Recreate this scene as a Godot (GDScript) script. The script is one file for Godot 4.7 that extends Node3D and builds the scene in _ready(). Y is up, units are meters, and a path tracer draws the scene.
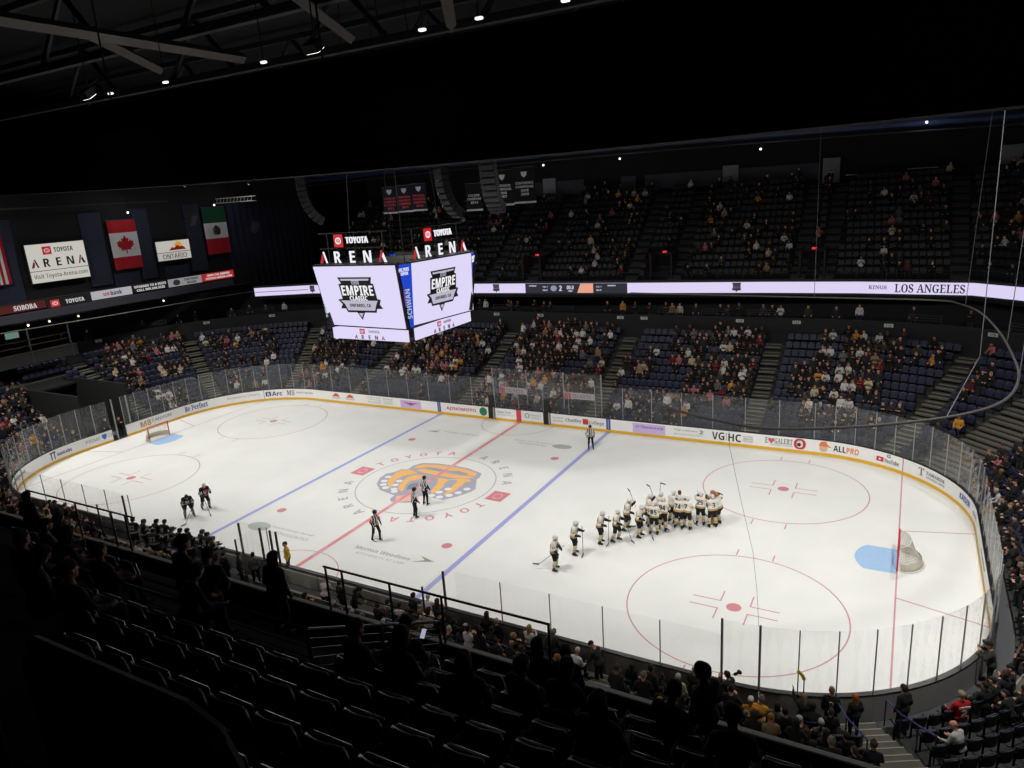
extends Node3D
# Ice hockey arena seen from the upper seats: x runs along the rink, z towards the camera, origin at the centre spot.

const SX := 21.95
const SZ := 4.42
const RC := 8.53
const HL := 30.48
const HW := 12.95
const ARC := 13.399
const LOOP := 159.076
const GLASS_H := 2.44

var mats := {}
var cache := {}
var counts := {}
var rng := RandomNumberGenerator.new()
var sans_bold: SystemFont
var sans: SystemFont
var serif_bold: SystemFont
var poses := {}
var hairs := {}
var aisles: Array = [3.6, 15.6, 27.5, 39.5, 47.8, 50.7, 69.6, 75.3, 83.5, 95.5, 107.5, 119.5, 126.5, 132.5, 138.0, 143.9, 149.7, 155.5]
var rib: Array = [Vector2(-39.5, -22.8), Vector2(-33, -25.6), Vector2(-12.6, -27.1), Vector2(5, -28.2), Vector2(16, -29.0), Vector2(23.2, -29.2), Vector2(30.9, -28.6), Vector2(33.8, -26.4), Vector2(38.6, -21.0), Vector2(41.5, -12), Vector2(42, 0), Vector2(42, 14)]


func _ready() -> void:
	rng.seed = 20
	camera_and_light()
	make_fonts()
	shell()
	ice()
	boards_and_glass()
	lower_bowl()
	upper_bowl()
	near_deck()
	end_wall()
	scoreboard()
	hanging_things()
	goals()
	make_poses()
	on_the_ice()
	benches()
	near_crowd()
	foreground_people()
	far_crowd()


func camera_and_light() -> void:
	var cam := Camera3D.new()
	cam.name = "camera"
	var yaw := -0.517854
	var pit := -0.263583
	var rol := -0.0671
	var fw := Vector3(sin(yaw) * cos(pit), sin(pit), -cos(yaw) * cos(pit))
	var rt := Vector3(cos(yaw), 0, sin(yaw))
	var up := rt.cross(fw)
	var r2 := rt * cos(rol) + up * sin(rol)
	var u2 := -rt * sin(rol) + up * cos(rol)
	cam.transform = Transform3D(Basis(r2, u2, -fw), Vector3(26.7105, 17.9899, 34.7237))
	cam.fov = 56.565
	cam.near = 0.1
	cam.far = 300.0
	add_child(cam)
	cam.current = true
	var we := WorldEnvironment.new()
	we.name = "world_environment"
	var e := Environment.new()
	e.background_mode = Environment.BG_COLOR
	e.background_color = Color(0, 0, 0)
	e.tonemap_mode = Environment.TONE_MAPPER_LINEAR
	e.tonemap_exposure = 1.0
	e.sdfgi_enabled = true
	e.ssao_enabled = true
	e.ssil_enabled = true
	we.environment = e
	add_child(we)
	# the rink lights: two rows of flood lamps over the long sides, and a weaker spill on the stands
	var i := 0
	for row in [[-16.0, 24.0, 0.0, [245, 46, 98, 102, 46, 232]], [13.0, 23.4, -3.0, [440, 142, 268, 276, 142, 420]]]:
		for k in 6:
			var x: float = [-31.0, -20.0, -7.0, 7.0, 20.0, 31.0][k]
			flood_lamp(Vector3(x, row[1], row[0]), Vector3(x * 0.95 + 1.0, 0, row[2]), row[3][k], i)
			i += 1


func flood_lamp(at: Vector3, aim: Vector3, energy: float, i: int) -> void:
	var dir := (aim - at).normalized()
	var z := -dir
	var x := Vector3.UP.cross(z).normalized()
	var b := Basis(x, z.cross(x), z)
	var t := thing("flood_light", "white flood light above the rink, %s from the left in the %s row" % [ORD[i % 6], "far" if i < 6 else "near"], "floodlight", at, 0, "rink flood lights")
	t.basis = b
	part(t, "housing", box(0.7, 0.5, 0.34), mat(0.12, 0.12, 0.13, 0.5), Vector3(0, 0, 0.2))
	part(t, "lens", box(0.6, 0.4, 0.03), glow(1, 1, 0.98, 2.0), Vector3(0, 0, 0.02))
	part(t, "bracket", box(0.06, 0.9, 0.06), mat(0.1, 0.1, 0.1, 0.6), Vector3(0, 0.5, 0.4))
	part(t, "drop_rod", tube([Vector3.ZERO, b.inverse() * Vector3(0, 29.98 - at.y - (b * Vector3(0, 0.2, 0.3)).y, 0)], 0.03), mat(0.1, 0.1, 0.1, 0.6), Vector3(0, 0.2, 0.3))
	var l := SpotLight3D.new()
	l.name = "flood"
	l.light_color = Color(1, 0.992, 0.972)
	l.light_energy = energy
	l.light_size = 0.8
	l.spot_range = 120
	l.spot_attenuation = 2
	l.spot_angle = 53
	l.spot_angle_attenuation = 1.0
	l.shadow_enabled = true
	t.add_child(l)
	l.position = Vector3(0, 0, -0.05)


# ---------------------------------------------------------------- small helpers
func mat(r: float, g: float, b: float, rough := 0.8, metal := 0.0, spec := 0.5) -> StandardMaterial3D:
	var key := "%.3f %.3f %.3f %.2f %.2f %.2f" % [r, g, b, rough, metal, spec]
	if not mats.has(key):
		var m := StandardMaterial3D.new()
		m.albedo_color = Color(r, g, b)
		m.roughness = rough
		m.metallic = metal
		m.metallic_specular = spec
		mats[key] = m
	return mats[key]


func matc(c: Color, rough := 0.85) -> StandardMaterial3D:
	return mat(c.r, c.g, c.b, rough)


func glow(r: float, g: float, b: float, k := 1.0) -> StandardMaterial3D:
	var key := "glow %.3f %.3f %.3f %.2f" % [r, g, b, k]
	if not mats.has(key):
		var m := StandardMaterial3D.new()
		m.albedo_color = Color(0.05, 0.05, 0.05)
		m.roughness = 0.6
		m.emission_enabled = true
		m.emission = Color(r, g, b)
		m.emission_energy_multiplier = k
		mats[key] = m
	return mats[key]


func glass_mat(key: String, c: Color, a: float) -> StandardMaterial3D:
	if not mats.has(key):
		var m := StandardMaterial3D.new()
		m.albedo_color = Color(c.r, c.g, c.b, a)
		m.transparency = BaseMaterial3D.TRANSPARENCY_ALPHA
		m.roughness = 0.04
		mats[key] = m
	return mats[key]


func fabric(key: String, c: Color) -> StandardMaterial3D:
	if not mats.has(key):
		var m := StandardMaterial3D.new()
		m.albedo_color = c
		m.roughness = 0.95
		m.rim_enabled = true
		m.rim = 0.3
		m.rim_tint = 0.5
		mats[key] = m
	return mats[key]


func noisy(key: String, c0: Color, c1: Color, freq: float, rough: float, scale: float, bump := 0.0) -> StandardMaterial3D:
	if not mats.has(key):
		var m := StandardMaterial3D.new()
		var n := FastNoiseLite.new()
		n.seed = 5
		n.frequency = freq
		n.fractal_octaves = 4
		var t := NoiseTexture2D.new()
		t.width = 256
		t.height = 256
		t.seamless = true
		t.noise = n
		var g := Gradient.new()
		g.set_color(0, c0)
		g.set_color(1, c1)
		t.color_ramp = g
		m.albedo_texture = t
		m.uv1_triplanar = true
		m.uv1_world_triplanar = true
		m.uv1_scale = Vector3.ONE * scale
		m.roughness = rough
		mats[key] = m
	return mats[key]


func numbered(nm: String) -> String:
	counts[nm] = counts.get(nm, -1) + 1
	return nm if counts[nm] == 0 else "%s_%03d" % [nm, counts[nm]]


func meta(o: Node, label: String, cat := "", group := "", kind := "") -> void:
	if label:
		o.set_meta("label", label)
	if cat:
		o.set_meta("category", cat)
	if group:
		o.set_meta("group", group)
	if kind:
		o.set_meta("kind", kind)


func thing(nm: String, label: String, cat: String, at := Vector3.ZERO, turn := 0.0, group := "") -> Node3D:
	var o := Node3D.new()
	o.name = numbered(nm)
	add_child(o, true)
	o.position = at
	o.rotation.y = turn
	meta(o, label, cat, group)
	return o


func structure(nm: String, label: String) -> Node3D:
	var o := Node3D.new()
	o.name = numbered(nm)
	add_child(o, true)
	meta(o, label, "", "", "structure")
	return o


func part(parent: Node, nm: String, mesh: Mesh, m: Material, at := Vector3.ZERO, b := Basis()) -> MeshInstance3D:
	var o := MeshInstance3D.new()
	o.name = numbered(nm) if parent == self else nm
	o.mesh = mesh
	for k in mesh.get_surface_count():
		o.set_surface_override_material(k, m)
	o.transform = Transform3D(b, at)
	parent.add_child(o, true)
	return o


func tri_mesh(v: PackedVector3Array, smooth := false) -> ArrayMesh:
	var st := SurfaceTool.new()
	st.begin(Mesh.PRIMITIVE_TRIANGLES)
	st.set_smooth_group(0 if smooth else -1)
	for p in v:
		st.add_vertex(p)
	st.generate_normals()
	return st.commit()


func quad(v: PackedVector3Array, a: Vector3, b: Vector3, c: Vector3, d: Vector3) -> void:
	v.append_array([a, b, c, a, c, d])


# a box with chamfered edges, made of its six faces, twelve edges and eight corners
func box_tris(v: PackedVector3Array, s: Vector3, c: float, at := Vector3.ZERO, bas := Basis()) -> void:
	var h := s * 0.5
	var inn := h - Vector3(c, c, c)
	for ax in 3:
		var u := (ax + 1) % 3
		var w := (ax + 2) % 3
		for sg in [-1.0, 1.0]:
			var q: Array = []
			for k in [[-1, -1], [1, -1], [1, 1], [-1, 1]]:
				var p := Vector3()
				p[ax] = h[ax] * sg
				p[u] = inn[u] * k[0]
				p[w] = inn[w] * k[1]
				q.append(at + bas * p)
			if sg > 0:
				quad(v, q[0], q[3], q[2], q[1])
			else:
				quad(v, q[0], q[1], q[2], q[3])
		for s1 in [-1.0, 1.0]:
			for s2 in [-1.0, 1.0]:
				var a := Vector3()
				a[u] = h[u] * s1
				a[w] = inn[w] * s2
				var b := Vector3()
				b[u] = inn[u] * s1
				b[w] = h[w] * s2
				var e := Vector3()
				e[ax] = inn[ax]
				var p0 := at + bas * (a - e)
				var p1 := at + bas * (a + e)
				var p2 := at + bas * (b + e)
				var p3 := at + bas * (b - e)
				if s1 * s2 > 0:
					quad(v, p0, p3, p2, p1)
				else:
					quad(v, p0, p1, p2, p3)
	for sx in [-1.0, 1.0]:
		for sy in [-1.0, 1.0]:
			for sz in [-1.0, 1.0]:
				var sg := Vector3(sx, sy, sz)
				var p := at + bas * (Vector3(h.x, inn.y, inn.z) * sg)
				var q := at + bas * (Vector3(inn.x, h.y, inn.z) * sg)
				var r := at + bas * (Vector3(inn.x, inn.y, h.z) * sg)
				if sx * sy * sz > 0:
					v.append_array([p, r, q])
				else:
					v.append_array([p, q, r])


func box(x: float, y: float, z: float, c := -1.0) -> ArrayMesh:
	var key := "box %.3f %.3f %.3f %.3f" % [x, y, z, c]
	if not cache.has(key):
		var v := PackedVector3Array()
		box_tris(v, Vector3(x, y, z), c if c >= 0 else minf(0.02, minf(x, minf(y, z)) * 0.2))
		cache[key] = tri_mesh(v)
	return cache[key]


func tube_tris(v: PackedVector3Array, pts: Array, r0: float, r1 := -1.0, sides := 6) -> void:
	if r1 < 0:
		r1 = r0
	var rings: Array = []
	var n := pts.size()
	var side := Vector3.ZERO
	for i in n:
		var d: Vector3 = (pts[mini(i + 1, n - 1)] - pts[maxi(i - 1, 0)]).normalized()
		if side == Vector3.ZERO:
			side = d.cross(Vector3.UP if absf(d.y) < 0.9 else Vector3.RIGHT).normalized()
		else:
			side = (side - d * side.dot(d)).normalized()
		var up := d.cross(side)
		var r := lerpf(r0, r1, float(i) / (n - 1))
		var ring: Array = []
		for k in sides:
			var a := TAU * k / sides
			ring.append(pts[i] + (side * cos(a) + up * sin(a)) * r)
		rings.append(ring)
	for i in n - 1:
		for k in sides:
			var k2 := (k + 1) % sides
			quad(v, rings[i][k], rings[i + 1][k], rings[i + 1][k2], rings[i][k2])
	for k in range(1, sides - 1):
		v.append_array([rings[0][0], rings[0][k], rings[0][k + 1]])
		v.append_array([rings[n - 1][0], rings[n - 1][k + 1], rings[n - 1][k]])


func tube(pts: Array, r0: float, r1 := -1.0, sides := 6) -> ArrayMesh:
	var v := PackedVector3Array()
	tube_tris(v, pts, r0, r1, sides)
	return tri_mesh(v)


func prism(poly: PackedVector2Array, depth: float) -> ArrayMesh:
	var v := PackedVector3Array()
	prism_tris(v, poly, depth, Transform3D())
	return tri_mesh(v)


func prism_tris(v: PackedVector3Array, poly: PackedVector2Array, depth: float, xf: Transform3D) -> void:
	if Geometry2D.is_polygon_clockwise(poly):
		poly = poly.duplicate()
		poly.reverse()
	var idx := Geometry2D.triangulate_polygon(poly)
	var h := depth * 0.5
	for i in range(0, idx.size(), 3):
		var a := poly[idx[i]]
		var b := poly[idx[i + 1]]
		var c := poly[idx[i + 2]]
		if (b - a).cross(c - a) > 0:
			var t := b
			b = c
			c = t
		v.append_array([xf * Vector3(a.x, a.y, h), xf * Vector3(b.x, b.y, h), xf * Vector3(c.x, c.y, h)])
		v.append_array([xf * Vector3(a.x, a.y, -h), xf * Vector3(c.x, c.y, -h), xf * Vector3(b.x, b.y, -h)])
	for i in poly.size():
		var p := poly[i]
		var q := poly[(i + 1) % poly.size()]
		quad(v, xf * Vector3(p.x, p.y, h), xf * Vector3(p.x, p.y, -h), xf * Vector3(q.x, q.y, -h), xf * Vector3(q.x, q.y, h))


func disc_poly(rx: float, ry: float, n := 20) -> PackedVector2Array:
	var p := PackedVector2Array()
	for k in n:
		p.append(Vector2(cos(TAU * k / n) * rx, sin(TAU * k / n) * ry))
	return p


func make_fonts() -> void:
	sans_bold = SystemFont.new()
	sans_bold.font_names = PackedStringArray(["Droid Sans"])
	sans_bold.font_weight = 700
	sans = SystemFont.new()
	sans.font_names = PackedStringArray(["Droid Sans"])
	serif_bold = SystemFont.new()
	serif_bold.font_names = PackedStringArray(["Droid Serif"])
	serif_bold.font_weight = 700


# lettering centred on the origin, h tall (capitals), w wide when given; warp bends it
func lettering(text: String, font: Font, h: float, w := 0.0, depth := 0.02, warp = null) -> ArrayMesh:
	var t := TextMesh.new()
	t.font = font
	t.text = text
	t.font_size = 64
	t.pixel_size = 0.01
	t.depth = 0.02
	t.curve_step = 6.0
	var bb := t.get_aabb()
	var a := t.surface_get_arrays(0)
	var vs: PackedVector3Array = a[Mesh.ARRAY_VERTEX]
	var lo := 1e9
	var hi := -1e9
	for p in vs:
		lo = minf(lo, p.y)
		hi = maxf(hi, p.y)
	var k := h / maxf(0.3, hi - lo)
	var kx := k if w <= 0 else w / bb.size.x
	var out := PackedVector3Array()
	for p in vs:
		var q := Vector3((p.x - bb.get_center().x) * kx, (p.y - (lo + hi) * 0.5) * k, p.z * depth / 0.02)
		out.append(q if warp == null else warp.call(q))
	var arr := []
	arr.resize(Mesh.ARRAY_MAX)
	arr[Mesh.ARRAY_VERTEX] = out
	if a[Mesh.ARRAY_INDEX] != null:
		arr[Mesh.ARRAY_INDEX] = a[Mesh.ARRAY_INDEX]
	var m := ArrayMesh.new()
	m.add_surface_from_arrays(Mesh.PRIMITIVE_TRIANGLES, arr)
	return m


# the rink outline: s metres along the boards from the far left, d metres outside them; x along, z to the ice
func outl(s: float, d: float) -> Transform3D:
	s = fposmod(s, LOOP)
	var p: Vector2
	var n: Vector2
	var a := 0.0
	if s < 2 * SX:
		p = Vector2(-SX + s, -HW)
		n = Vector2(0, -1)
	elif s < 2 * SX + ARC:
		a = -PI / 2 + (s - 2 * SX) / RC
		n = Vector2(cos(a), sin(a))
		p = Vector2(SX, -SZ) + n * RC
	elif s < 2 * SX + ARC + 2 * SZ:
		p = Vector2(HL, -SZ + s - 2 * SX - ARC)
		n = Vector2(1, 0)
	elif s < 2 * SX + 2 * ARC + 2 * SZ:
		a = (s - 2 * SX - ARC - 2 * SZ) / RC
		n = Vector2(cos(a), sin(a))
		p = Vector2(SX, SZ) + n * RC
	elif s < 4 * SX + 2 * ARC + 2 * SZ:
		p = Vector2(SX - (s - 2 * SX - 2 * ARC - 2 * SZ), HW)
		n = Vector2(0, 1)
	elif s < 4 * SX + 3 * ARC + 2 * SZ:
		a = PI / 2 + (s - 4 * SX - 2 * ARC - 2 * SZ) / RC
		n = Vector2(cos(a), sin(a))
		p = Vector2(-SX, SZ) + n * RC
	elif s < 4 * SX + 3 * ARC + 4 * SZ:
		p = Vector2(-HL, SZ - (s - 4 * SX - 3 * ARC - 2 * SZ))
		n = Vector2(-1, 0)
	else:
		a = PI + (s - 4 * SX - 3 * ARC - 4 * SZ) / RC
		n = Vector2(cos(a), sin(a))
		p = Vector2(-SX, -SZ) + n * RC
	var q := p + n * d
	return Transform3D(Basis(Vector3(-n.y, 0, n.x), Vector3.UP, Vector3(-n.x, 0, -n.y)), Vector3(q.x, 0, q.y))


func stretch(s: float, d: float) -> float:   # how much longer a curve d outside the boards is than the boards at s
	s = fposmod(s, LOOP)
	var straight := s < 2 * SX or (s > 2 * SX + ARC and s < 2 * SX + ARC + 2 * SZ) or (s > 2 * SX + 2 * ARC + 2 * SZ and s < 4 * SX + 2 * ARC + 2 * SZ) or (s > 4 * SX + 3 * ARC + 2 * SZ and s < 4 * SX + 3 * ARC + 4 * SZ)
	return 1.0 if straight else (RC + d) / RC


# a band that follows the boards: profile points (d outwards, y), closed
func band(s0: float, s1: float, prof: Array, step := 1.2) -> ArrayMesh:
	var v := PackedVector3Array()
	var n := maxi(1, int(ceil((s1 - s0) / step)))
	var prev: Array = []
	for i in n + 1:
		var ring: Array = []
		var s := lerpf(s0, s1, float(i) / n)
		for q in prof:
			ring.append(outl(s, q.x).origin + Vector3(0, q.y, 0))
		if i > 0:
			for k in prof.size():
				var k2 := (k + 1) % prof.size()
				quad(v, prev[k], ring[k], ring[k2], prev[k2])
		if i == 0 or i == n:
			for k in range(1, prof.size() - 1):
				if i == 0:
					v.append_array([ring[0], ring[k], ring[k + 1]])
				else:
					v.append_array([ring[0], ring[k + 1], ring[k]])
		prev = ring
	return tri_mesh(v)


func rect_prof(d0: float, d1: float, y0: float, y1: float) -> Array:
	return [Vector2(d0, y0), Vector2(d0, y1), Vector2(d1, y1), Vector2(d1, y0)]


# ---------------------------------------------------------------- the building
func shell() -> void:
	var dark := noisy("black plaster", Color(0.05, 0.05, 0.06), Color(0.075, 0.075, 0.085), 0.02, 0.9, 0.2)
	part(self, "ceiling", box(112, 0.6, 100), mat(0.025, 0.025, 0.03, 0.95), Vector3(0, 30.3, 0)).set_meta("kind", "structure")
	var w := part(self, "wall_far", box(112, 34, 0.6), dark, Vector3(0, 13.5, -46.3))
	w.set_meta("kind", "structure")
	w = part(self, "wall_near", box(112, 34, 0.6), dark, Vector3(0, 13.5, 46.3))
	w.set_meta("kind", "structure")
	w = part(self, "wall_left", box(0.6, 34, 93), dark, Vector3(-55.7, 13.5, 0))
	w.set_meta("kind", "structure")
	w = part(self, "wall_right", box(0.6, 34, 93), dark, Vector3(55.7, 13.5, 0))
	w.set_meta("kind", "structure")
	part(self, "floor", box(111, 0.4, 92.5), noisy("concrete", Color(0.2, 0.2, 0.2), Color(0.27, 0.27, 0.27), 0.03, 0.85, 0.3), Vector3(0, -0.42, 0)).set_meta("kind", "structure")
	# blue perimeter beam under the roof along the far side, with a pipe and hangers
	var steel := mat(0.2, 0.26, 0.42, 0.45, 0.1)
	var t := structure("trim_1", "blue painted roof edge beam along the far side of the arena")
	var pts: Array = []
	for k in 41:
		var x := -46.0 + 92.0 * k / 40
		pts.append(Vector3(x, 21.0 + 0.6 * cos(x * 0.035), -37.2))
	for k in 40:
		var a: Vector3 = pts[k]
		var b: Vector3 = pts[k + 1]
		if k % 2 == 0:
			part(t, "roof_beam", tube([a, pts[mini(k + 2, 40)]], 0.42, -1, 8), steel)
	part(t, "sprinkler_pipe", tube(pts.map(func(p): return p + Vector3(0, -0.75, 0.5)), 0.07), mat(0.3, 0.32, 0.36, 0.5, 0.3))
	part(t, "lower_flange", tube(pts.map(func(p): return p + Vector3(0, 0.75, 0.45)), 0.12), mat(0.2, 0.25, 0.36, 0.5, 0.2))
	# long black catwalk skirt close above the seats
	var c := thing("catwalk", "long black fabric-skirted catwalk hanging across the view above the seats", "catwalk", Vector3(0, 0, 19.4))
	var prof := PackedVector2Array()
	for k in 25:
		var x := -34.0 + 76.0 * k / 24
		prof.append(Vector2(x, 18.72 + pow((x - 18.5) / 21.0, 2.0) * 0.33))
	prof.append(Vector2(42, 21.45))
	prof.append(Vector2(-34, 21.45))
	part(c, "skirt", prism(prof, 1.0), noisy("black cloth", Color(0.012, 0.012, 0.014), Color(0.02, 0.02, 0.022), 0.08, 0.98, 0.4))
	part(c, "deck", box(76, 0.1, 1.6), mat(0.03, 0.03, 0.03, 0.9), Vector3(4, 21.3, 0))
	for k in 9:
		part(c, "hanger_rod", tube([Vector3(-32 + 9.0 * k, 21.4, 0), Vector3(-32 + 9.0 * k, 30, 0)], 0.03), mat(0.08, 0.08, 0.08, 0.6))
	# roof trusses glimpsed above the catwalk
	for k in 7:
		var z := -30.0 + 8.0 * k
		if absf(z - 18) < 2:
			continue
		var tr := thing("roof_truss", "dark steel roof truss under the ceiling, %s from the far wall" % ORD[k], "truss", Vector3(0, 0, z), 0, "roof trusses")
		var tm := mat(0.15, 0.15, 0.15, 0.6, 0.1)
		part(tr, "top_chord", box(92, 0.35, 0.35), tm, Vector3(0, 29.3, 0))
		part(tr, "bottom_chord", box(92, 0.4, 0.4), tm, Vector3(0, 26.0, 0))
		for j in 16:
			var x := -44.0 + 5.75 * j
			part(tr, "brace", tube([Vector3(x, 26.1, 0), Vector3(x + 2.87 * (1 if j % 2 else -1), 29.2, 0)], 0.16, -1, 6), tm)
	var cross := mat(0.34, 0.32, 0.3, 0.6, 0.1)
	for q in [[Vector3(-1.9, 25, 20.8), Vector3(-2.2, 25, 8)], [Vector3(-2.9, 25.3, 15.5), Vector3(-8.4, 25.3, 8)], [Vector3(7.4, 25.3, 15), Vector3(3.2, 25.3, 6.4)], [Vector3(12, 26, 12), Vector3(6, 26, 2)]]:
		var o := part(self, "roof_brace", tube(q, 0.26, -1, 4), cross)
		meta(o, ["pale steel brace running below the trusses at the left top corner", "slanting pale brace beside the lit gap in the roof", "wide pale diagonal brace above the catwalk", "pale brace deep in the roof above the catwalk, right of the others"][counts["roof_brace"]], "brace")
	for k in 6:
		var wx: float = [-5.0, -1.2, 4.6, 12.0, 14.2, 17.2][k]
		var wl := thing("work_light", "small bright work light glimpsed above the black catwalk, %s from the left" % ORD[k], "light", Vector3(wx, 23.32, 13.3), 0, "work lights above the catwalk")
		part(wl, "lamp", box(0.26, 0.08, 0.14, 0.02), glow(1, 1, 1, 1.2))
		part(wl, "drop_rod", tube([Vector3(0, 0.05, 0), Vector3(0, 6.7, 0)], 0.02, -1, 5), mat(0.06, 0.06, 0.06))
		var l := OmniLight3D.new()
		l.name = "lamp_light"
		l.light_energy = 0.3
		l.omni_range = 40
		l.omni_attenuation = 2
		l.light_size = 0.05
		l.shadow_enabled = true
		l.position = Vector3(0, -0.12, 0)
		wl.add_child(l)
	# small house lights
	var n := 0
	for p in [Vector3(-8, 20.4, -36.0), Vector3(0.5, 20.4, -36.0), Vector3(14, 20.2, -36.0), Vector3(27, 21.2, -35.6), Vector3(-38, 18.6, -18.2), Vector3(-41.2, 18.4, -10.5)]:
		n += 1
		var h := thing("house_light", "small white house light %s" % ["under the roof beam left of the speaker cluster", "under the roof beam above the white banners", "under the roof beam above the upper stair", "at the right end of the roof beam", "above the green white and red flag", "above the red and white maple leaf flag"][n - 1], "light", p)
		part(h, "lamp", ball(0.11), glow(1, 1, 1, 1.6))
		part(h, "canopy", tube([Vector3(0, 0.1, 0), Vector3(0, 0.45, 0)], 0.12, 0.05, 8), mat(0.1, 0.1, 0.1))
		part(h, "drop_rod", tube([Vector3(0, 0.4, 0), Vector3(0, 30.0 - p.y, 0)], 0.012, -1, 5), mat(0.06, 0.06, 0.06))
		var l := OmniLight3D.new()
		l.name = "lamp_light"
		l.light_energy = 0.5
		l.omni_range = 60
		l.omni_attenuation = 2
		l.light_size = 0.05
		l.shadow_enabled = true
		l.position = Vector3(0, -0.14, 0.1)
		h.add_child(l)


func ball(r: float) -> ArrayMesh:
	var key := "ball %.3f" % r
	if not cache.has(key):
		var v := PackedVector3Array()
		for i in 6:
			for k in 10:
				var f := func(a: int, b: int) -> Vector3:
					var la := PI * a / 6 - PI / 2
					return Vector3(cos(la) * cos(TAU * b / 10), sin(la), cos(la) * sin(TAU * b / 10)) * r
				quad(v, f.call(i, k), f.call(i, k + 1), f.call(i + 1, k + 1), f.call(i + 1, k))
		cache[key] = tri_mesh(v)
	return cache[key]


func ring(r: float, w: float, a0 := 0.0, a1 := TAU, y := 0.0) -> ArrayMesh:
	var v := PackedVector3Array()
	var n := int(maxf(8, 64 * (a1 - a0) / TAU))
	for k in n:
		var p := lerpf(a0, a1, float(k) / n)
		var q := lerpf(a0, a1, float(k + 1) / n)
		var d0 := Vector3(cos(p), 0, sin(p))
		var d1 := Vector3(cos(q), 0, sin(q))
		var u := Vector3(0, y, 0)
		quad(v, d0 * (r - w / 2) + u, d1 * (r - w / 2) + u, d1 * (r + w / 2) + u, d0 * (r + w / 2) + u)
	return tri_mesh(v)


func flat_poly(p: PackedVector2Array, y := 0.0) -> ArrayMesh:   # a painted shape: (x, z)
	var v := PackedVector3Array()
	var idx := Geometry2D.triangulate_polygon(p)
	for i in range(0, idx.size(), 3):
		var a := p[idx[i]]
		var b := p[idx[i + 1]]
		var c := p[idx[i + 2]]
		if (b - a).cross(c - a) < 0:
			var t := b
			b = c
			c = t
		v.append_array([Vector3(a.x, y, a.y), Vector3(b.x, y, b.y), Vector3(c.x, y, c.y)])
	return tri_mesh(v)


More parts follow.
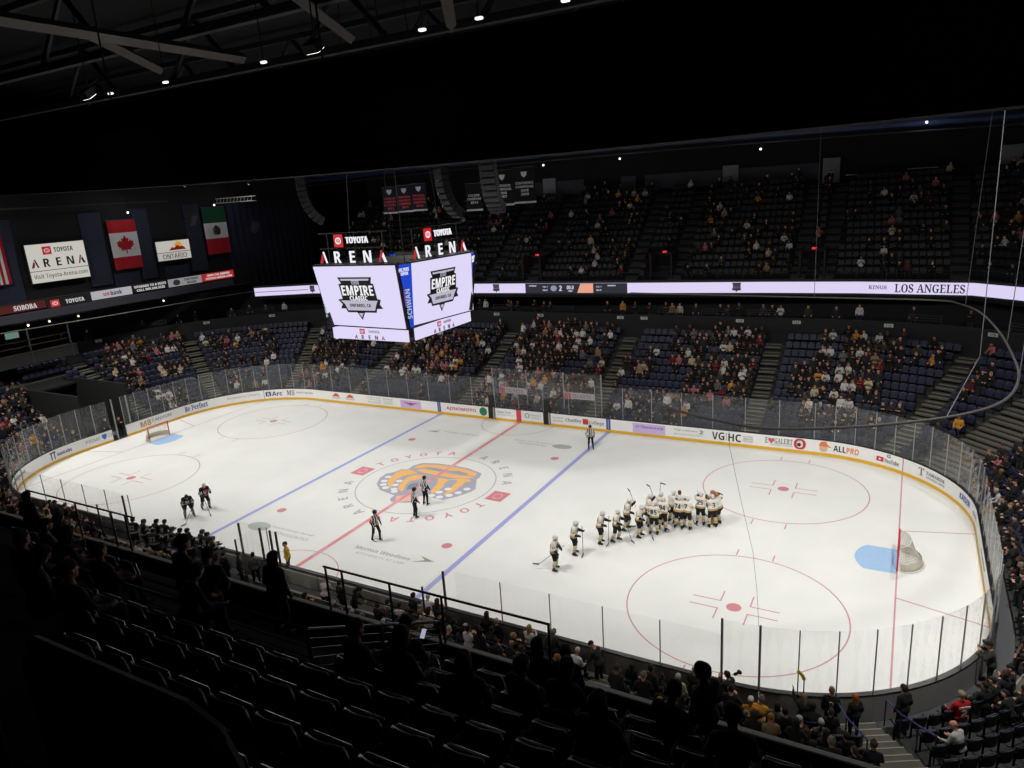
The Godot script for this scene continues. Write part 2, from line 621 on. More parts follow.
func ice() -> void:
	var root := structure("floor", "white ice sheet of the hockey rink with painted lines")
	var ice_m := noisy("ice", Color(0.905, 0.908, 0.895), Color(0.935, 0.936, 0.922), 0.012, 0.42, 0.07)
	ice_m.metallic_specular = 0.3
	var p := PackedVector2Array()
	for k in 160:
		var q := outl(LOOP * k / 160, 0.05).origin
		p.append(Vector2(q.x, q.z))
	part(root, "ice_sheet", flat_poly(p), ice_m)
	var red := mat(0.91, 0.66, 0.67, 0.5)
	var thin_red := mat(0.80, 0.58, 0.61, 0.5)
	var deep_red := mat(0.82, 0.53, 0.56, 0.5)
	var blue := mat(0.64, 0.65, 0.88, 0.5)
	var grey := mat(0.68, 0.69, 0.68, 0.5)
	var orange := mat(0.97, 0.75, 0.47, 0.5)
	var slate := mat(0.68, 0.68, 0.74, 0.5)
	var h := 0.004
	var strip := func(_k: int, nm: String, x0: float, x1: float, z0: float, z1: float, m: Material, y: float) -> void:
		part(root, nm, flat_poly(PackedVector2Array([Vector2(x0, z0), Vector2(x1, z0), Vector2(x1, z1), Vector2(x0, z1)]), y), m)
	strip.call(0, "red_line", -0.15, 0.15, -HW, HW, red, h * 3)
	for k in 8:   # the lighter dashes in the centre line
		strip.call(0, "line_dash", -0.07, 0.07, -12.0 + 3.2 * k, -10.0 + 3.2 * k, mat(0.88, 0.54, 0.56, 0.5), h * 3.5)
	for s in [-1.0, 1.0]:
		strip.call(0, "blue_line", s * 7.62 - 0.15, s * 7.62 + 0.15, -HW, HW, blue, h)
		var zz := SZ + sqrt(RC * RC - pow(27.13 - SX, 2))
		strip.call(0, "goal_line", s * 27.13 - 0.035, s * 27.13 + 0.035, -zz, zz, thin_red, h)
		# trapezoid behind the net
		for t in [-1.0, 1.0]:
			var a := Vector2(s * 27.13, t * 3.35)
			var b := Vector2(s * HL, t * 4.27)
			var nn := (b - a).orthogonal().normalized() * 0.035
			part(root, "trapezoid_line", flat_poly(PackedVector2Array([a + nn, b + nn, b - nn, a - nn]), h), thin_red)
		# goal crease
		var cp := PackedVector2Array([Vector2(s * 27.13, -1.22)])
		for k in 9:
			var an := asin(1.22 / 1.83) * (k - 4) / 4.0
			cp.append(Vector2(s * (27.13 - 1.83 * cos(an)), 1.83 * sin(an)))
		cp.append(Vector2(s * 27.13, 1.22))
		part(root, "goal_crease", flat_poly(cp, h), noisy("crease", Color(0.60, 0.74, 0.90), Color(0.68, 0.80, 0.93), 0.05, 0.5, 0.6))
		for t in [-1.0, 1.0]:
			var c := Vector3(s * 21.03, 0, t * 6.71)
			part(root, "faceoff_circle", ring(4.57, 0.06, 0, TAU, h), thin_red, c)
			part(root, "faceoff_spot", flat_poly(disc_poly(0.32, 0.32), h), deep_red, c)
			for u in [-1.0, 1.0]:
				for w in [-1.0, 1.0]:
					var l := PackedVector2Array()
					for q in [Vector2(0.6, 0.28), Vector2(1.85, 0.28), Vector2(1.85, 0.34), Vector2(0.66, 0.34), Vector2(0.66, 1.15), Vector2(0.6, 1.15)]:
						l.append(Vector2(q.x * u, q.y * w))
					part(root, "hash_mark", flat_poly(l, h), thin_red, c)
				for x in [-0.85, 0.85]:
					part(root, "circle_tick", flat_poly(PackedVector2Array([Vector2(x - 0.03, u * 4.6), Vector2(x + 0.03, u * 4.6), Vector2(x + 0.03, u * 5.2), Vector2(x - 0.03, u * 5.2)]), h), thin_red, c)
			part(root, "neutral_spot", flat_poly(disc_poly(0.29, 0.29), h), deep_red, Vector3(s * 6.1, 0, t * 6.71))
	part(root, "referee_crease", ring(3.05, 0.05, PI, TAU, h), thin_red, Vector3(0, 0, HW))
	part(root, "referee_crease", ring(3.05, 0.05, 0, PI, h), thin_red, Vector3(0, 0, -HW))
	# centre circle and its emblem: a crown of orange claws over slate knobs
	part(root, "centre_circle", ring(4.57, 0.06, 0, TAU, h), mat(0.66, 0.67, 0.75, 0.5))
	var shapes := {"pad": [[-2.67,-2.28],[-2.35,-2.85],[-1.21,-3.15],[-0.02,-3.21],[1.34,-3.1],[2.63,-2.65],[2.89,-1.98],[2.86,-1.64],[3.62,-0.26],[3.54,0.27],[3.3,0.75],[3.07,1.23],[2.58,1.85],[1.83,1.82],[1.16,1.65],[0.82,1.97],[1.24,2.67],[0.59,3.05],[-0.32,3.26],[-0.69,2.92],[-0.78,2.37],[-1.47,2.23],[-2.24,2.01],[-3.09,1.27],[-3.51,0.44],[-3.59,-0.32],[-3.23,-0.79],[-3.04,-1.37],[-2.63,-1.51]], "band": [[-2.36,-1.79],[-2.42,-2.29],[-2.1,-2.65],[-1.24,-2.9],[-0.1,-3.02],[1.16,-2.92],[2.35,-2.56],[2.48,-2.11],[1.9,-2.06],[1.25,-2.16],[0.3,-2.27],[-0.79,-2.4],[-1.55,-2.32],[-1.94,-1.99]], "band2": [[-1.89,-1.5],[-1.8,-1.94],[-0.82,-1.99],[0.24,-1.91],[1.27,-1.83],[2.32,-1.99],[2.6,-1.76],[1.92,-1.41],[1.03,-1.31],[0.04,-1.33],[-0.98,-1.36]], "c1": [[-2.35,-1.56],[-2.85,-1.39],[-3.06,-0.85],[-2.89,0.11],[-2.52,0.85],[-1.98,1.43],[-1.7,1.5],[-2.01,0.98],[-2.25,0.21],[-2.18,-0.37],[-1.82,-0.84],[-1.54,-1.16]], "c2": [[-1.59,-0.81],[-1.79,-0.4],[-1.67,0.43],[-1.28,1.34],[-0.76,1.76],[-0.69,1.54],[-1.06,0.85],[-1.19,0.15],[-0.9,-0.28],[-0.63,-0.6],[-1.03,-1.01]], "c3": [[-0.12,-0.78],[0.37,-0.85],[0.82,-0.05],[1.01,0.91],[1.38,1.37],[1.49,0.93],[1.45,0.18],[1.22,-0.3],[1.19,-0.93],[0.62,-1.05]], "c4": [[0.82,-0.9],[1.5,-1.04],[1.84,-0.95],[1.92,-0.25],[2.08,0.41],[2.13,1.19],[2.33,1.21],[2.53,0.55],[2.48,-0.24],[2.41,-0.95],[2.68,-1.26],[2.44,-1.49],[1.61,-1.3]], "c5": [[2.3,-1.12],[2.76,-1.35],[3.0,-0.74],[2.79,-0.05],[2.75,0.46],[2.87,0.92],[2.9,0.41],[2.88,-0.35]], "slotL": [[-1.53,-2.14],[-1.06,-2.35],[-0.21,-2.28],[-0.04,-2.04],[-0.78,-1.94]], "slotR": [[0.3,-2.27],[0.96,-2.46],[1.86,-2.27],[1.83,-2.01],[0.94,-2.05]], "block": [[-0.61,2.4],[0.58,1.76],[1.15,2.42],[-0.03,3.21]], "dark": [[-0.86,0.46],[-0.59,0.15],[0.0,0.77],[-0.3,1.08],[-0.56,1.39],[-0.85,0.87]]}
	var paint := func(key: Array, nm: String, m: Material, y: float) -> void:
		for s in key:
			var q := PackedVector2Array()
			for a in shapes[s]:
				q.append(Vector2(a[0], a[1]))
			part(root, nm, flat_poly(q, y), m)
	paint.call(["pad"], "emblem_outline", slate, h * 0.8)  # slate outline printed round the emblem
	paint.call(["dark"], "emblem_slot", mat(0.55, 0.55, 0.63, 0.5), h * 1.2)
	paint.call(["band", "band2"], "emblem_band", orange, h * 1.4)
	paint.call(["c1", "c2", "c3", "c4", "c5"], "emblem_claw", orange, h * 1.5)
	paint.call(["slotL", "slotR"], "emblem_slot", mat(0.66, 0.64, 0.7, 0.5), h * 1.8)
	paint.call(["block"], "emblem_block", mat(0.95, 0.74, 0.66, 0.5), h * 1.9)
	for q in [[-3.08,0.07],[-2.88,0.74],[-2.55,1.24],[-2.09,1.6],[-1.91,0.39],[-1.73,1.01],[-1.4,1.59],[-1.14,1.9],[1.95,0.36],[1.68,0.96],[2.12,1.58],[2.57,1.16],[2.89,0.61],[3.1,-0.07],[1.51,1.56]]:
		part(root, "emblem_knob", flat_poly(disc_poly(0.24, 0.22, 12), h * 2.0), mat(0.93, 0.93, 0.95, 0.5), Vector3(q[0], 0, q[1]))
	# the ring of words: red square, TOYOTA, ARENA, twice round
	for half in 2:
		var base := PI * half
		var ringtext := func(_k: int, text: String, a0: float, a1: float, m: Material) -> void:
			for k in text.length():
				var an := base + lerpf(a0, a1, float(k) / (text.length() - 1))
				var o := Vector3(cos(an), 0, sin(an)) * 5.35
				part(root, "ring_letter", lettering(text[k], sans_bold, 0.62, 0, 0.004), m, o + Vector3(0, h, 0), Basis(Vector3(-sin(an), 0, cos(an)), Vector3(cos(an), 0, sin(an)), Vector3.UP))
		ringtext.call(0, "TOYOTA", deg_to_rad(-161.7), deg_to_rad(-104.5), mat(0.85, 0.6, 0.62, 0.5))
		ringtext.call(0, "ARENA", deg_to_rad(-75.5), deg_to_rad(-20), grey)
		var sq := deg_to_rad(-178) + base
		var bas := Basis(Vector3(-sin(sq), 0, cos(sq)), Vector3(cos(sq), 0, sin(sq)), Vector3.UP)
		part(root, "ring_badge", box(1.3, 1.15, 0.004, 0.001), mat(0.86, 0.53, 0.57, 0.5), Vector3(cos(sq), 0, sin(sq)) * 5.5 + Vector3(0, h, 0), bas)
		part(root, "badge_oval", lettering("O", sans, 0.55, 0.75, 0.003), mat(0.93, 0.75, 0.75, 0.5), Vector3(cos(sq), 0, sin(sq)) * 5.5 + Vector3(0, h * 1.7, 0), bas)
	# sponsor words on the ice, flat and read from the near side
	var lay := Basis(Vector3.RIGHT, Vector3.FORWARD, Vector3.UP)
	part(root, "ice_lettering", lettering("Prestige Landscape", sans, 0.3, 3.2, 0.003), grey, Vector3(-3.1, h, -9.1), lay)
	part(root, "ice_leaf", flat_poly(PackedVector2Array([Vector2(-0.6, 0.1), Vector2(0.5, -0.3), Vector2(0.3, 0.15)]), h), mat(0.6, 0.66, 0.55, 0.5), Vector3(-5.6, 0, -8.9))
	part(root, "ice_lettering", lettering("Inland Family Dental", sans, 0.28, 3.2, 0.003), grey, Vector3(3.2, h, -9.2), lay)
	part(root, "ice_lettering", lettering("ORTHODONTICS", sans, 0.26, 2.4, 0.003), grey, Vector3(3.3, h, -8.75), lay)
	part(root, "ice_oval", flat_poly(disc_poly(0.75, 0.42), h), mat(0.68, 0.71, 0.68, 0.5), Vector3(5.6, 0, -9.0))
	part(root, "ice_lettering", lettering("Morton Woodson", sans_bold, 0.34, 3.6, 0.003), grey, Vector3(3.3, h, 8.65), lay)
	part(root, "ice_lettering", lettering("ATTORNEYS AT LAW", sans, 0.2, 3.2, 0.003), mat(0.72, 0.73, 0.72, 0.5), Vector3(3.5, h, 9.15), lay)
	part(root, "ice_arrow", flat_poly(PackedVector2Array([Vector2(-0.6, 0.35), Vector2(0.55, -0.1), Vector2(-0.45, -0.35), Vector2(0.0, -0.05)]), h), mat(0.58, 0.62, 0.52, 0.5), Vector3(5.9, 0, 8.5))
	part(root, "ice_oval", flat_poly(disc_poly(0.8, 0.5), h), mat(0.68, 0.73, 0.71, 0.5), Vector3(-5.7, 0, 8.85))
	part(root, "ice_lettering", lettering("Inland Family Dental", sans, 0.28, 3.2, 0.003), grey, Vector3(-3.3, h, 8.6), lay)
	part(root, "ice_lettering", lettering("ORTHODONTICS", sans, 0.26, 2.8, 0.003), grey, Vector3(-3.0, h, 9.1), lay)


# ---------------------------------------------------------------- boards and glass
func glass_top(s: float) -> float:
	var near := s > 79.6 and s < 123.4
	return 2.92 if near else 1.07 + GLASS_H


func boards_and_glass() -> void:
	var root := thing("rink_boards", "white dasher boards round the ice with yellow kickplate and sponsor lettering", "boards")
	var gl := thing("rink_glass", "tall clear safety glass with steel posts standing on the boards", "glass wall")
	var white := mat(0.955, 0.955, 0.95, 0.45)
	var backing := mat(0.6, 0.59, 0.58, 0.7)
	var yellow := mat(0.90, 0.70, 0.12, 0.5)
	var capm := mat(0.10, 0.10, 0.11, 0.4)
	var steel := mat(0.62, 0.63, 0.64, 0.45, 0.2)
	var pane := glass_mat("rink pane", Color(0.85, 0.9, 0.9), 0.025)
	var cuts: Array = []
	var s := 0.0
	for seg in [[0.0, 43.9, 20], [43.9, 57.3, 11], [57.3, 66.14, 7], [66.14, 79.54, 11], [79.54, 123.44, 20], [123.44, 136.84, 11], [136.84, 145.68, 7], [145.68, 159.076, 11]]:
		for k in seg[2]:
			cuts.append(lerpf(seg[0], seg[1], float(k) / seg[2]))
	cuts.append(LOOP)
	for k in cuts.size() - 1:
		var a: float = cuts[k]
		var b: float = cuts[k + 1]
		var mid := (a + b) * 0.5
		var gate := mid > 139.9 and mid < 141.1
		if gate:
			continue
		var st := 0.4 if stretch(mid, 1) > 1.0 else 3.0
		part(root, "board_panel", band(a + 0.004, b - 0.004, [Vector2(0, 0.2), Vector2(0, 1.05), Vector2(0.08, 1.05), Vector2(0.08, 0.2)], st), white)
		part(root, "board_back", band(a + 0.004, b - 0.004, [Vector2(0.082, 0.02), Vector2(0.082, 1.0), Vector2(0.16, 1.0), Vector2(0.16, 0.02)], st), backing)
		part(root, "kickplate", band(a + 0.002, b - 0.002, [Vector2(-0.015, 0.0), Vector2(-0.015, 0.2), Vector2(0.06, 0.2), Vector2(0.06, 0.0)], st), yellow)
		part(root, "cap_rail", band(a, b, [Vector2(-0.02, 1.05), Vector2(-0.02, 1.085), Vector2(0.17, 1.085), Vector2(0.17, 1.05)], st), capm)
		# glass: none along the two benches on the near side
		var px := outl(mid, 0).origin
		var bench := px.z > 12 and px.x > -11.6 and px.x < 10.4 and not (px.x > -2.0 and px.x < 0.4)
		if bench:
			continue
		var top := glass_top(mid)
		part(gl, "glass_pane", band(a + 0.02, b - 0.02, [Vector2(0.065, 1.09), Vector2(0.065, top)], st), pane)
		part(gl, "glass_post", box(0.038, top - 1.06, 0.05, 0.008), steel, outl(a, 0.08).origin + Vector3(0, (top + 1.06) * 0.5, 0), outl(a, 0).basis)
	for x in [-11.5, -2.0, -0.5, 0.2, 0.6, 10.4]:
		part(gl, "glass_post", box(0.09, 1.7, 0.09, 0.01), mat(0.2, 0.2, 0.21, 0.4, 0.5), Vector3(x, 1.95, 13.03))
	for x in [-11.5, 10.4, -0.5]:   # glass returns beside the benches
		part(gl, "glass_pane", tri_mesh(PackedVector3Array([Vector3(x, 1.1, 13.1), Vector3(x, 2.9, 13.1), Vector3(x, 2.9, 14.5), Vector3(x, 1.1, 13.1), Vector3(x, 2.9, 14.5), Vector3(x, 1.1, 14.5)])), pane)
		part(gl, "glass_post", box(0.07, 1.9, 0.07, 0.01), mat(0.2, 0.2, 0.21, 0.4, 0.5), Vector3(x, 1.95, 14.5))
	for q in [79.54, 78.32]:   # heavier posts near the right corner
		part(gl, "heavy_post", box(0.08, 2.5, 0.08, 0.015), mat(0.5, 0.5, 0.51, 0.5), outl(q, 0.12).origin + Vector3(0, 2.32, 0), outl(q, 0).basis)
	# gate leaves and posts at the left end
	for q in [139.85, 141.15]:
		part(gl, "gate_post", box(0.1, 3.5, 0.1, 0.015), mat(0.62, 0.63, 0.64, 0.4, 0.5), outl(q, 0.1).origin + Vector3(0, 1.75, 0), outl(q, 0).basis)
	# penalty boxes on the far side: taller inner glass, dark doors and signs
	for q in [19.43, 24.46]:
		part(root, "penalty_door", box(0.62, 1.0, 0.05, 0.01), mat(0.04, 0.04, 0.045, 0.4), outl(q, -0.03).origin + Vector3(0, 0.6, 0))
		part(root, "door_frame", box(0.1, 1.0, 0.04, 0.01), mat(0.7, 0.7, 0.7, 0.4), outl(q + 0.2, -0.05).origin + Vector3(0, 0.6, 0))
		part(gl, "dark_door", box(0.55, 1.0, 0.04, 0.01), mat(0.03, 0.03, 0.035, 0.4), outl(q, 0.04).origin + Vector3(0, 1.6, 0))
	for q in [18.7, 21.9, 25.2, 28.4]:
		part(gl, "box_post", box(0.08, 3.9, 0.08, 0.01), steel, outl(q, 1.7).origin + Vector3(0, 2.0, 0))
	for q in [[18.7, 21.9], [21.9, 25.2], [25.2, 28.4]]:
		part(gl, "glass_pane", band(q[0] + 0.05, q[1] - 0.05, [Vector2(1.7, 0.4), Vector2(1.7, 3.95)], 4), pane)
	for q in [21.0, 26.9]:
		part(gl, "sign_board", box(2.5, 0.5, 0.05, 0.01), mat(0.72, 0.7, 0.72, 0.5), outl(q, 0.9).origin + Vector3(0, 2.35, 0))
		part(gl, "sign_badge", box(0.5, 0.42, 0.03, 0.005), mat(0.75, 0.3, 0.38, 0.5), outl(q - 0.95, 0.86).origin + Vector3(0, 2.35, 0))
		part(gl, "sign_words", lettering("TICKETS", sans_bold, 0.28, 1.6, 0.02), mat(0.6, 0.45, 0.5, 0.5), outl(q + 0.2, 0.86).origin + Vector3(0, 2.35, 0))
	# sponsor lettering
	var ad := func(_k: int, text: String, font: Font, a: float, b: float, y: float, h: float, m: Material, nm := "ad_lettering") -> void:
		var c := (a + b) * 0.5
		var warp := func(p: Vector3) -> Vector3: return outl(c + p.x, -0.012 - p.z).origin + Vector3(0, y + p.y, 0)
		part(root, nm, lettering(text, font, h, b - a, 0.012, warp), m)
	var patch := func(a: float, b: float, y0: float, y1: float, m: Material, nm := "ad_panel", off := 0.006) -> void:
		part(root, nm, band(a, b, [Vector2(-off, y0), Vector2(-off, y1), Vector2(0.0, y1), Vector2(0.0, y0)], 0.4), m)
	var navy := mat(0.18, 0.2, 0.42, 0.5)
	var gry := mat(0.5, 0.5, 0.5, 0.5)
	var lgt := mat(0.66, 0.66, 0.66, 0.5)
	var blk := mat(0.12, 0.12, 0.13, 0.5)
	var redm := mat(0.78, 0.2, 0.24, 0.5)
	var orng := mat(0.9, 0.5, 0.25, 0.5)
	var lav := mat(0.84, 0.74, 0.92, 0.5)
	ad.call(0, "Nordquist", serif_bold, 128.0, 131.0, 0.68, 0.36, gry)
	ad.call(0, "TT", sans_bold, 133.95, 134.5, 0.62, 0.6, navy)
	ad.call(0, "SunLabs", sans_bold, 134.6, 135.9, 0.6, 0.28, navy)
	ad.call(0, "PRIME", sans, 137.1, 138.3, 0.66, 0.3, lgt)
	ad.call(0, "CARE", sans, 139.0, 139.75, 0.66, 0.3, lgt)
	part(root, "ad_shield", prism(PackedVector2Array([Vector2(-0.2, 0.22), Vector2(0.2, 0.22), Vector2(0.2, -0.03), Vector2(0, -0.25), Vector2(-0.2, -0.03)]), 0.012), mat(0.15, 0.5, 0.8, 0.5), outl(138.65, -0.012).origin + Vector3(0, 0.66, 0), outl(138.65, 0).basis)
	ad.call(0, "M8", sans_bold, 141.9, 142.9, 0.62, 0.5, mat(0.8, 0.62, 0.42, 0.5))
	ad.call(0, "CANYON", sans, 143.0, 144.9, 0.68, 0.26, gry)
	ad.call(0, "Be Perfect", serif_bold, 146.3, 148.5, 0.68, 0.5, mat(0.3, 0.34, 0.66, 0.5))
	ad.call(0, "Renaissance Ontario", sans, 150.3, 153.2, 0.72, 0.22, lgt)
	patch.call(153.62, 153.68, 0.22, 1.03, lgt)
	patch.call(153.8, 154.3, 0.42, 0.86, navy)
	ad.call(0, "A", sans_bold, 153.92, 154.18, 0.64, 0.34, white)
	ad.call(0, "Arc", sans_bold, 154.4, 155.4, 0.64, 0.42, navy)
	ad.call(0, "MS", serif_bold, 155.85, 156.65, 0.66, 0.5, gry)
	ad.call(0, "Metropolis", sans, 156.9, 158.8, 0.66, 0.24, gry)
	for q in [2.56, 4.26]:
		part(root, "ad_hill", prism(PackedVector2Array([Vector2(-0.45, -0.12), Vector2(-0.15, 0.12), Vector2(0.05, 0.22), Vector2(0.3, 0.1), Vector2(0.5, -0.12)]), 0.012), mat(0.86, 0.36, 0.26, 0.5), outl(q, -0.012).origin + Vector3(0, 0.72, 0))
		ad.call(0, "ONTARIO", sans, q - 0.5, q + 0.5, 0.47, 0.14, lgt)
	for k in 3:
		ad.call(0, ["Empire Lakes", "Community", "Foundation"][k], sans, 6.4, 7.9, 0.84 - 0.2 * k, 0.14, lgt)
		ad.call(0, ["Medical", "Group", "Partners"][k], sans, 8.2, 9.2, 0.84 - 0.2 * k, 0.14, lgt)
	patch.call(10.08, 12.3, 0.22, 0.92, lav)
	part(root, "ad_wings", prism(PackedVector2Array([Vector2(-0.85, 0.16), Vector2(-0.2, 0.08), Vector2(0, 0.14), Vector2(0.2, 0.08), Vector2(0.85, 0.16), Vector2(0.3, -0.04), Vector2(0, -0.16), Vector2(-0.3, -0.04)]), 0.012), mat(0.62, 0.36, 0.45, 0.5), outl(11.2, -0.02).origin + Vector3(0, 0.62, 0))
	for q in [14.2, 29.58]:
		patch.call(q - 0.17, q + 0.17, 0.2, 1.05, mat(0.25, 0.3, 0.6, 0.5), "blue_stripe")
		patch.call(q - 0.03, q + 0.03, 0.25, 1.05, mat(0.62, 0.66, 0.82, 0.5), "stripe_line", 0.01)
	patch.call(21.72, 22.16, 0.05, 1.05, mat(0.84, 0.3, 0.32, 0.5), "red_stripe", 0.02)
	ad.call(0, "AJINOMOTO", sans_bold, 14.95, 17.9, 0.58, 0.34, mat(0.82, 0.34, 0.36, 0.5))
	part(root, "ad_badge", prism(disc_poly(0.36, 0.36), 0.012), mat(0.16, 0.5, 0.36, 0.5), outl(18.6, -0.012).origin + Vector3(0, 0.62, 0))
	ad.call(0, "Desert Citrus", sans, 19.95, 21.2, 0.74, 0.16, gry)
	ad.call(0, "growers since", sans, 19.95, 21.4, 0.5, 0.14, lgt)
	ad.call(0, "O", sans_bold, 22.5, 22.9, 0.66, 0.4, lgt)
	ad.call(0, "Rancho", sans, 23.0, 23.95, 0.74, 0.16, lgt)
	ad.call(0, "Valley", sans, 23.0, 23.8, 0.52, 0.14, lgt)
	ad.call(0, "Foothill", sans, 24.98, 25.85, 0.74, 0.15, lgt)
	ad.call(0, "Smiles", sans, 24.98, 25.85, 0.5, 0.15, lgt)
	ad.call(0, "Chaffey", serif_bold, 26.05, 27.4, 0.62, 0.34, gry)
	patch.call(27.5, 27.95, 0.42, 0.86, redm)
	ad.call(0, "College", serif_bold, 28.0, 29.25, 0.6, 0.34, gry)
	patch.call(31.5, 33.95, 0.22, 0.95, lav)
	ad.call(0, "Z7 Thermocorp", sans_bold, 31.7, 33.8, 0.68, 0.26, mat(0.4, 0.42, 0.75, 0.5))
	ad.call(0, "Trojan Construction", sans, 34.6, 36.3, 0.76, 0.16, gry)
	ad.call(0, "general contractors", sans, 34.6, 36.6, 0.46, 0.12, lgt)
	ad.call(0, "2", sans_bold, 36.4, 36.7, 0.74, 0.28, gry)
	ad.call(0, "VG", sans_bold, 37.3, 38.15, 0.62, 0.56, blk)
	ad.call(0, "I", sans, 38.25, 38.33, 0.62, 0.5, mat(0.3, 0.5, 0.7, 0.5))
	ad.call(0, "HC", sans_bold, 38.42, 39.28, 0.6, 0.56, blk)
	for k in 3:
		ad.call(0, ["VICTOR", "GREEN", "HEALTH CARE"][k], sans, 39.4, 40.05, 0.76 - 0.16 * k, 0.1, gry)
	ad.call(0, "E", serif_bold, 40.85, 41.05, 0.7, 0.4, gry)
	part(root, "ad_heart", prism(PackedVector2Array([Vector2(0, -0.22), Vector2(0.2, 0.02), Vector2(0.17, 0.16), Vector2(0.06, 0.17), Vector2(0, 0.1), Vector2(-0.06, 0.17), Vector2(-0.17, 0.16), Vector2(-0.2, 0.02)]), 0.012), mat(0.8, 0.36, 0.4, 0.5), outl(41.25, -0.012).origin + Vector3(0, 0.7, 0))
	ad.call(0, "GALERT", serif_bold, 41.45, 42.6, 0.7, 0.36, gry)
	ad.call(0, "PERSONAL ALARMS", sans, 41.2, 42.6, 0.42, 0.1, lgt)
	part(root, "ad_ball", prism(disc_poly(0.36, 0.36), 0.012), mat(0.9, 0.88, 0.88, 0.5), outl(43.05, -0.012).origin + Vector3(0, 0.64, 0))
	part(root, "ad_ball_ring", lettering("O", sans_bold, 0.74, 0.74, 0.012), redm, outl(43.05, -0.02).origin + Vector3(0, 0.64, 0))
	part(root, "ad_ball_patch", prism(disc_poly(0.14, 0.14, 5), 0.012), blk, outl(43.0, -0.024).origin + Vector3(0, 0.6, 0))
	part(root, "ad_cap", prism(PackedVector2Array([Vector2(-0.3, 0), Vector2(0.5, -0.06), Vector2(0.25, 0.1), Vector2(0.15, 0.3), Vector2(-0.15, 0.3)]), 0.012), orng, outl(44.5, -0.02).origin + Vector3(0, 0.68, 0), outl(44.5, 0).basis)
	part(root, "ad_disc", prism(disc_poly(0.26, 0.24), 0.012), mat(0.86, 0.72, 0.62, 0.5), outl(44.5, -0.014).origin + Vector3(0, 0.52, 0), outl(44.5, 0).basis)
	ad.call(0, "ALL", sans_bold, 45.1, 45.85, 0.62, 0.4, blk)
	ad.call(0, "PRO", sans_bold, 45.9, 46.65, 0.62, 0.4, orng)
	patch.call(47.75, 48.2, 0.42, 0.72, mat(0.82, 0.15, 0.2, 0.5), "ad_panel", 0.012)
	part(root, "ad_play", prism(PackedVector2Array([Vector2(-0.07, 0.09), Vector2(0.1, 0), Vector2(-0.07, -0.09)]), 0.012), white, outl(47.98, -0.024).origin + Vector3(0, 0.57, 0), outl(47.98, 0).basis)
	ad.call(0, "YouTube", sans_bold, 48.25, 49.2, 0.56, 0.28, gry)
	ad.call(0, "G", sans_bold, 48.4, 48.65, 0.88, 0.2, gry)
	ad.call(0, "T", serif_bold, 50.55, 50.95, 0.66, 0.46, gry)
	ad.call(0, "TAMARISK", serif_bold, 51.1, 52.6, 0.72, 0.2, gry)
	ad.call(0, "ORTHOPEDIC CENTER", sans, 51.1, 52.6, 0.46, 0.12, lgt)
	ad.call(0, "KAISEN", sans_bold, 54.1, 55.4, 0.66, 0.34, mat(0.34, 0.38, 0.66, 0.5))
	ad.call(0, "clinic", sans, 56.0, 57.0, 0.6, 0.2, lgt)
	ad.call(0, "arena parking app", sans, 60.2, 62.4, 0.6, 0.2, lgt)
	patch.call(49.43, 49.5, 0.2, 1.05, mat(0.8, 0.5, 0.55, 0.5), "goal_stripe")


# ---------------------------------------------------------------- seating
func row_y(k: float) -> float:
	return 0.3 + 0.26 * k + 0.0095 * k * k


func row_d(k: float) -> float:
	return 1.25 + 0.85 * k


func in_tunnel(s: float) -> bool:
	return s > 137.7 and s < 141.9


func in_aisle(s: float, d: float) -> bool:
	for a in aisles:
		if absf(s - a) * stretch(s, d) < (1.6 if a == 50.7 else 0.85):
			return true
	return false


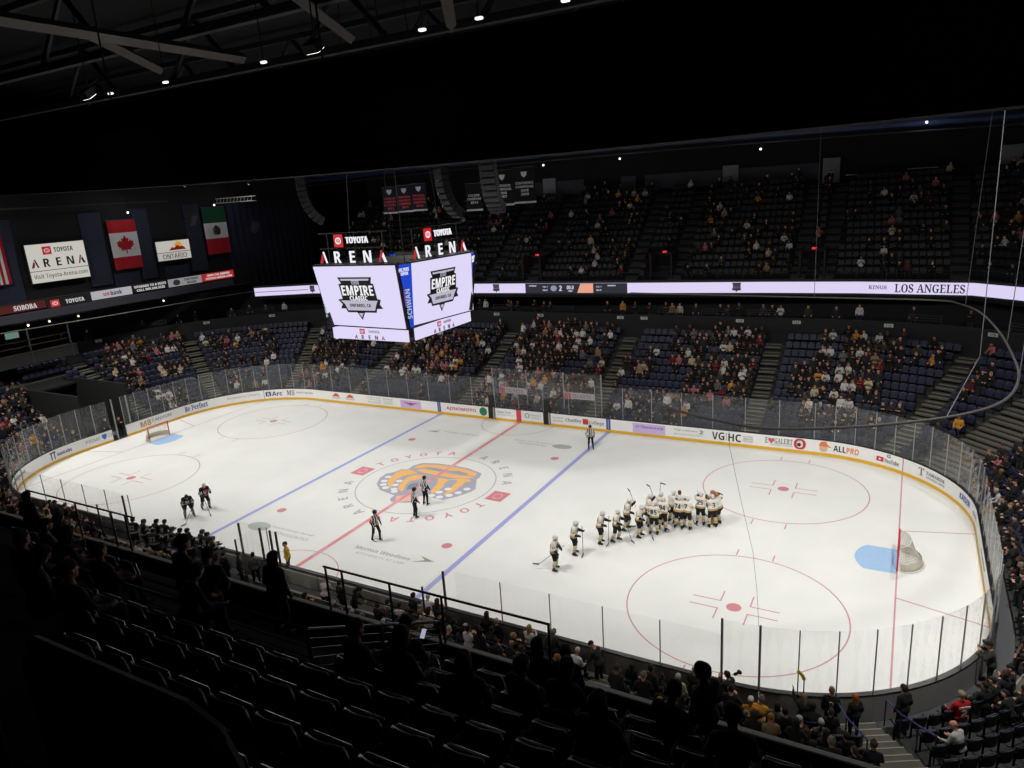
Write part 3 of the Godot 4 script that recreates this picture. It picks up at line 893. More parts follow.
func lower_bowl() -> void:
	var root := structure("floor", "stepped concrete terraces of the lower seating bowl")
	var conc := noisy("terrace", Color(0.15, 0.15, 0.155), Color(0.2, 0.2, 0.2), 0.05, 0.9, 0.5)
	for k in 13:
		var d0 := row_d(k) - 0.45
		var d1 := row_d(k) + 0.42
		for seg in ([[141.9, LOOP + 137.7]] if k < 10 else [[0.0, LOOP]]):
			part(root, "terrace_row", band(seg[0], seg[1], [Vector2(d0, row_y(k) - 0.5), Vector2(d0, row_y(k)), Vector2(d1, row_y(k)), Vector2(d1, row_y(k) - 0.5)], 1.4), conc)
	part(root, "walkway", band(0, LOOP, [Vector2(0.17, -0.2), Vector2(0.17, 0.0), Vector2(0.85, 0.0), Vector2(0.85, -0.2)], 1.4), mat(0.3, 0.3, 0.31, 0.8))
	# black wall behind the top row, the suite floor above it and its back wall, under the upper deck
	var wl := structure("wall_1", "black wall behind the last row of the lower bowl")
	part(wl, "wall_face", band(142.5, LOOP + 64, [Vector2(12.2, 4.2), Vector2(12.2, 6.72), Vector2(12.45, 6.72), Vector2(12.45, 4.2)], 1.4), mat(0.085, 0.085, 0.09, 0.85))
	part(wl, "suite_floor", band(142.5, LOOP + 64, [Vector2(12.4, 5.6), Vector2(12.4, 5.8), Vector2(19, 5.8), Vector2(19, 5.6)], 1.4), mat(0.1, 0.1, 0.1, 0.9))
	part(wl, "suite_back", band(142.5, LOOP + 64, [Vector2(18.6, 5.7), Vector2(18.6, 9.0), Vector2(18.9, 9.0), Vector2(18.9, 5.7)], 1.4), mat(0.09, 0.09, 0.1, 0.9))
	# rails in front of the suites
	var rail := mat(0.22, 0.22, 0.23, 0.4, 0.4)
	for q in [[147.0, 149.0], [151.5, 153.5], [3.0, 5.5], [13.0, 15.0], [19.5, 21.5], [29.6, 31.4], [33.4, 35.6], [37.2, 39.4], [45.9, 46.8], [48.6, 49.4]]:
		var t := thing("suite_rail", "short grey guard rail above the lower seats, %s from the left" % ORD[counts.get("suite_rail", -1) + 1], "rail", Vector3.ZERO, 0, "suite guard rails")
		for y in [6.95, 7.15, 7.35]:
			part(t, "bar", tube([outl(q[0], 12.3).origin + Vector3(0, y, 0), outl((q[0] + q[1]) / 2, 12.3).origin + Vector3(0, y, 0), outl(q[1], 12.3).origin + Vector3(0, y, 0)], 0.022), rail)
		for u in q:
			part(t, "post", tube([outl(u, 12.3).origin + Vector3(0, 6.7, 0), outl(u, 12.3).origin + Vector3(0, 7.36, 0)], 0.03), rail)
	# section plates on that wall
	var n := 101
	for q in [143.2, 146.2, 150.6, 153.4, 157.5, 1.0, 8.0, 13.4, 18.2, 26.2, 28.4, 36.6, 41.0, 45.4, 48.2]:
		var t := thing("section_sign", "small white section plate on the black wall above the lower seats, %s from the left" % ORD[n - 101], "sign", outl(q, 12.12).origin + Vector3(0, 6.45, 0), 0, "")
		t.basis = outl(q, 0).basis
		part(t, "plate", box(0.62, 0.26, 0.03, 0.006), mat(0.75, 0.75, 0.72, 0.5))
		part(t, "number", lettering(str(n), sans_bold, 0.18, 0, 0.01), mat(0.1, 0.1, 0.1), Vector3(0, 0, 0.02))
		n += 1
	# aisle stairs, two steps to a row, with pale nosings
	var stepm := noisy("stair", Color(0.3, 0.29, 0.26), Color(0.36, 0.34, 0.3), 0.06, 0.9, 0.7)
	var nosing := mat(0.55, 0.54, 0.5, 0.7)
	for a in aisles:
		if a > 84 and a < 125:
			continue
		var st := structure("stair", "concrete aisle stair with pale step edges, %s" % aisle_place(a))
		st.set_meta("kind", "thing")
		st.set_meta("category", "stairs")
		for k in 13:
			if in_tunnel(a):
				continue
			for h in 2:
				var xf := outl(a, row_d(k) - 0.45 + 0.425 * h - 0.2)
				var y := row_y(k) - (0.0 if h else 0.13)
				part(st, "step", box(2.9 if a == 50.7 else 1.25, 0.14, 0.4, 0.015), stepm, xf.origin + Vector3(0, y - 0.06 + (0.03 if h else 0.03), 0), xf.basis)
				if a == 50.7:
					continue
				part(st, "nosing", box(1.2, 0.02, 0.05, 0.004), nosing, xf.origin + xf.basis.z * 0.18 + Vector3(0, y + 0.045, 0), xf.basis)
	# the players' tunnel at the left end
	var tu := structure("wall_2", "black players tunnel through the left end seats")
	var bl := mat(0.03, 0.03, 0.035, 0.9)
	for q in [137.75, 141.85]:
		part(tu, "tunnel_side", box(0.2, 4.4, 9.0, 0.02), bl, outl(q, 5.4).origin + Vector3(0, 2.1, 0), outl(q, 0).basis)
	part(tu, "tunnel_roof", box(4.3, 0.2, 2.5, 0.02), bl, outl(139.8, 9.2).origin + Vector3(0, 3.9, 0), outl(139.8, 0).basis)
	part(tu, "tunnel_floor", box(4.0, 0.06, 9.8, 0.01), mat(0.06, 0.06, 0.06, 0.9), outl(139.8, 5.2).origin + Vector3(0, 0.03, 0), outl(139.8, 0).basis)
	part(tu, "tunnel_curtain", box(4.0, 4.0, 0.1, 0.02), bl, outl(139.8, 9.8).origin + Vector3(0, 2.0, 0), outl(139.8, 0).basis)
	part(tu, "tunnel_rail", tube([outl(137.7, 1.0).origin + Vector3(0, 1.4, 0), outl(137.7, 9.5).origin + Vector3(0, 4.9, 0)], 0.04), mat(0.3, 0.3, 0.3, 0.5, 0.3))
	# seats, all as one mass except the nearest, which near_seats() builds one by one
	var xfs: Array = []
	for k in 13:
		var d := row_d(k)
		var s := 0.2
		while s < LOOP:
			var w := 0.54 / stretch(s, d)
			s += w
			if in_aisle(s, d) or (in_tunnel(s) and k < 11) or (k < 4 and s > 65.5 and s < 79.5):
				continue
			if k < 2 and s > 93 and s < 114:
				continue
			if s > 84 and s < 122 and k > 5:
				continue
			var xf := outl(s, d + 0.18)
			xf.origin.y = row_y(k)
			xfs.append(xf)
	seat_mass("lower_bowl_seats", "rows of dark blue folding seats filling the lower bowl round the rink", xfs, true)


func aisle_place(a: float) -> String:
	var n := 0
	for b in aisles:
		if zone(b) == zone(a) and b <= a:
			n += 1
	return "%s one %s" % [ORD[n - 1], zone(a)]


func zone(s: float) -> String:
	if s < 43.9:
		return "from the left on the far side"
	if s < 57.3:
		return "in the far right corner"
	if s < 66.2:
		return "behind the right net"
	if s < 79.6:
		return "in the near right corner"
	if s < 123.5:
		return "from the right on the near side"
	if s < 137:
		return "in the near left corner"
	return "behind the left net" if s < 145.7 else "in the far left corner"


func where_far(s: float) -> String:
	s = fposmod(s, LOOP)
	if s > 43.9 and s < 57.3:
		return "in the far right corner at curve %d" % int(s - 43)
	if s >= 57.3 and s < 66.2:
		return "behind the right net"
	if s >= 66.2 and s < 79.6:
		return "in the near right corner at curve %d" % int(s - 65)
	if s >= 79.6 and s < 123.5:
		return "on the near side, %d metres along" % int(s - 79)
	if s >= 123.5 and s < 137:
		return "in the near left corner at curve %d" % int(s - 122)
	if s >= 137 and s < 145.7:
		return "behind the left net, %d metres along" % int(s - 136)
	if s >= 145.7:
		return "in the far left corner at curve %d" % int(s - 144)
	return "%d metres from the left along the far side" % int(s)


var seat_meshes: Array = []


func seat_parts() -> Array:
	if seat_meshes.is_empty():
		# backrest: a shell bent round the sitter, with a rounded top edge
		var v := PackedVector3Array()
		var cols := 6
		var rows := 5
		var f := func(i: int, j: int, front: bool) -> Vector3:
			var u := -1.0 + 2.0 * i / cols
			var h := float(j) / rows
			var x := u * (0.225 - 0.03 * pow(h, 4))
			var y := 0.40 + 0.47 * h - 0.05 * pow(absf(u), 3) * (1 if j == rows else 0)
			var z := -0.07 * h + 0.07 * u * u + (0.018 if front else -0.022)
			return Vector3(x, y, z)
		for i in cols:
			for j in rows:
				quad(v, f.call(i, j, true), f.call(i, j + 1, true), f.call(i + 1, j + 1, true), f.call(i + 1, j, true))
				quad(v, f.call(i, j, false), f.call(i + 1, j, false), f.call(i + 1, j + 1, false), f.call(i, j + 1, false))
			quad(v, f.call(i, rows, true), f.call(i, rows, false), f.call(i + 1, rows, false), f.call(i + 1, rows, true))
			quad(v, f.call(i, 0, true), f.call(i + 1, 0, true), f.call(i + 1, 0, false), f.call(i, 0, false))
		for j in rows:
			quad(v, f.call(0, j, true), f.call(0, j, false), f.call(0, j + 1, false), f.call(0, j + 1, true))
			quad(v, f.call(cols, j, true), f.call(cols, j + 1, true), f.call(cols, j + 1, false), f.call(cols, j, false))
		var pan := PackedVector3Array()
		box_tris(pan, Vector3(0.43, 0.4, 0.06), 0.018, Vector3(0, 0.58, 0.1), Basis(Vector3.RIGHT, -0.12))
		var arm := PackedVector3Array()
		box_tris(arm, Vector3(0.05, 0.035, 0.34), 0.012, Vector3(0.265, 0.64, 0.15))
		box_tris(arm, Vector3(0.035, 0.62, 0.07), 0.01, Vector3(0.265, 0.32, 0.05))
		box_tris(arm, Vector3(0.06, 0.03, 0.22), 0.008, Vector3(0.265, 0.015, 0.05))
		seat_meshes = [tri_mesh(v, true), tri_mesh(pan), tri_mesh(arm)]
	return seat_meshes


func seat_mass(nm: String, label: String, xfs: Array, lower: bool) -> void:
	var whole := ArrayMesh.new()
	for m in seat_parts():
		whole.add_surface_from_arrays(Mesh.PRIMITIVE_TRIANGLES, m.surface_get_arrays(0))
	whole.surface_set_material(0, mat(0.13, 0.14, 0.24, 0.5) if lower else mat(0.035, 0.038, 0.06, 0.6))  # upper deck copy of the seat colour has the dimness up there put in
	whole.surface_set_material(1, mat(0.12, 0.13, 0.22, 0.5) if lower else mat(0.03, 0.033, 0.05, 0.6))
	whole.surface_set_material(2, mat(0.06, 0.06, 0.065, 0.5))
	var mm := MultiMesh.new()
	mm.transform_format = MultiMesh.TRANSFORM_3D
	mm.mesh = whole
	mm.instance_count = xfs.size()
	for i in xfs.size():
		mm.set_instance_transform(i, (xfs[i] as Transform3D).scaled_local(Vector3(1.13, 1, 1)))
	var o := MultiMeshInstance3D.new()
	o.name = nm
	o.multimesh = mm
	add_child(o, true)
	meta(o, label, "seats", "", "stuff")


func one_seat(xf: Transform3D, label: String, group: String, dark: bool) -> void:
	var t := thing("stadium_seat", label, "seat", Vector3.ZERO, 0, group)
	t.transform = xf
	var m := seat_parts()
	var shell_m := mat(0.022, 0.022, 0.026, 0.32, 0, 0.5) if dark else mat(0.1, 0.105, 0.16, 0.4)  # near deck shell: the same navy, darkened to stand for shade
	part(t, "backrest", m[0], shell_m)
	part(t, "seat_pan", m[1], shell_m)
	part(t, "armrest", m[2], mat(0.02, 0.02, 0.022, 0.6, 0, 0.2))


func rib_path(poly: Array, off: float) -> Array:   # the ribbon's outline moved outwards
	var out: Array = []
	for i in poly.size():
		var d: Vector2 = (poly[mini(i + 1, poly.size() - 1)] - poly[maxi(i - 1, 0)]).normalized()
		out.append(poly[i] + Vector2(d.y, -d.x) * off)
	return out


func sub_path(poly: Array, s0: float, s1: float) -> Array:
	var out: Array = []
	var s := 0.0
	for i in poly.size() - 1:
		var a: Vector2 = poly[i]
		var b: Vector2 = poly[i + 1]
		var l := a.distance_to(b)
		if s + l > s0 and s < s1:
			var t0 := maxf(0, (s0 - s) / l)
			var t1 := minf(1, (s1 - s) / l)
			if out.is_empty():
				out.append(a.lerp(b, t0))
			out.append(a.lerp(b, t1))
		s += l
	return out


func path_at(poly: Array, s: float) -> Transform3D:
	for i in poly.size() - 1:
		var a: Vector2 = poly[i]
		var b: Vector2 = poly[i + 1]
		var l := a.distance_to(b)
		if s <= l or i == poly.size() - 2:
			var d := (b - a) / l
			var p := a + d * s
			return Transform3D(Basis(Vector3(d.x, 0, d.y), Vector3.UP, Vector3(-d.y, 0, d.x)), Vector3(p.x, 0, p.y))
		s -= l
	return Transform3D()


func path_s(poly: Array, x: float) -> float:   # length along to the point with that x (on the far straight)
	var s := 0.0
	for i in poly.size() - 1:
		var a: Vector2 = poly[i]
		var b: Vector2 = poly[i + 1]
		if x >= a.x and x <= b.x:
			return s + a.distance_to(b) * (x - a.x) / (b.x - a.x)
		s += a.distance_to(b)
	return s


func path_len(poly: Array) -> float:
	var s := 0.0
	for i in poly.size() - 1:
		s += poly[i].distance_to(poly[i + 1])
	return s


func wall_strip(poly: Array, y0: float, y1: float, thick: float) -> ArrayMesh:
	var v := PackedVector3Array()
	var outer := rib_path(poly, thick)
	for i in poly.size() - 1:
		var a := Vector3(poly[i].x, y0, poly[i].y)
		var b := Vector3(poly[i + 1].x, y0, poly[i + 1].y)
		var c := Vector3(outer[i].x, y0, outer[i].y)
		var d := Vector3(outer[i + 1].x, y0, outer[i + 1].y)
		var u := Vector3(0, y1 - y0, 0)
		quad(v, a, a + u, b + u, b)
		quad(v, c, d, d + u, c + u)
		quad(v, a + u, c + u, d + u, b + u)
		quad(v, a, b, d, c)
		if i == 0:
			quad(v, a, c, c + u, a + u)
		if i == poly.size() - 2:
			quad(v, b, b + u, d + u, d)
	return tri_mesh(v)


const UP_ROWS := 14
var upper_aisles: Array = [-30.5, -20.5, -10.5, -6.0, 4.0, 8.0, 18.4, 20.6, 30.0]


func up_y(j: float) -> float:
	return 9.35 + 0.56 * j


func upper_bowl() -> void:
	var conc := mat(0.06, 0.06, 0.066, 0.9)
	var root := structure("floor", "stepped terraces of the far upper seating deck")
	var deck := rib.slice(1)
	for j in UP_ROWS:
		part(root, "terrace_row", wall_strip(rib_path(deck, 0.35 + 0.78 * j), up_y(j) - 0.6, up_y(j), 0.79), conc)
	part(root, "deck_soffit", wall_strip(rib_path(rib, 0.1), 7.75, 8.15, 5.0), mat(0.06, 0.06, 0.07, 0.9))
	# back wall of the upper deck, a strip painted as lit, door surrounds and a corner painted as orange-lit at the right
	var bw := structure("wall_3", "dark wall behind the far upper deck with a band painted paler for light")
	part(bw, "wall_face", wall_strip(rib_path(deck, 12.6), 16.4, 22.5, 0.3), mat(0.09, 0.09, 0.1, 0.9))
	var path := rib_path(deck, 12.4)
	for q in [[-19.0, -9.5], [-8.4, -5.2], [-1.0, 0.6], [1.6, 9.6], [10.8, 18.4]]:
		part(bw, "lit_band_paint", wall_strip(sub_path(path, path_s(path, q[0]), path_s(path, q[1])), 17.2, 18.7, 0.1), mat(0.26, 0.26, 0.31, 0.8))  # paler paint stands for light on the concourse wall
	for x in [-9.1, 10.3, 19.5, 33.5]:
		var xf := path_at(path, path_s(path, x))
		part(bw, "door_surround", box(1.5, 2.3, 0.3, 0.03), mat(0.55, 0.55, 0.58, 0.8), xf.origin + Vector3(0, 17.9, 0) + xf.basis.z * 0.2, xf.basis)
	var ow := path_at(path, path_s(path, 33.5) + 6.5)
	part(bw, "painted_lit_wall", box(9, 2.4, 0.2, 0.03), mat(0.62, 0.46, 0.3, 0.8), ow.origin + Vector3(0, 18.2, 0) + ow.basis.z * 0.2, ow.basis)  # tan colour stands for orange light falling on this wall
	# ribbon board
	var rb := thing("ribbon_board", "long glowing lavender ribbon screen along the front of the upper deck", "screen")
	part(rb, "screen", wall_strip(sub_path(rib_path(rib, -0.12), 0.2, path_len(rib) - 1), 8.2, 9.12, 0.1), glow(0.89, 0.85, 0.985, 0.93))
	part(rb, "fascia", wall_strip(rib, 8.0, 9.35, 0.4), mat(0.07, 0.07, 0.08, 0.7))
	var face := rib_path(rib, -0.15)
	var rtxt := func(_k: int, text: String, font: Font, x: float, w: float, h: float, m: Material, dy := 0.0) -> void:
		var xf := path_at(face, path_s(face, x))
		part(rb, "screen_lettering", lettering(text, font, h, w, 0.02), m, xf.origin + Vector3(0, 8.66 + dy, 0) + xf.basis.z * 0.02, xf.basis)
	var ink := mat(0.03, 0.03, 0.04, 0.6)
	rtxt.call(0, "LOS ANGELES", serif_bold, 28.05, 4.7, 0.66, ink)
	rtxt.call(0, "KINGS", serif_bold, 24.5, 1.3, 0.3, mat(0.5, 0.46, 0.55, 0.6), 0.05)
	# the dark score panel, x -6.2 to 4.6
	var seg := sub_path(face, path_s(face, -6.4), path_s(face, 3.9))
	part(rb, "score_panel", wall_strip(rib_path(seg, -0.01), 8.2, 9.12, 0.02), glow(0.2, 0.2, 0.26, 0.55))
	var lit := glow(0.9, 0.9, 0.95, 0.8)
	for q in [["LOS ANGELES", -5.6, 0.75, 0.12, 0.24], ["T.O. 1", -4.3, 0.5, 0.14, 0.14], ["SOG 27", -4.3, 0.5, 0.14, -0.18], ["2", -2.7, 0.3, 0.5, 0.0], ["00.0", -1.7, 0.7, 0.36, 0.08], ["3RD", -1.7, 0.4, 0.16, -0.26], ["T.O. 1", 1.15, 0.5, 0.14, 0.14], ["SOG 31", 1.15, 0.5, 0.14, -0.18], ["HENDERSON", 2.4, 0.75, 0.12, 0.24]]:
		rtxt.call(0, q[0], sans_bold, q[1], q[2], q[3], lit, q[4])
	var sx := path_at(face, path_s(face, -3.4))
	part(rb, "score_badge", prism(disc_poly(0.32, 0.28), 0.03), glow(0.6, 0.62, 0.72, 0.8), sx.origin + Vector3(0, 8.66, 0) + sx.basis.z * 0.03, sx.basis)
	sx = path_at(face, path_s(face, -0.15))
	part(rb, "score_block", prism(PackedVector2Array([Vector2(-0.85, -0.44), Vector2(-0.5, 0.44), Vector2(0.75, 0.44), Vector2(0.75, -0.44)]), 0.03), glow(0.95, 0.66, 0.55, 0.9), sx.origin + Vector3(0, 8.66, 0) + sx.basis.z * 0.03, sx.basis)
	rtxt.call(0, "5", sans_bold, -0.35, 0.26, 0.46, glow(0.95, 0.9, 0.88, 0.8), 0.0)
	rtxt.call(0, "O", sans_bold, 0.25, 0.5, 0.5, mat(0.45, 0.25, 0.2), 0.0)
	for x in [-9.6, 13.6, -32.9]:
		var e := path_at(face, path_s(face, x))
		crest(rb, Transform3D(e.basis, e.origin + Vector3(0, 8.7, 0) + e.basis.z * 0.03), 0.30, mat(0.5, 0.46, 0.56, 0.6), mat(0.36, 0.33, 0.42, 0.6))
	var strip0 := sub_path(face, 0.3, path_s(face, -33.4))
	part(rb, "screen_line", wall_strip(rib_path(strip0, -0.01), 8.62, 8.68, 0.02), mat(0.4, 0.38, 0.5, 0.6))
	for x in [-30.0, -14.0, 2.0, 18.0, 31.0]:
		var e := path_at(face, path_s(face, x))
		var al := AreaLight3D.new()
		al.name = "ribbon_light"
		al.area_size = Vector2(12, 0.9)
		al.light_color = Color(0.9, 0.86, 1.0)
		al.light_energy = 0.7
		al.area_range = 80
		al.area_attenuation = 2
		al.shadow_enabled = true
		rb.add_child(al, true)
		al.transform = Transform3D(Basis(-e.basis.x, Vector3.UP, -e.basis.z), e.origin + Vector3(0, 8.66, 0) + e.basis.z * 0.4)
	# guard rail along the front of the deck
	var gr := thing("deck_rail", "thin grey guard rail along the front of the far upper deck", "rail")
	var rp := rib_path(deck, 0.2)
	for y in [9.75, 10.05]:
		part(gr, "rail_bar", tube(rp.map(func(p): return Vector3(p.x, y, p.y)), 0.022, -1, 5), mat(0.2, 0.2, 0.22, 0.5, 0.3))
	for k in 32:
		var xf := path_at(rp, 1.0 + 2.2 * k)
		part(gr, "rail_post", tube([xf.origin + Vector3(0, 9.3, 0), xf.origin + Vector3(0, 10.06, 0)], 0.02, -1, 5), mat(0.2, 0.2, 0.22, 0.5, 0.3))
	# aisle stairs of the upper deck
	var nosing := mat(0.5, 0.5, 0.5, 0.7)
	for i in upper_aisles.size():
		var x: float = upper_aisles[i]
		var st := thing("upper_stair", "steep upper deck stair with pale step edges, %s from the left" % ORD[i], "stairs", Vector3.ZERO, 0, "upper deck stairs")
		for j in UP_ROWS:
			var path_j := rib_path(deck, 0.35 + 0.78 * j)
			var xf := path_at(path_j, path_s(path_j, x))
			part(st, "step", box(1.2, 0.28, 0.42, 0.02), mat(0.2, 0.2, 0.2, 0.9), xf.origin + Vector3(0, up_y(j) - 0.42, 0) + xf.basis.z * 0.2, xf.basis)
			part(st, "nosing", box(1.15, 0.03, 0.07, 0.006), nosing, xf.origin + Vector3(0, up_y(j) + 0.0, 0) - xf.basis.z * 0.04, xf.basis)
	# portals with red exit signs
	var n := 0
	for x in [-6.2, 6.6, 19.4]:
		n += 1
		var pj := rib_path(deck, 3.2)
		var xf := path_at(pj, path_s(pj, x))
		var po := thing("portal", "dark entrance portal in the far upper deck, %s from the left" % ORD[n - 1], "portal", xf.origin + Vector3(0, 9.35, 0), 0, "upper deck portals")
		po.basis = xf.basis
		for s in [-1.0, 1.0]:
			part(po, "side_wall", box(0.18, 2.3, 2.6, 0.02), mat(0.16, 0.13, 0.11, 0.9), Vector3(s * 0.95, 1.15, 1.3))
		part(po, "lintel", box(2.0, 0.3, 0.3, 0.02), mat(0.14, 0.13, 0.13, 0.9), Vector3(0, 2.15, 0.6))
		part(po, "dark_opening", box(1.7, 2.0, 0.1, 0.02), mat(0.02, 0.02, 0.02, 0.9), Vector3(0, 1.0, 0.5))
		var es := thing("exit_sign", "small red lit exit sign over the %s upper portal from the left" % ORD[n - 1], "exit sign", xf.origin + Vector3(0, 11.65, 0) + xf.basis.z * 0.85, 0, "exit signs")
		es.basis = xf.basis
		part(es, "case", box(0.5, 0.3, 0.1, 0.01), mat(0.05, 0.05, 0.05))
		part(es, "lit_face", box(0.44, 0.24, 0.02, 0.004), glow(0.5, 0.02, 0.05, 0.6), Vector3(0, 0, 0.055))
		part(es, "letters", lettering("EXIT", sans_bold, 0.15, 0.36, 0.01), glow(1, 0.25, 0.35, 1.2), Vector3(0, 0, 0.072))
		var l := OmniLight3D.new()
		l.name = "exit_glow"
		l.light_color = Color(1, 0.1, 0.15)
		l.light_energy = 0.05
		l.omni_range = 20
		l.omni_attenuation = 2
		l.light_size = 0.05
		l.shadow_enabled = true
		es.add_child(l)
		l.position = Vector3(0, 0, 0.15)
	# pale shelves on brackets at the top of the deck
	for q in [[22.0, 17.4], [27.0, 17.6], [1.6, 16.9], [-1.6, 16.9]]:
		var pj := rib_path(deck, 11.8)
		var xf := path_at(pj, path_s(pj, q[0]))
		var b := thing("drink_rail", "pale drink rail at the top of the far upper deck, %s" % {22.0: "right of the third portal", 27.0: "furthest right", 1.6: "right of the middle", -1.6: "left of the middle"}[q[0]], "rail", xf.origin + Vector3(0, q[1], 0), 0, "top drink rails")
		b.basis = xf.basis
		part(b, "shelf", box(2.4, 0.08, 0.35, 0.01), mat(0.7, 0.7, 0.7, 0.5))
		part(b, "bracket", box(0.06, 0.5, 0.2, 0.01), mat(0.2, 0.2, 0.2, 0.5), Vector3(0, -0.28, -0.05))
	var xfs: Array = []
	for j in range(0, UP_ROWS):
		var path_j := rib_path(deck, 0.35 + 0.78 * j + 0.55)
		var L := path_len(path_j)
		var s := 0.3
		while s < L - 6:
			s += 0.54
			var xf := path_at(path_j, s)
			var ok := true
			for x in upper_aisles:
				if absf(xf.origin.x - x) < 0.85 and xf.origin.z < -20:
					ok = false
			if j < 4 and xf.origin.z < -20:
				for x in [-6.2, 6.6, 19.4]:
					if absf(xf.origin.x - x) < 1.3:
						ok = false
			if ok:
				xf.origin.y = up_y(j)
				xfs.append(xf)
	seat_mass("upper_deck_seats", "rows of folding seats darkened in colour for the dim far upper deck", xfs, false)


# a shield crest with a banner below: the event badge
func crest(parent: Node, xf: Transform3D, k: float, ink: Material, mid: Material) -> void:
	var p := func(a: Array) -> ArrayMesh:
		var q := PackedVector2Array()
		for i in a:
			q.append(Vector2(i[0], i[1]) * k)
		return prism(q, 0.02)
	var put := func(_k: int, nm: String, m: ArrayMesh, c: Material, z: float, x := 0.0, y := 0.0) -> void:
		part(parent, nm, m, c, xf * Vector3(x * k, y * k, z), xf.basis)
	put.call(0, "crest_bar", p.call([[-1.25, 1.3], [1.25, 1.3], [1.15, 0.9], [-1.15, 0.9]]), mid, 0.0)
	put.call(0, "crest_plate", p.call([[-1.1, 0.95], [1.1, 0.95], [1.15, -0.2], [-1.0, -0.2]]), ink, 0.01)
	put.call(0, "crest_ribbon", p.call([[-1.35, -0.25], [1.35, -0.25], [1.1, -0.55], [1.35, -0.85], [0.9, -0.95], [-0.9, -0.95], [-1.35, -0.85], [-1.1, -0.55]]), mid, 0.0)
	put.call(0, "crest_point", p.call([[-0.35, -0.95], [0.35, -0.95], [0, -1.5]]), ink, 0.005)


# ---------------------------------------------------------------- the near upper deck under the camera
func fg_y(j: int) -> float:
	return 9.1 + 0.5 * (0 if j == 1 else j)


func fg_z(j: int) -> float:
	return 25.17 + 0.8 * j


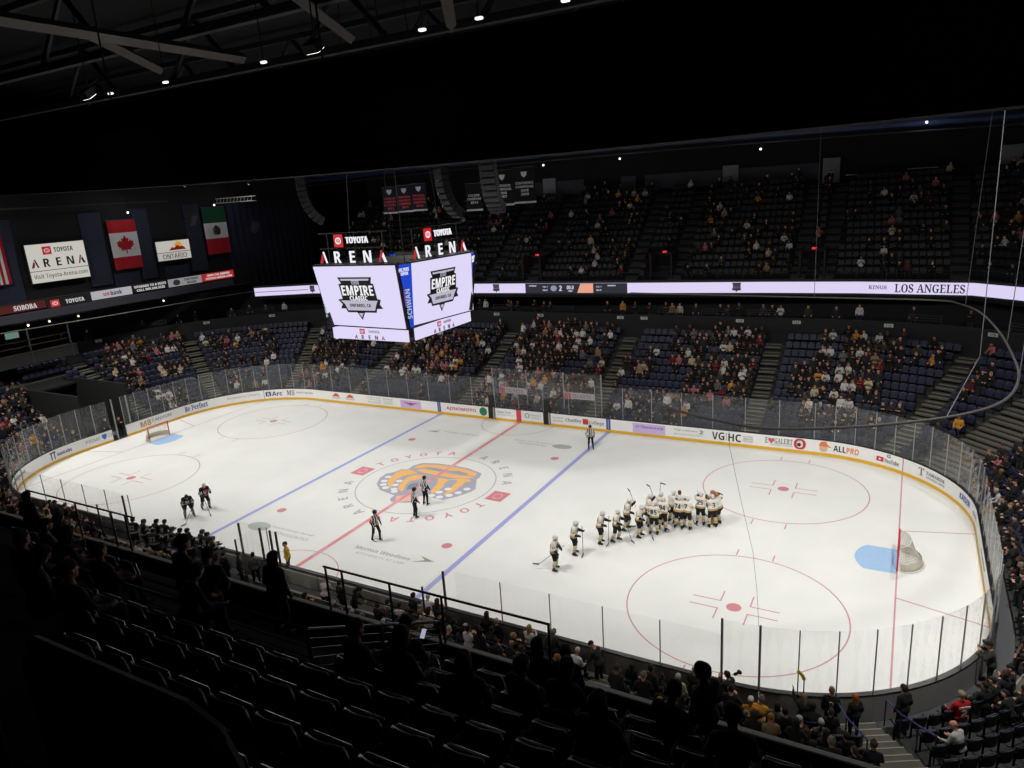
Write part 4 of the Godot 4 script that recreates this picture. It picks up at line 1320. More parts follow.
func near_deck() -> void:
	var root := structure("floor", "stepped dark terraces of the near upper deck below the camera")
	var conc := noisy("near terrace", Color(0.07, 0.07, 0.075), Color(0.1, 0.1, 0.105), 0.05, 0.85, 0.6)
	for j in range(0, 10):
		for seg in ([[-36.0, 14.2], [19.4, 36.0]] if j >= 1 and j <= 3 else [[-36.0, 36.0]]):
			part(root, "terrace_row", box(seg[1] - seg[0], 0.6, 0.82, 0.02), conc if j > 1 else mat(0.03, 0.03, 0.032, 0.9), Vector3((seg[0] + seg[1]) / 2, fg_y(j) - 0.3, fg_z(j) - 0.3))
	part(root, "back_platform", box(72, 0.6, 11.5, 0.02), conc, Vector3(0, 13.7, 39.0))
	part(root, "deck_soffit", box(72, 0.3, 12, 0.02), mat(0.05, 0.05, 0.05, 0.9), Vector3(0, 8.2, 31.2))
	for k in 4:  # unseen lamps placed out of view to light the coping and head tops
		var hl := thing("house_light", "unseen house lamp placed high above the near upper deck, %s from the left" % ORD[k], "lamp", Vector3(-6.0 + 11.0 * k, 25.5, 22.0), 0, "unseen lamps above the near deck")
		part(hl, "can", tube([Vector3(0, 0.4, 0), Vector3(0, 0, 0)], 0.16, 0.2, 10), mat(0.05, 0.05, 0.05, 0.6))
		part(hl, "lens", tube([Vector3(0, 0, 0), Vector3(0, -0.03, 0)], 0.17, -1, 10), glow(1, 0.97, 0.93, 1.0))
		part(hl, "drop_rod", tube([Vector3(0, 0.3, 0), Vector3(0, 4.5, 0)], 0.025, -1, 5), mat(0.06, 0.06, 0.06))
		var ol := SpotLight3D.new()
		ol.name = "lamp_light"
		ol.light_color = Color(1, 0.97, 0.93)
		ol.light_energy = 2.4
		ol.spot_range = 60
		ol.spot_attenuation = 2
		ol.spot_angle = 50
		ol.spot_angle_attenuation = 1.0
		ol.rotation.x = -PI / 2 - 0.28
		ol.light_size = 0.15
		ol.shadow_enabled = true
		hl.add_child(ol)
		ol.position = Vector3(0, -0.22, 0)
	for k in 8:  # added lamps, unseen, that lift the board backs and the near crowd
		var sl := thing("soffit_lamp", "added unseen lamp under the near upper deck lighting the seats below, %s from the left" % ORD[k], "lamp", Vector3(-28.0 + 8.0 * k, 7.9, 26.2), 0, "added lamps under the near deck")
		part(sl, "housing", tube([Vector3(0, 0, 0), Vector3(0, 0.16, 0)], 0.2, -1, 10), mat(0.1, 0.1, 0.1, 0.6))
		part(sl, "lens", tube([Vector3(0, -0.02, 0), Vector3(0, 0.0, 0)], 0.17, -1, 10), glow(1, 0.96, 0.9, 1.5))
		var l := OmniLight3D.new()
		l.name = "lamp_light"
		l.light_color = Color(1, 0.96, 0.9)
		l.light_energy = 5.0
		l.omni_range = 60
		l.omni_attenuation = 2
		l.light_size = 0.15
		l.shadow_enabled = true
		l.position = Vector3(0, -0.2, 0)
		sl.add_child(l)
	# parapet with a metal coping
	var pw := structure("wall_4", "black parapet along the front of the near upper deck with a pale metal coping")
	part(pw, "parapet_face", box(74, 1.5, 0.14, 0.02), mat(0.05, 0.05, 0.055, 0.8), Vector3(0, 8.8, 25.02))
	for k in 24:
		part(pw, "coping", box(3.07, 0.06, 0.12, 0.015), mat(0.85, 0.85, 0.83, 0.5), Vector3(-36 + 3.1 * k, 9.58, 24.98))
	var rail := mat(0.06, 0.06, 0.065, 0.4, 0.3)
	# two safety rails standing on the parapet
	var n := 0
	for q in [[4.95, 9.9, [5.0, 7.3, 8.9, 9.5]], [16.3, 21.6, [16.35, 16.8, 18.05, 19.3, 21.58]]]:
		n += 1
		var t := thing("safety_rail", ["black safety rail on the parapet beside the left glass", "black safety rail on the parapet in front of the empty bench"][n - 1], "rail")
		part(t, "top_bar", tube([Vector3(q[0], 10.62, 25), Vector3(q[1], 10.62, 25)], 0.024, -1, 8), rail)
		part(t, "middle_bar", tube([Vector3(q[0], 10.1, 25), Vector3(q[1], 10.1, 25)], 0.012, -1, 6), rail)
		for x in q[2]:
			part(t, "post", box(0.045, 1.05, 0.04, 0.008), rail, Vector3(x, 10.1, 25))
	# barred rail round the stair opening
	var grey := mat(0.16, 0.16, 0.17, 0.35, 0.5)
	var b := thing("barred_rail", "dark barred guard rail round the stair opening in the near deck", "rail")
	var c0 := Vector3(14.2, 0, 28.3)
	var c1 := Vector3(19.3, 0, 28.3)
	var c2 := Vector3(19.3, 0, 25.15)
	for k in 6:
		var h := 0.12 + 0.16 * k
		var r := 0.03 if k == 5 else 0.012
		part(b, "bar", tube([c0 + Vector3(0, 11.05 + h, 0), c1 + Vector3(0, 11.05 + h, 0)], r, -1, 6), grey)
		part(b, "bar", tube([c1 + Vector3(0, 11.05 + h, 0), c2 + Vector3(0, 9.25 + h, 0)], r, -1, 6), grey)
	for p in [c0 + Vector3(0, 11, 0), c0.lerp(c1, 0.5) + Vector3(0, 11, 0), c1 + Vector3(0, 11, 0), c1.lerp(c2, 0.5) + Vector3(0, 10.1, 0), c2 + Vector3(0, 9.2, 0)]:
		part(b, "post", box(0.05, 1.0, 0.05, 0.008), grey, p + Vector3(0, 0.5, 0))
	var vo := structure("stair", "stair well opening in the near upper deck")
	part(vo, "well_back", box(5.2, 3.0, 0.15, 0.02), conc, Vector3(16.75, 9.6, 28.35))
	for k in 6:
		part(vo, "step", box(5.1, 0.18, 0.5, 0.02), mat(0.13, 0.13, 0.135, 0.7), Vector3(16.75, 8.9 + 0.18 * k, 25.5 + 0.45 * k))
	# low wall with a rounded metal cap right below the camera
	var lw := structure("wall_5", "low black partition wall with a rounded metal cap just below the camera")
	part(lw, "partition", box(1.75, 2.4, 0.12, 0.02), mat(0.03, 0.03, 0.035, 0.8), Vector3(22.92, 14.2, 32.86))
	part(lw, "partition", box(40, 2.4, 0.12, 0.02), mat(0.03, 0.03, 0.035, 0.8), Vector3(1.2, 14.2, 32.86))
	part(lw, "cap", tube([Vector3(-18.8, 15.45, 32.82), Vector3(21.2, 15.45, 32.82)], 0.05, -1, 8), mat(0.28, 0.28, 0.29, 0.35, 0.5))
	part(lw, "cap", tube([Vector3(22.05, 15.45, 32.82), Vector3(23.5, 15.45, 32.82), Vector3(23.72, 15.38, 32.82), Vector3(23.82, 15.2, 32.82), Vector3(23.83, 14.0, 32.82)], 0.05, -1, 8), mat(0.28, 0.28, 0.29, 0.35, 0.5))
	var hp := thing("hand_rail", "leaning grey handrail pole among the dark seats at the left", "rail")
	part(hp, "pole", tube([Vector3(12.9, 12.3, 28.9), Vector3(13.05, 11.2, 28.7)], 0.035, -1, 8), mat(0.25, 0.25, 0.26, 0.35, 0.5))
	part(hp, "top_bar", tube([Vector3(12.9, 12.3, 28.9), Vector3(17.6, 12.3, 28.9)], 0.025, -1, 8), mat(0.2, 0.2, 0.21, 0.35, 0.5))
	# seats of this deck, one by one where they show
	var xmin := [0.0, 6.5, 7.5, 9.0, 11.0, 13.0, 15.5, 17.5, 19.0, 20.5]
	for j in range(3, 10):
		var x: float = xmin[j]
		while x < 27.2:
			x += 0.56
			if j <= 5 and x > 13.6 and x < (19.8 if j < 4 else 20.6):
				continue
			one_seat(Transform3D(Basis(Vector3.UP, PI), Vector3(x, fg_y(j), fg_z(j) - 0.12)), "empty shade-darkened folding seat in the %s row of the near upper deck" % ORD[j - 1], "near deck seats, %s row" % ORD[j - 1], true)
	# lower bowl seats in the near right corner
	for k in 4:
		var s := 65.6
		while s < 79.4:
			s += 0.56 / stretch(s, row_d(k))
			if in_aisle(s, row_d(k)):
				continue
			var xf := outl(s, row_d(k) + 0.18)
			xf.origin.y = row_y(k)
			one_seat(xf, "dark folding seat in the %s row of the near right corner" % ORD[k], "near right corner seats, %s row" % ORD[k], false)
	# blue tubular rails of the corner stair
	n = 0
	for q in [74.6, 76.05]:
		n += 1
		var t := thing("stair_rail", ["blue tubular stair rail on the right of the corner steps", "blue tubular stair rail on the left of the corner steps"][n - 1], "rail")
		var bm := mat(0.2, 0.24, 0.42, 0.4, 0.3)
		var tops: Array = []
		for k in 4:
			var o := outl(q, 0.7 + 0.8 * k).origin + Vector3(0, row_y(maxf(0, k - 0.6)), 0)
			tops.append(o + Vector3(0, 1.0, 0))
			part(t, "post", tube([o, o + Vector3(0, 1.0, 0)], 0.025), bm)
		part(t, "handrail", tube(tops, 0.03), bm)


const ORD := ["first", "second", "third", "fourth", "fifth", "sixth", "seventh", "eighth", "ninth", "tenth", "eleventh", "twelfth", "thirteenth", "fourteenth", "fifteenth", "sixteenth"]


# ---------------------------------------------------------------- the left end wall: flags, signs, advertising strip
func end_wall() -> void:
	var root := structure("wall_left", "dark end wall of black and navy curtain panels above the advertising strip")
	part(root, "wall_face", box(0.5, 16, 64, 0.05), mat(0.11, 0.115, 0.13, 0.95), Vector3(-43.2, 18.6, -6))
	var face := Basis(Vector3.UP, PI / 2)   # local z to +x
	var navy := noisy("navy curtain", Color(0.16, 0.175, 0.24), Color(0.19, 0.205, 0.28), 0.03, 0.95, 0.3)
	for q in [[4.2, -0.3, 10.9, 18.4], [-6.4, -8.6, 11.6, 18.6], [-11.9, -13.6, 11.6, 18.8], [-17.9, -20.0, 11.6, 18.9], [-8.8, -11.6, 10.9, 12.6], [-15, -18, 10.9, 12.6], [-23.3, -29.5, 8.6, 19.0], [-29.6, -37.0, 8.6, 19.0]]:
		part(root, "curtain_panel", box(absf(q[0] - q[1]), q[3] - q[2], 0.12, 0.03), navy, Vector3(-42.85, (q[2] + q[3]) / 2, (q[0] + q[1]) / 2), face)
	for k in 14:   # folds of the corner curtain
		part(root, "curtain_fold", tube([Vector3(-42.7, 9.0, -23.6 - k * 0.95), Vector3(-42.7, 19.0, -23.6 - k * 0.95)], 0.16, -1, 6), mat(0.10, 0.115, 0.2, 0.95))
	var rim := mat(0.2, 0.2, 0.22, 0.5, 0.2)
	part(root, "light_pipe", tube([Vector3(-41, 19.3, 6), Vector3(-41, 19.3, -15)], 0.06), rim)
	# flags
	var flagat := func(z0: float, z1: float, y0: float, y1: float, label: String) -> Node3D:
		var f := thing("flag", label, "flag", Vector3(-42.4, (y0 + y1) / 2, (z0 + z1) / 2))
		f.basis = face
		part(f, "hanging_pole", tube([Vector3(-absf(z1 - z0) / 2 - 0.1, (y1 - y0) / 2 + 0.05, 0), Vector3(absf(z1 - z0) / 2 + 0.1, (y1 - y0) / 2 + 0.05, 0)], 0.05), mat(0.3, 0.3, 0.3, 0.5, 0.3))
		return f
	var red := fabric("flag red", Color(0.66, 0.07, 0.12))
	var wht := fabric("flag white", Color(0.82, 0.82, 0.82))
	var grn := fabric("flag green", Color(0.05, 0.27, 0.17))
	var f: Node3D = flagat.call(-8.85, -11.85, 12.95, 17.7, "hanging red and white maple leaf flag on the end wall")
	var wave := func(parent: Node, nm: String, x0: float, x1: float, y0: float, y1: float, m: Material) -> void:
		var v := PackedVector3Array()
		for i in 8:
			var u0 := lerpf(x0, x1, i / 8.0)
			var u1 := lerpf(x0, x1, (i + 1) / 8.0)
			var a := Vector3(u0, y0, 0.05 * sin(u0 * 4))
			var b := Vector3(u1, y0, 0.05 * sin(u1 * 4))
			var h := Vector3(0, y1 - y0, 0)
			var t := Vector3(0, 0, -0.012)
			quad(v, a, a + h, b + h, b)
			quad(v, a + t, b + t, b + h + t, a + h + t)
		part(parent, nm, tri_mesh(v), m)
	wave.call(f, "stripe", -1.5, 1.5, 1.18, 2.37, red)
	wave.call(f, "field", -1.5, 1.5, -1.18, 1.18, wht)
	wave.call(f, "stripe", -1.5, 1.5, -2.37, -1.18, red)
	var leaf := PackedVector2Array()
	for q in [[0.0, 1.0], [0.2, 0.6], [0.42, 0.7], [0.34, 0.25], [0.62, 0.5], [0.7, 0.32], [0.95, 0.36], [0.84, 0.08], [0.95, -0.02], [0.5, -0.4], [0.54, -0.56], [0.05, -0.5], [0.05, -0.95], [-0.05, -0.95], [-0.05, -0.5], [-0.54, -0.56], [-0.5, -0.4], [-0.95, -0.02], [-0.84, 0.08], [-0.95, 0.36], [-0.7, 0.32], [-0.62, 0.5], [-0.34, 0.25], [-0.42, 0.7], [-0.2, 0.6]]:
		leaf.append(Vector2(q[1] * -1.0, q[0]) * 0.95 if false else Vector2(q[0], q[1]) * 0.95)
	part(f, "maple_leaf", prism(leaf, 0.02), red, Vector3(0, 0, 0.08))
	f = flagat.call(-19.95, -23.05, 13.3, 18.4, "hanging green, white and red flag with an eagle emblem, right end of the wall")
	wave.call(f, "green_stripe", -1.55, 1.55, 0.85, 2.55, grn)
	wave.call(f, "white_stripe", -1.55, 1.55, -0.85, 0.85, wht)
	wave.call(f, "red_stripe", -1.55, 1.55, -2.55, -0.85, red)
	part(f, "wreath", lettering("U", sans_bold, 0.8, 1.0, 0.02), mat(0.4, 0.42, 0.32), Vector3(0, -0.1, 0.08))
	var eagle := PackedVector2Array()
	for q in [[-0.1, 0.6], [0.2, 0.5], [0.5, 0.1], [0.45, -0.35], [0.1, -0.5], [-0.25, -0.25], [-0.3, 0.1], [-0.15, 0.2], [-0.35, 0.35]]:
		eagle.append(Vector2(q[0], q[1]))
	part(f, "eagle", prism(eagle, 0.03), mat(0.17, 0.12, 0.08), Vector3(0, 0, 0.09))
	f = flagat.call(3.9, 0.82, 12.95, 18.0, "hanging stars and stripes flag cut by the left edge of the picture")
	for k in 13:
		var x0 := -1.54 + 0.237 * k
		wave.call(f, "stripe", x0, x0 + 0.237, -2.5, 2.5, red if k % 2 == 0 else wht)
	part(f, "canton", box(1.3, 2.2, 0.03, 0.005), fabric("flag blue", Color(0.1, 0.13, 0.3)), Vector3(-0.8, 1.4, 0.08))
	for k in 4:  # added spot lamps, put here to brighten the flags and curtains
		var wz: float = [1.5, -8.0, -14.0, -22.0][k]
		var ww := thing("added_washer", "added black spot lamp lighting the flag wall, %s from the left" % ORD[k], "lamp", Vector3(-36.5, 20.6, wz), 0, "added flag wall lamps")
		part(ww, "can", tube([Vector3(0.3, 0.3, 0), Vector3(-0.1, 0, 0)], 0.16, -1, 10), mat(0.05, 0.05, 0.05, 0.6))
		part(ww, "lens", tube([Vector3(-0.1, 0, 0), Vector3(-0.13, -0.02, 0)], 0.14, -1, 10), glow(1, 0.98, 0.95, 1.0))
		part(ww, "drop_rod", tube([Vector3(0.2, 0.2, 0), Vector3(0.2, 9.4, 0)], 0.025, -1, 5), mat(0.06, 0.06, 0.06))
		var l := SpotLight3D.new()
		l.name = "wash"
		l.light_color = Color(0.98, 0.98, 1.0)
		l.light_energy = 5.0
		l.light_size = 0.12
		l.spot_range = 60
		l.spot_attenuation = 2
		l.spot_angle = 55
		l.spot_angle_attenuation = 1.0
		l.shadow_enabled = true
		ww.add_child(l)
		l.transform = Transform3D(Basis.looking_at(Vector3(-6, -5.5, 0)), Vector3(-0.25, -0.1, 0))
	# lit sign with the arena's name
	var sg := thing("arena_sign", "large lit white sign with red badge and the arena name over a web address", "sign", Vector3(-42.3, 14.42, -3.48))
	sg.basis = face
	var paper := glow(0.93, 0.92, 0.88, 0.62)
	var ink := mat(0.03, 0.03, 0.035, 0.6)
	var redl := glow(0.85, 0.1, 0.14, 0.6)
	part(sg, "frame", box(5.5, 3.55, 0.3, 0.03), mat(0.1, 0.1, 0.1, 0.6), Vector3(0, 0, -0.18))
	part(sg, "lit_panel", box(5.3, 2.35, 0.06, 0.01), paper, Vector3(0, 0.53, 0))
	part(sg, "address_panel", box(5.3, 1.0, 0.06, 0.01), paper, Vector3(0, -1.2, 0))
	badge(sg, Vector3(-0.85, 1.1, 0.04), 0.78, 0.72, redl, glow(0.9, 0.88, 0.86, 0.6))
	part(sg, "sign_words", lettering("TOYOTA", sans_bold, 0.42, 1.75, 0.02), ink, Vector3(0.65, 1.1, 0.045))
	arena_word(sg, Vector3(0, 0.02, 0.045), 4.6, 0.75, ink, mat(0.7, 0.1, 0.14))
	part(sg, "web_address", lettering("Visit Toyota-Arena.com", sans, 0.5, 4.9, 0.02), mat(0.32, 0.33, 0.36), Vector3(0, -1.2, 0.045))
	area(sg, Vector3(0, 0, 0.3), Vector2(5, 3), Color(1, 0.98, 0.94), 1.0)
	# smaller sign with the sun and hills
	sg = thing("city_sign", "smaller lit white sign with an orange sun over red hills", "sign", Vector3(-42.3, 14.25, -15.6))
	sg.basis = face
	part(sg, "frame", box(4.2, 2.15, 0.3, 0.03), mat(0.1, 0.1, 0.1, 0.6), Vector3(0, 0, -0.18))
	part(sg, "lit_panel", box(4.0, 1.15, 0.06, 0.01), glow(0.93, 0.92, 0.88, 0.55), Vector3(0, 0.42, 0))
	part(sg, "name_panel", box(4.0, 0.78, 0.06, 0.01), glow(0.93, 0.92, 0.88, 0.5), Vector3(0, -0.6, 0))
	part(sg, "sun", prism(disc_poly(0.42, 0.42), 0.02), glow(0.95, 0.72, 0.2, 0.6), Vector3(0.6, 0.45, 0.04))
	for k in 7:
		var a := PI * (0.1 + 0.8 * k / 6.0)
		part(sg, "sun_ray", tube([Vector3(0.6 + cos(a) * 0.44, 0.45 + sin(a) * 0.44, 0.045), Vector3(0.6 + cos(a) * 0.62, 0.45 + sin(a) * 0.62, 0.045)], 0.02), glow(0.95, 0.72, 0.2, 0.6))
	part(sg, "hills", prism(PackedVector2Array([Vector2(-0.6, -0.3), Vector2(-0.2, 0.02), Vector2(0.1, -0.05), Vector2(0.45, 0.2), Vector2(0.8, 0.02), Vector2(1.1, 0.08), Vector2(1.5, -0.3)]), 0.03), glow(0.55, 0.1, 0.08, 0.6), Vector3(0, 0.3, 0.05))
	part(sg, "name", lettering("ONTARIO", sans, 0.5, 2.9, 0.02), mat(0.25, 0.25, 0.42), Vector3(0, -0.6, 0.045))
	area(sg, Vector3(0, 0, 0.3), Vector2(4, 2), Color(1, 0.98, 0.94), 0.5)
	# advertising strip along the front of the end balcony
	var led := thing("advertising_strip", "long strip of lit advertising panels along the front of the end balcony", "screen", Vector3(-40.0, 0, 0))
	led.basis = face
	part(led, "back_rail", box(34, 1.0, 0.3, 0.02), mat(0.05, 0.05, 0.06), Vector3(7.0, 11.0, -0.25))
	var item := func(z0: float, z1: float, y0: float, y1: float, face_m: Material) -> Vector3:
		part(led, "lit_screen", box(absf(z1 - z0) - 0.06, y1 - y0, 0.1, 0.01), face_m, Vector3(-(z0 + z1) / 2, (y0 + y1) / 2, 0))
		return Vector3(-(z0 + z1) / 2, (y0 + y1) / 2, 0.07)
	var lit := glow(0.9, 0.9, 0.9, 0.75)
	var c: Vector3 = item.call(5.0, -0.3, 10.72, 11.4, glow(0.36, 0.05, 0.07, 0.55))
	part(led, "screen_words", lettering("SOBOBA", serif_bold, 0.42, 1.9, 0.02), lit, c + Vector3(0.9, 0, 0))
	c = item.call(-0.3, -4.4, 10.6, 11.36, glow(0.02, 0.02, 0.025, 0.4))
	badge(led, c + Vector3(-1.3, 0, 0), 0.78, 0.62, glow(0.85, 0.2, 0.2, 0.7), lit)
	part(led, "screen_words", lettering("TOYOTA", sans_bold, 0.36, 1.7, 0.02), lit, c + Vector3(0.5, 0, 0))
	c = item.call(-4.42, -8.52, 10.68, 11.44, glow(0.86, 0.85, 0.88, 0.55))
	part(led, "screen_words", lettering("us", sans_bold, 0.3, 0.6, 0.02), glow(0.75, 0.15, 0.2, 0.6), c + Vector3(-0.6, 0, 0))
	part(led, "screen_words", lettering("bank", sans_bold, 0.42, 1.15, 0.02), mat(0.15, 0.17, 0.4), c + Vector3(0.4, 0.03, 0))
	c = item.call(-8.55, -12.5, 10.7, 11.46, glow(0.02, 0.02, 0.025, 0.4))
	part(led, "screen_words", lettering("UPGRADE TO A SUITE", sans_bold, 0.24, 3.5, 0.02), lit, c + Vector3(0, 0.18, 0))
	part(led, "screen_words", lettering("CALL 909.244.5522", sans_bold, 0.24, 3.1, 0.02), lit, c + Vector3(0, -0.17, 0))
	c = item.call(-12.55, -16.65, 10.7, 11.48, glow(0.72, 0.71, 0.73, 0.5))
	part(led, "screen_badge", prism(disc_poly(0.42, 0.3), 0.02), mat(0.3, 0.3, 0.32), c + Vector3(-1.1, 0, 0))
	part(led, "screen_words", lettering("ONTARIO", sans_bold, 0.24, 1.7, 0.02), mat(0.2, 0.2, 0.22), c + Vector3(0.7, 0.17, 0))
	part(led, "screen_words", lettering("REIGN", sans_bold, 0.24, 1.1, 0.02), mat(0.2, 0.2, 0.22), c + Vector3(0.7, -0.17, 0))
	c = item.call(-16.7, -20.9, 10.72, 11.5, glow(0.8, 0.18, 0.2, 0.6))
	part(led, "screen_words", lettering("OWN THE EMPIRE", sans_bold, 0.22, 3.0, 0.02), lit, c + Vector3(0, 0.17, 0))
	part(led, "screen_words", lettering("TOYOTA-ARENA.COM", sans_bold, 0.22, 3.5, 0.02), lit, c + Vector3(0, -0.17, 0))
	area(led, Vector3(8, 11.0, 0.4), Vector2(24, 0.7), Color(1, 0.9, 0.9), 0.6)
	var bal := structure("trim_2", "grey balcony edge under the advertising strip of the end wall")
	part(bal, "balcony_edge", box(26.5, 0.75, 0.4, 0.03), mat(0.2, 0.2, 0.24, 0.7), Vector3(-40.1, 10.2, -7.4), face)
	part(bal, "balcony_soffit", box(36, 0.2, 3, 0.03), mat(0.08, 0.08, 0.09, 0.8), Vector3(-41.6, 9.8, -6), face)
	part(bal, "soffit_tube", tube([Vector3(-39.4, 9.35, 8), Vector3(-39.2, 9.1, -6), Vector3(-39.6, 8.9, -18), Vector3(-39.6, 8.75, -23)], 0.06), mat(0.35, 0.34, 0.32, 0.5))
	for z in [1.6, -0.2, -2.8, -11.6]:
		var h := thing("soffit_lamp", "small warm lamp under the end balcony, %s" % {1.6: "nearest the left edge", -0.2: "second from the left edge", -2.8: "third from the left edge", -11.6: "fourth from the left edge"}[z], "lamp", Vector3(-39.9, 9.5, z))
		part(h, "bulb", ball(0.1), glow(1, 0.93, 0.8, 1.4))
		part(h, "cap", tube([Vector3(0, 0.1, 0), Vector3(0, 0.3, 0)], 0.12), mat(0.1, 0.1, 0.1))
		var l := OmniLight3D.new()
		l.name = "lamp_light"
		l.light_color = Color(1, 0.93, 0.8)
		l.light_energy = 0.25
		l.omni_range = 40
		l.omni_attenuation = 2
		l.light_size = 0.05
		l.shadow_enabled = true
		l.position = Vector3(0, -0.13, 0)
		h.add_child(l)
	# the dim bar under the balcony with its small screen
	var bar := thing("concourse_bar", "dim concourse bar with a small lit screen under the end balcony", "bar", Vector3(-41.5, 6.0, 1.5))
	bar.basis = face
	part(bar, "counter", box(8, 1.1, 0.6, 0.04), mat(0.14, 0.13, 0.12, 0.7), Vector3(0, 0.5, 0.6))
	part(bar, "back_shelf", box(8, 0.08, 0.4, 0.01), mat(0.3, 0.28, 0.25, 0.7), Vector3(0, 2.0, -0.2))
	part(bar, "back_shelf", box(8, 0.08, 0.4, 0.01), mat(0.3, 0.28, 0.25, 0.7), Vector3(0, 1.5, -0.2))
	part(bar, "lit_screen", box(1.1, 0.65, 0.06, 0.01), glow(0.45, 0.6, 0.55, 0.6), Vector3(-0.9, 2.75, 0.2))
	area(bar, Vector3(-0.9, 2.75, 0.35), Vector2(1, 0.6), Color(0.7, 0.9, 0.85), 0.15)
	for x in [-3.5, 0.0, 3.5]:
		part(bar, "post", box(0.12, 3.4, 0.12, 0.02), mat(0.2, 0.2, 0.2, 0.6), Vector3(x, 1.6, 0.9))


func area(parent: Node, at: Vector3, size: Vector2, col: Color, energy: float) -> void:
	var al := AreaLight3D.new()
	al.name = "panel_light"
	al.area_size = size
	al.light_color = col
	al.light_energy = energy
	al.area_range = 90
	al.area_attenuation = 2
	al.shadow_enabled = true
	parent.add_child(al, true)
	al.transform = Transform3D(Basis(Vector3(-1, 0, 0), Vector3.UP, Vector3(0, 0, -1)), at)


func badge(parent: Node, at: Vector3, w: float, h: float, red: Material, white: Material, b := Basis()) -> void:
	part(parent, "red_badge", box(w, h, 0.03, 0.005), red, at, b)
	part(parent, "badge_oval", lettering("O", sans, h * 0.52, w * 0.62, 0.02), white, at + b * Vector3(0, 0, 0.02), b)
	part(parent, "badge_oval", lettering("O", sans, h * 0.42, w * 0.2, 0.02), white, at + b * Vector3(0, 0.0, 0.02), b)


func arena_word(parent: Node, at: Vector3, w: float, h: float, ink: Material, red: Material, b := Basis()) -> void:
	for k in 5:
		var x := (k - 2) * w * 0.235
		if k == 0 or k == 4:
			# the A without a bar, one leg red
			var s := 1.0 if k == 0 else -1.0
			var leg := PackedVector2Array([Vector2(0, h * 0.5), Vector2(h * 0.16 * s, h * 0.5), Vector2(h * 0.48 * s, -h * 0.5), Vector2(h * 0.3 * s, -h * 0.5)])
			var leg2 := PackedVector2Array([Vector2(-h * 0.06 * s, h * 0.3), Vector2(h * 0.08 * s, 0), Vector2(-h * 0.12 * s, -h * 0.5), Vector2(-h * 0.4 * s, -h * 0.5)])
			part(parent, "arena_letter", prism(leg, 0.03), ink if k == 0 else red, at + b * Vector3(x, 0, 0), b)
			part(parent, "arena_letter", prism(leg2, 0.03), red if k == 0 else ink, at + b * Vector3(x, 0, 0), b)
		else:
			part(parent, "arena_letter", lettering("REN"[k - 1], sans_bold, h, 0, 0.03), ink, at + b * Vector3(x, 0, 0), b)


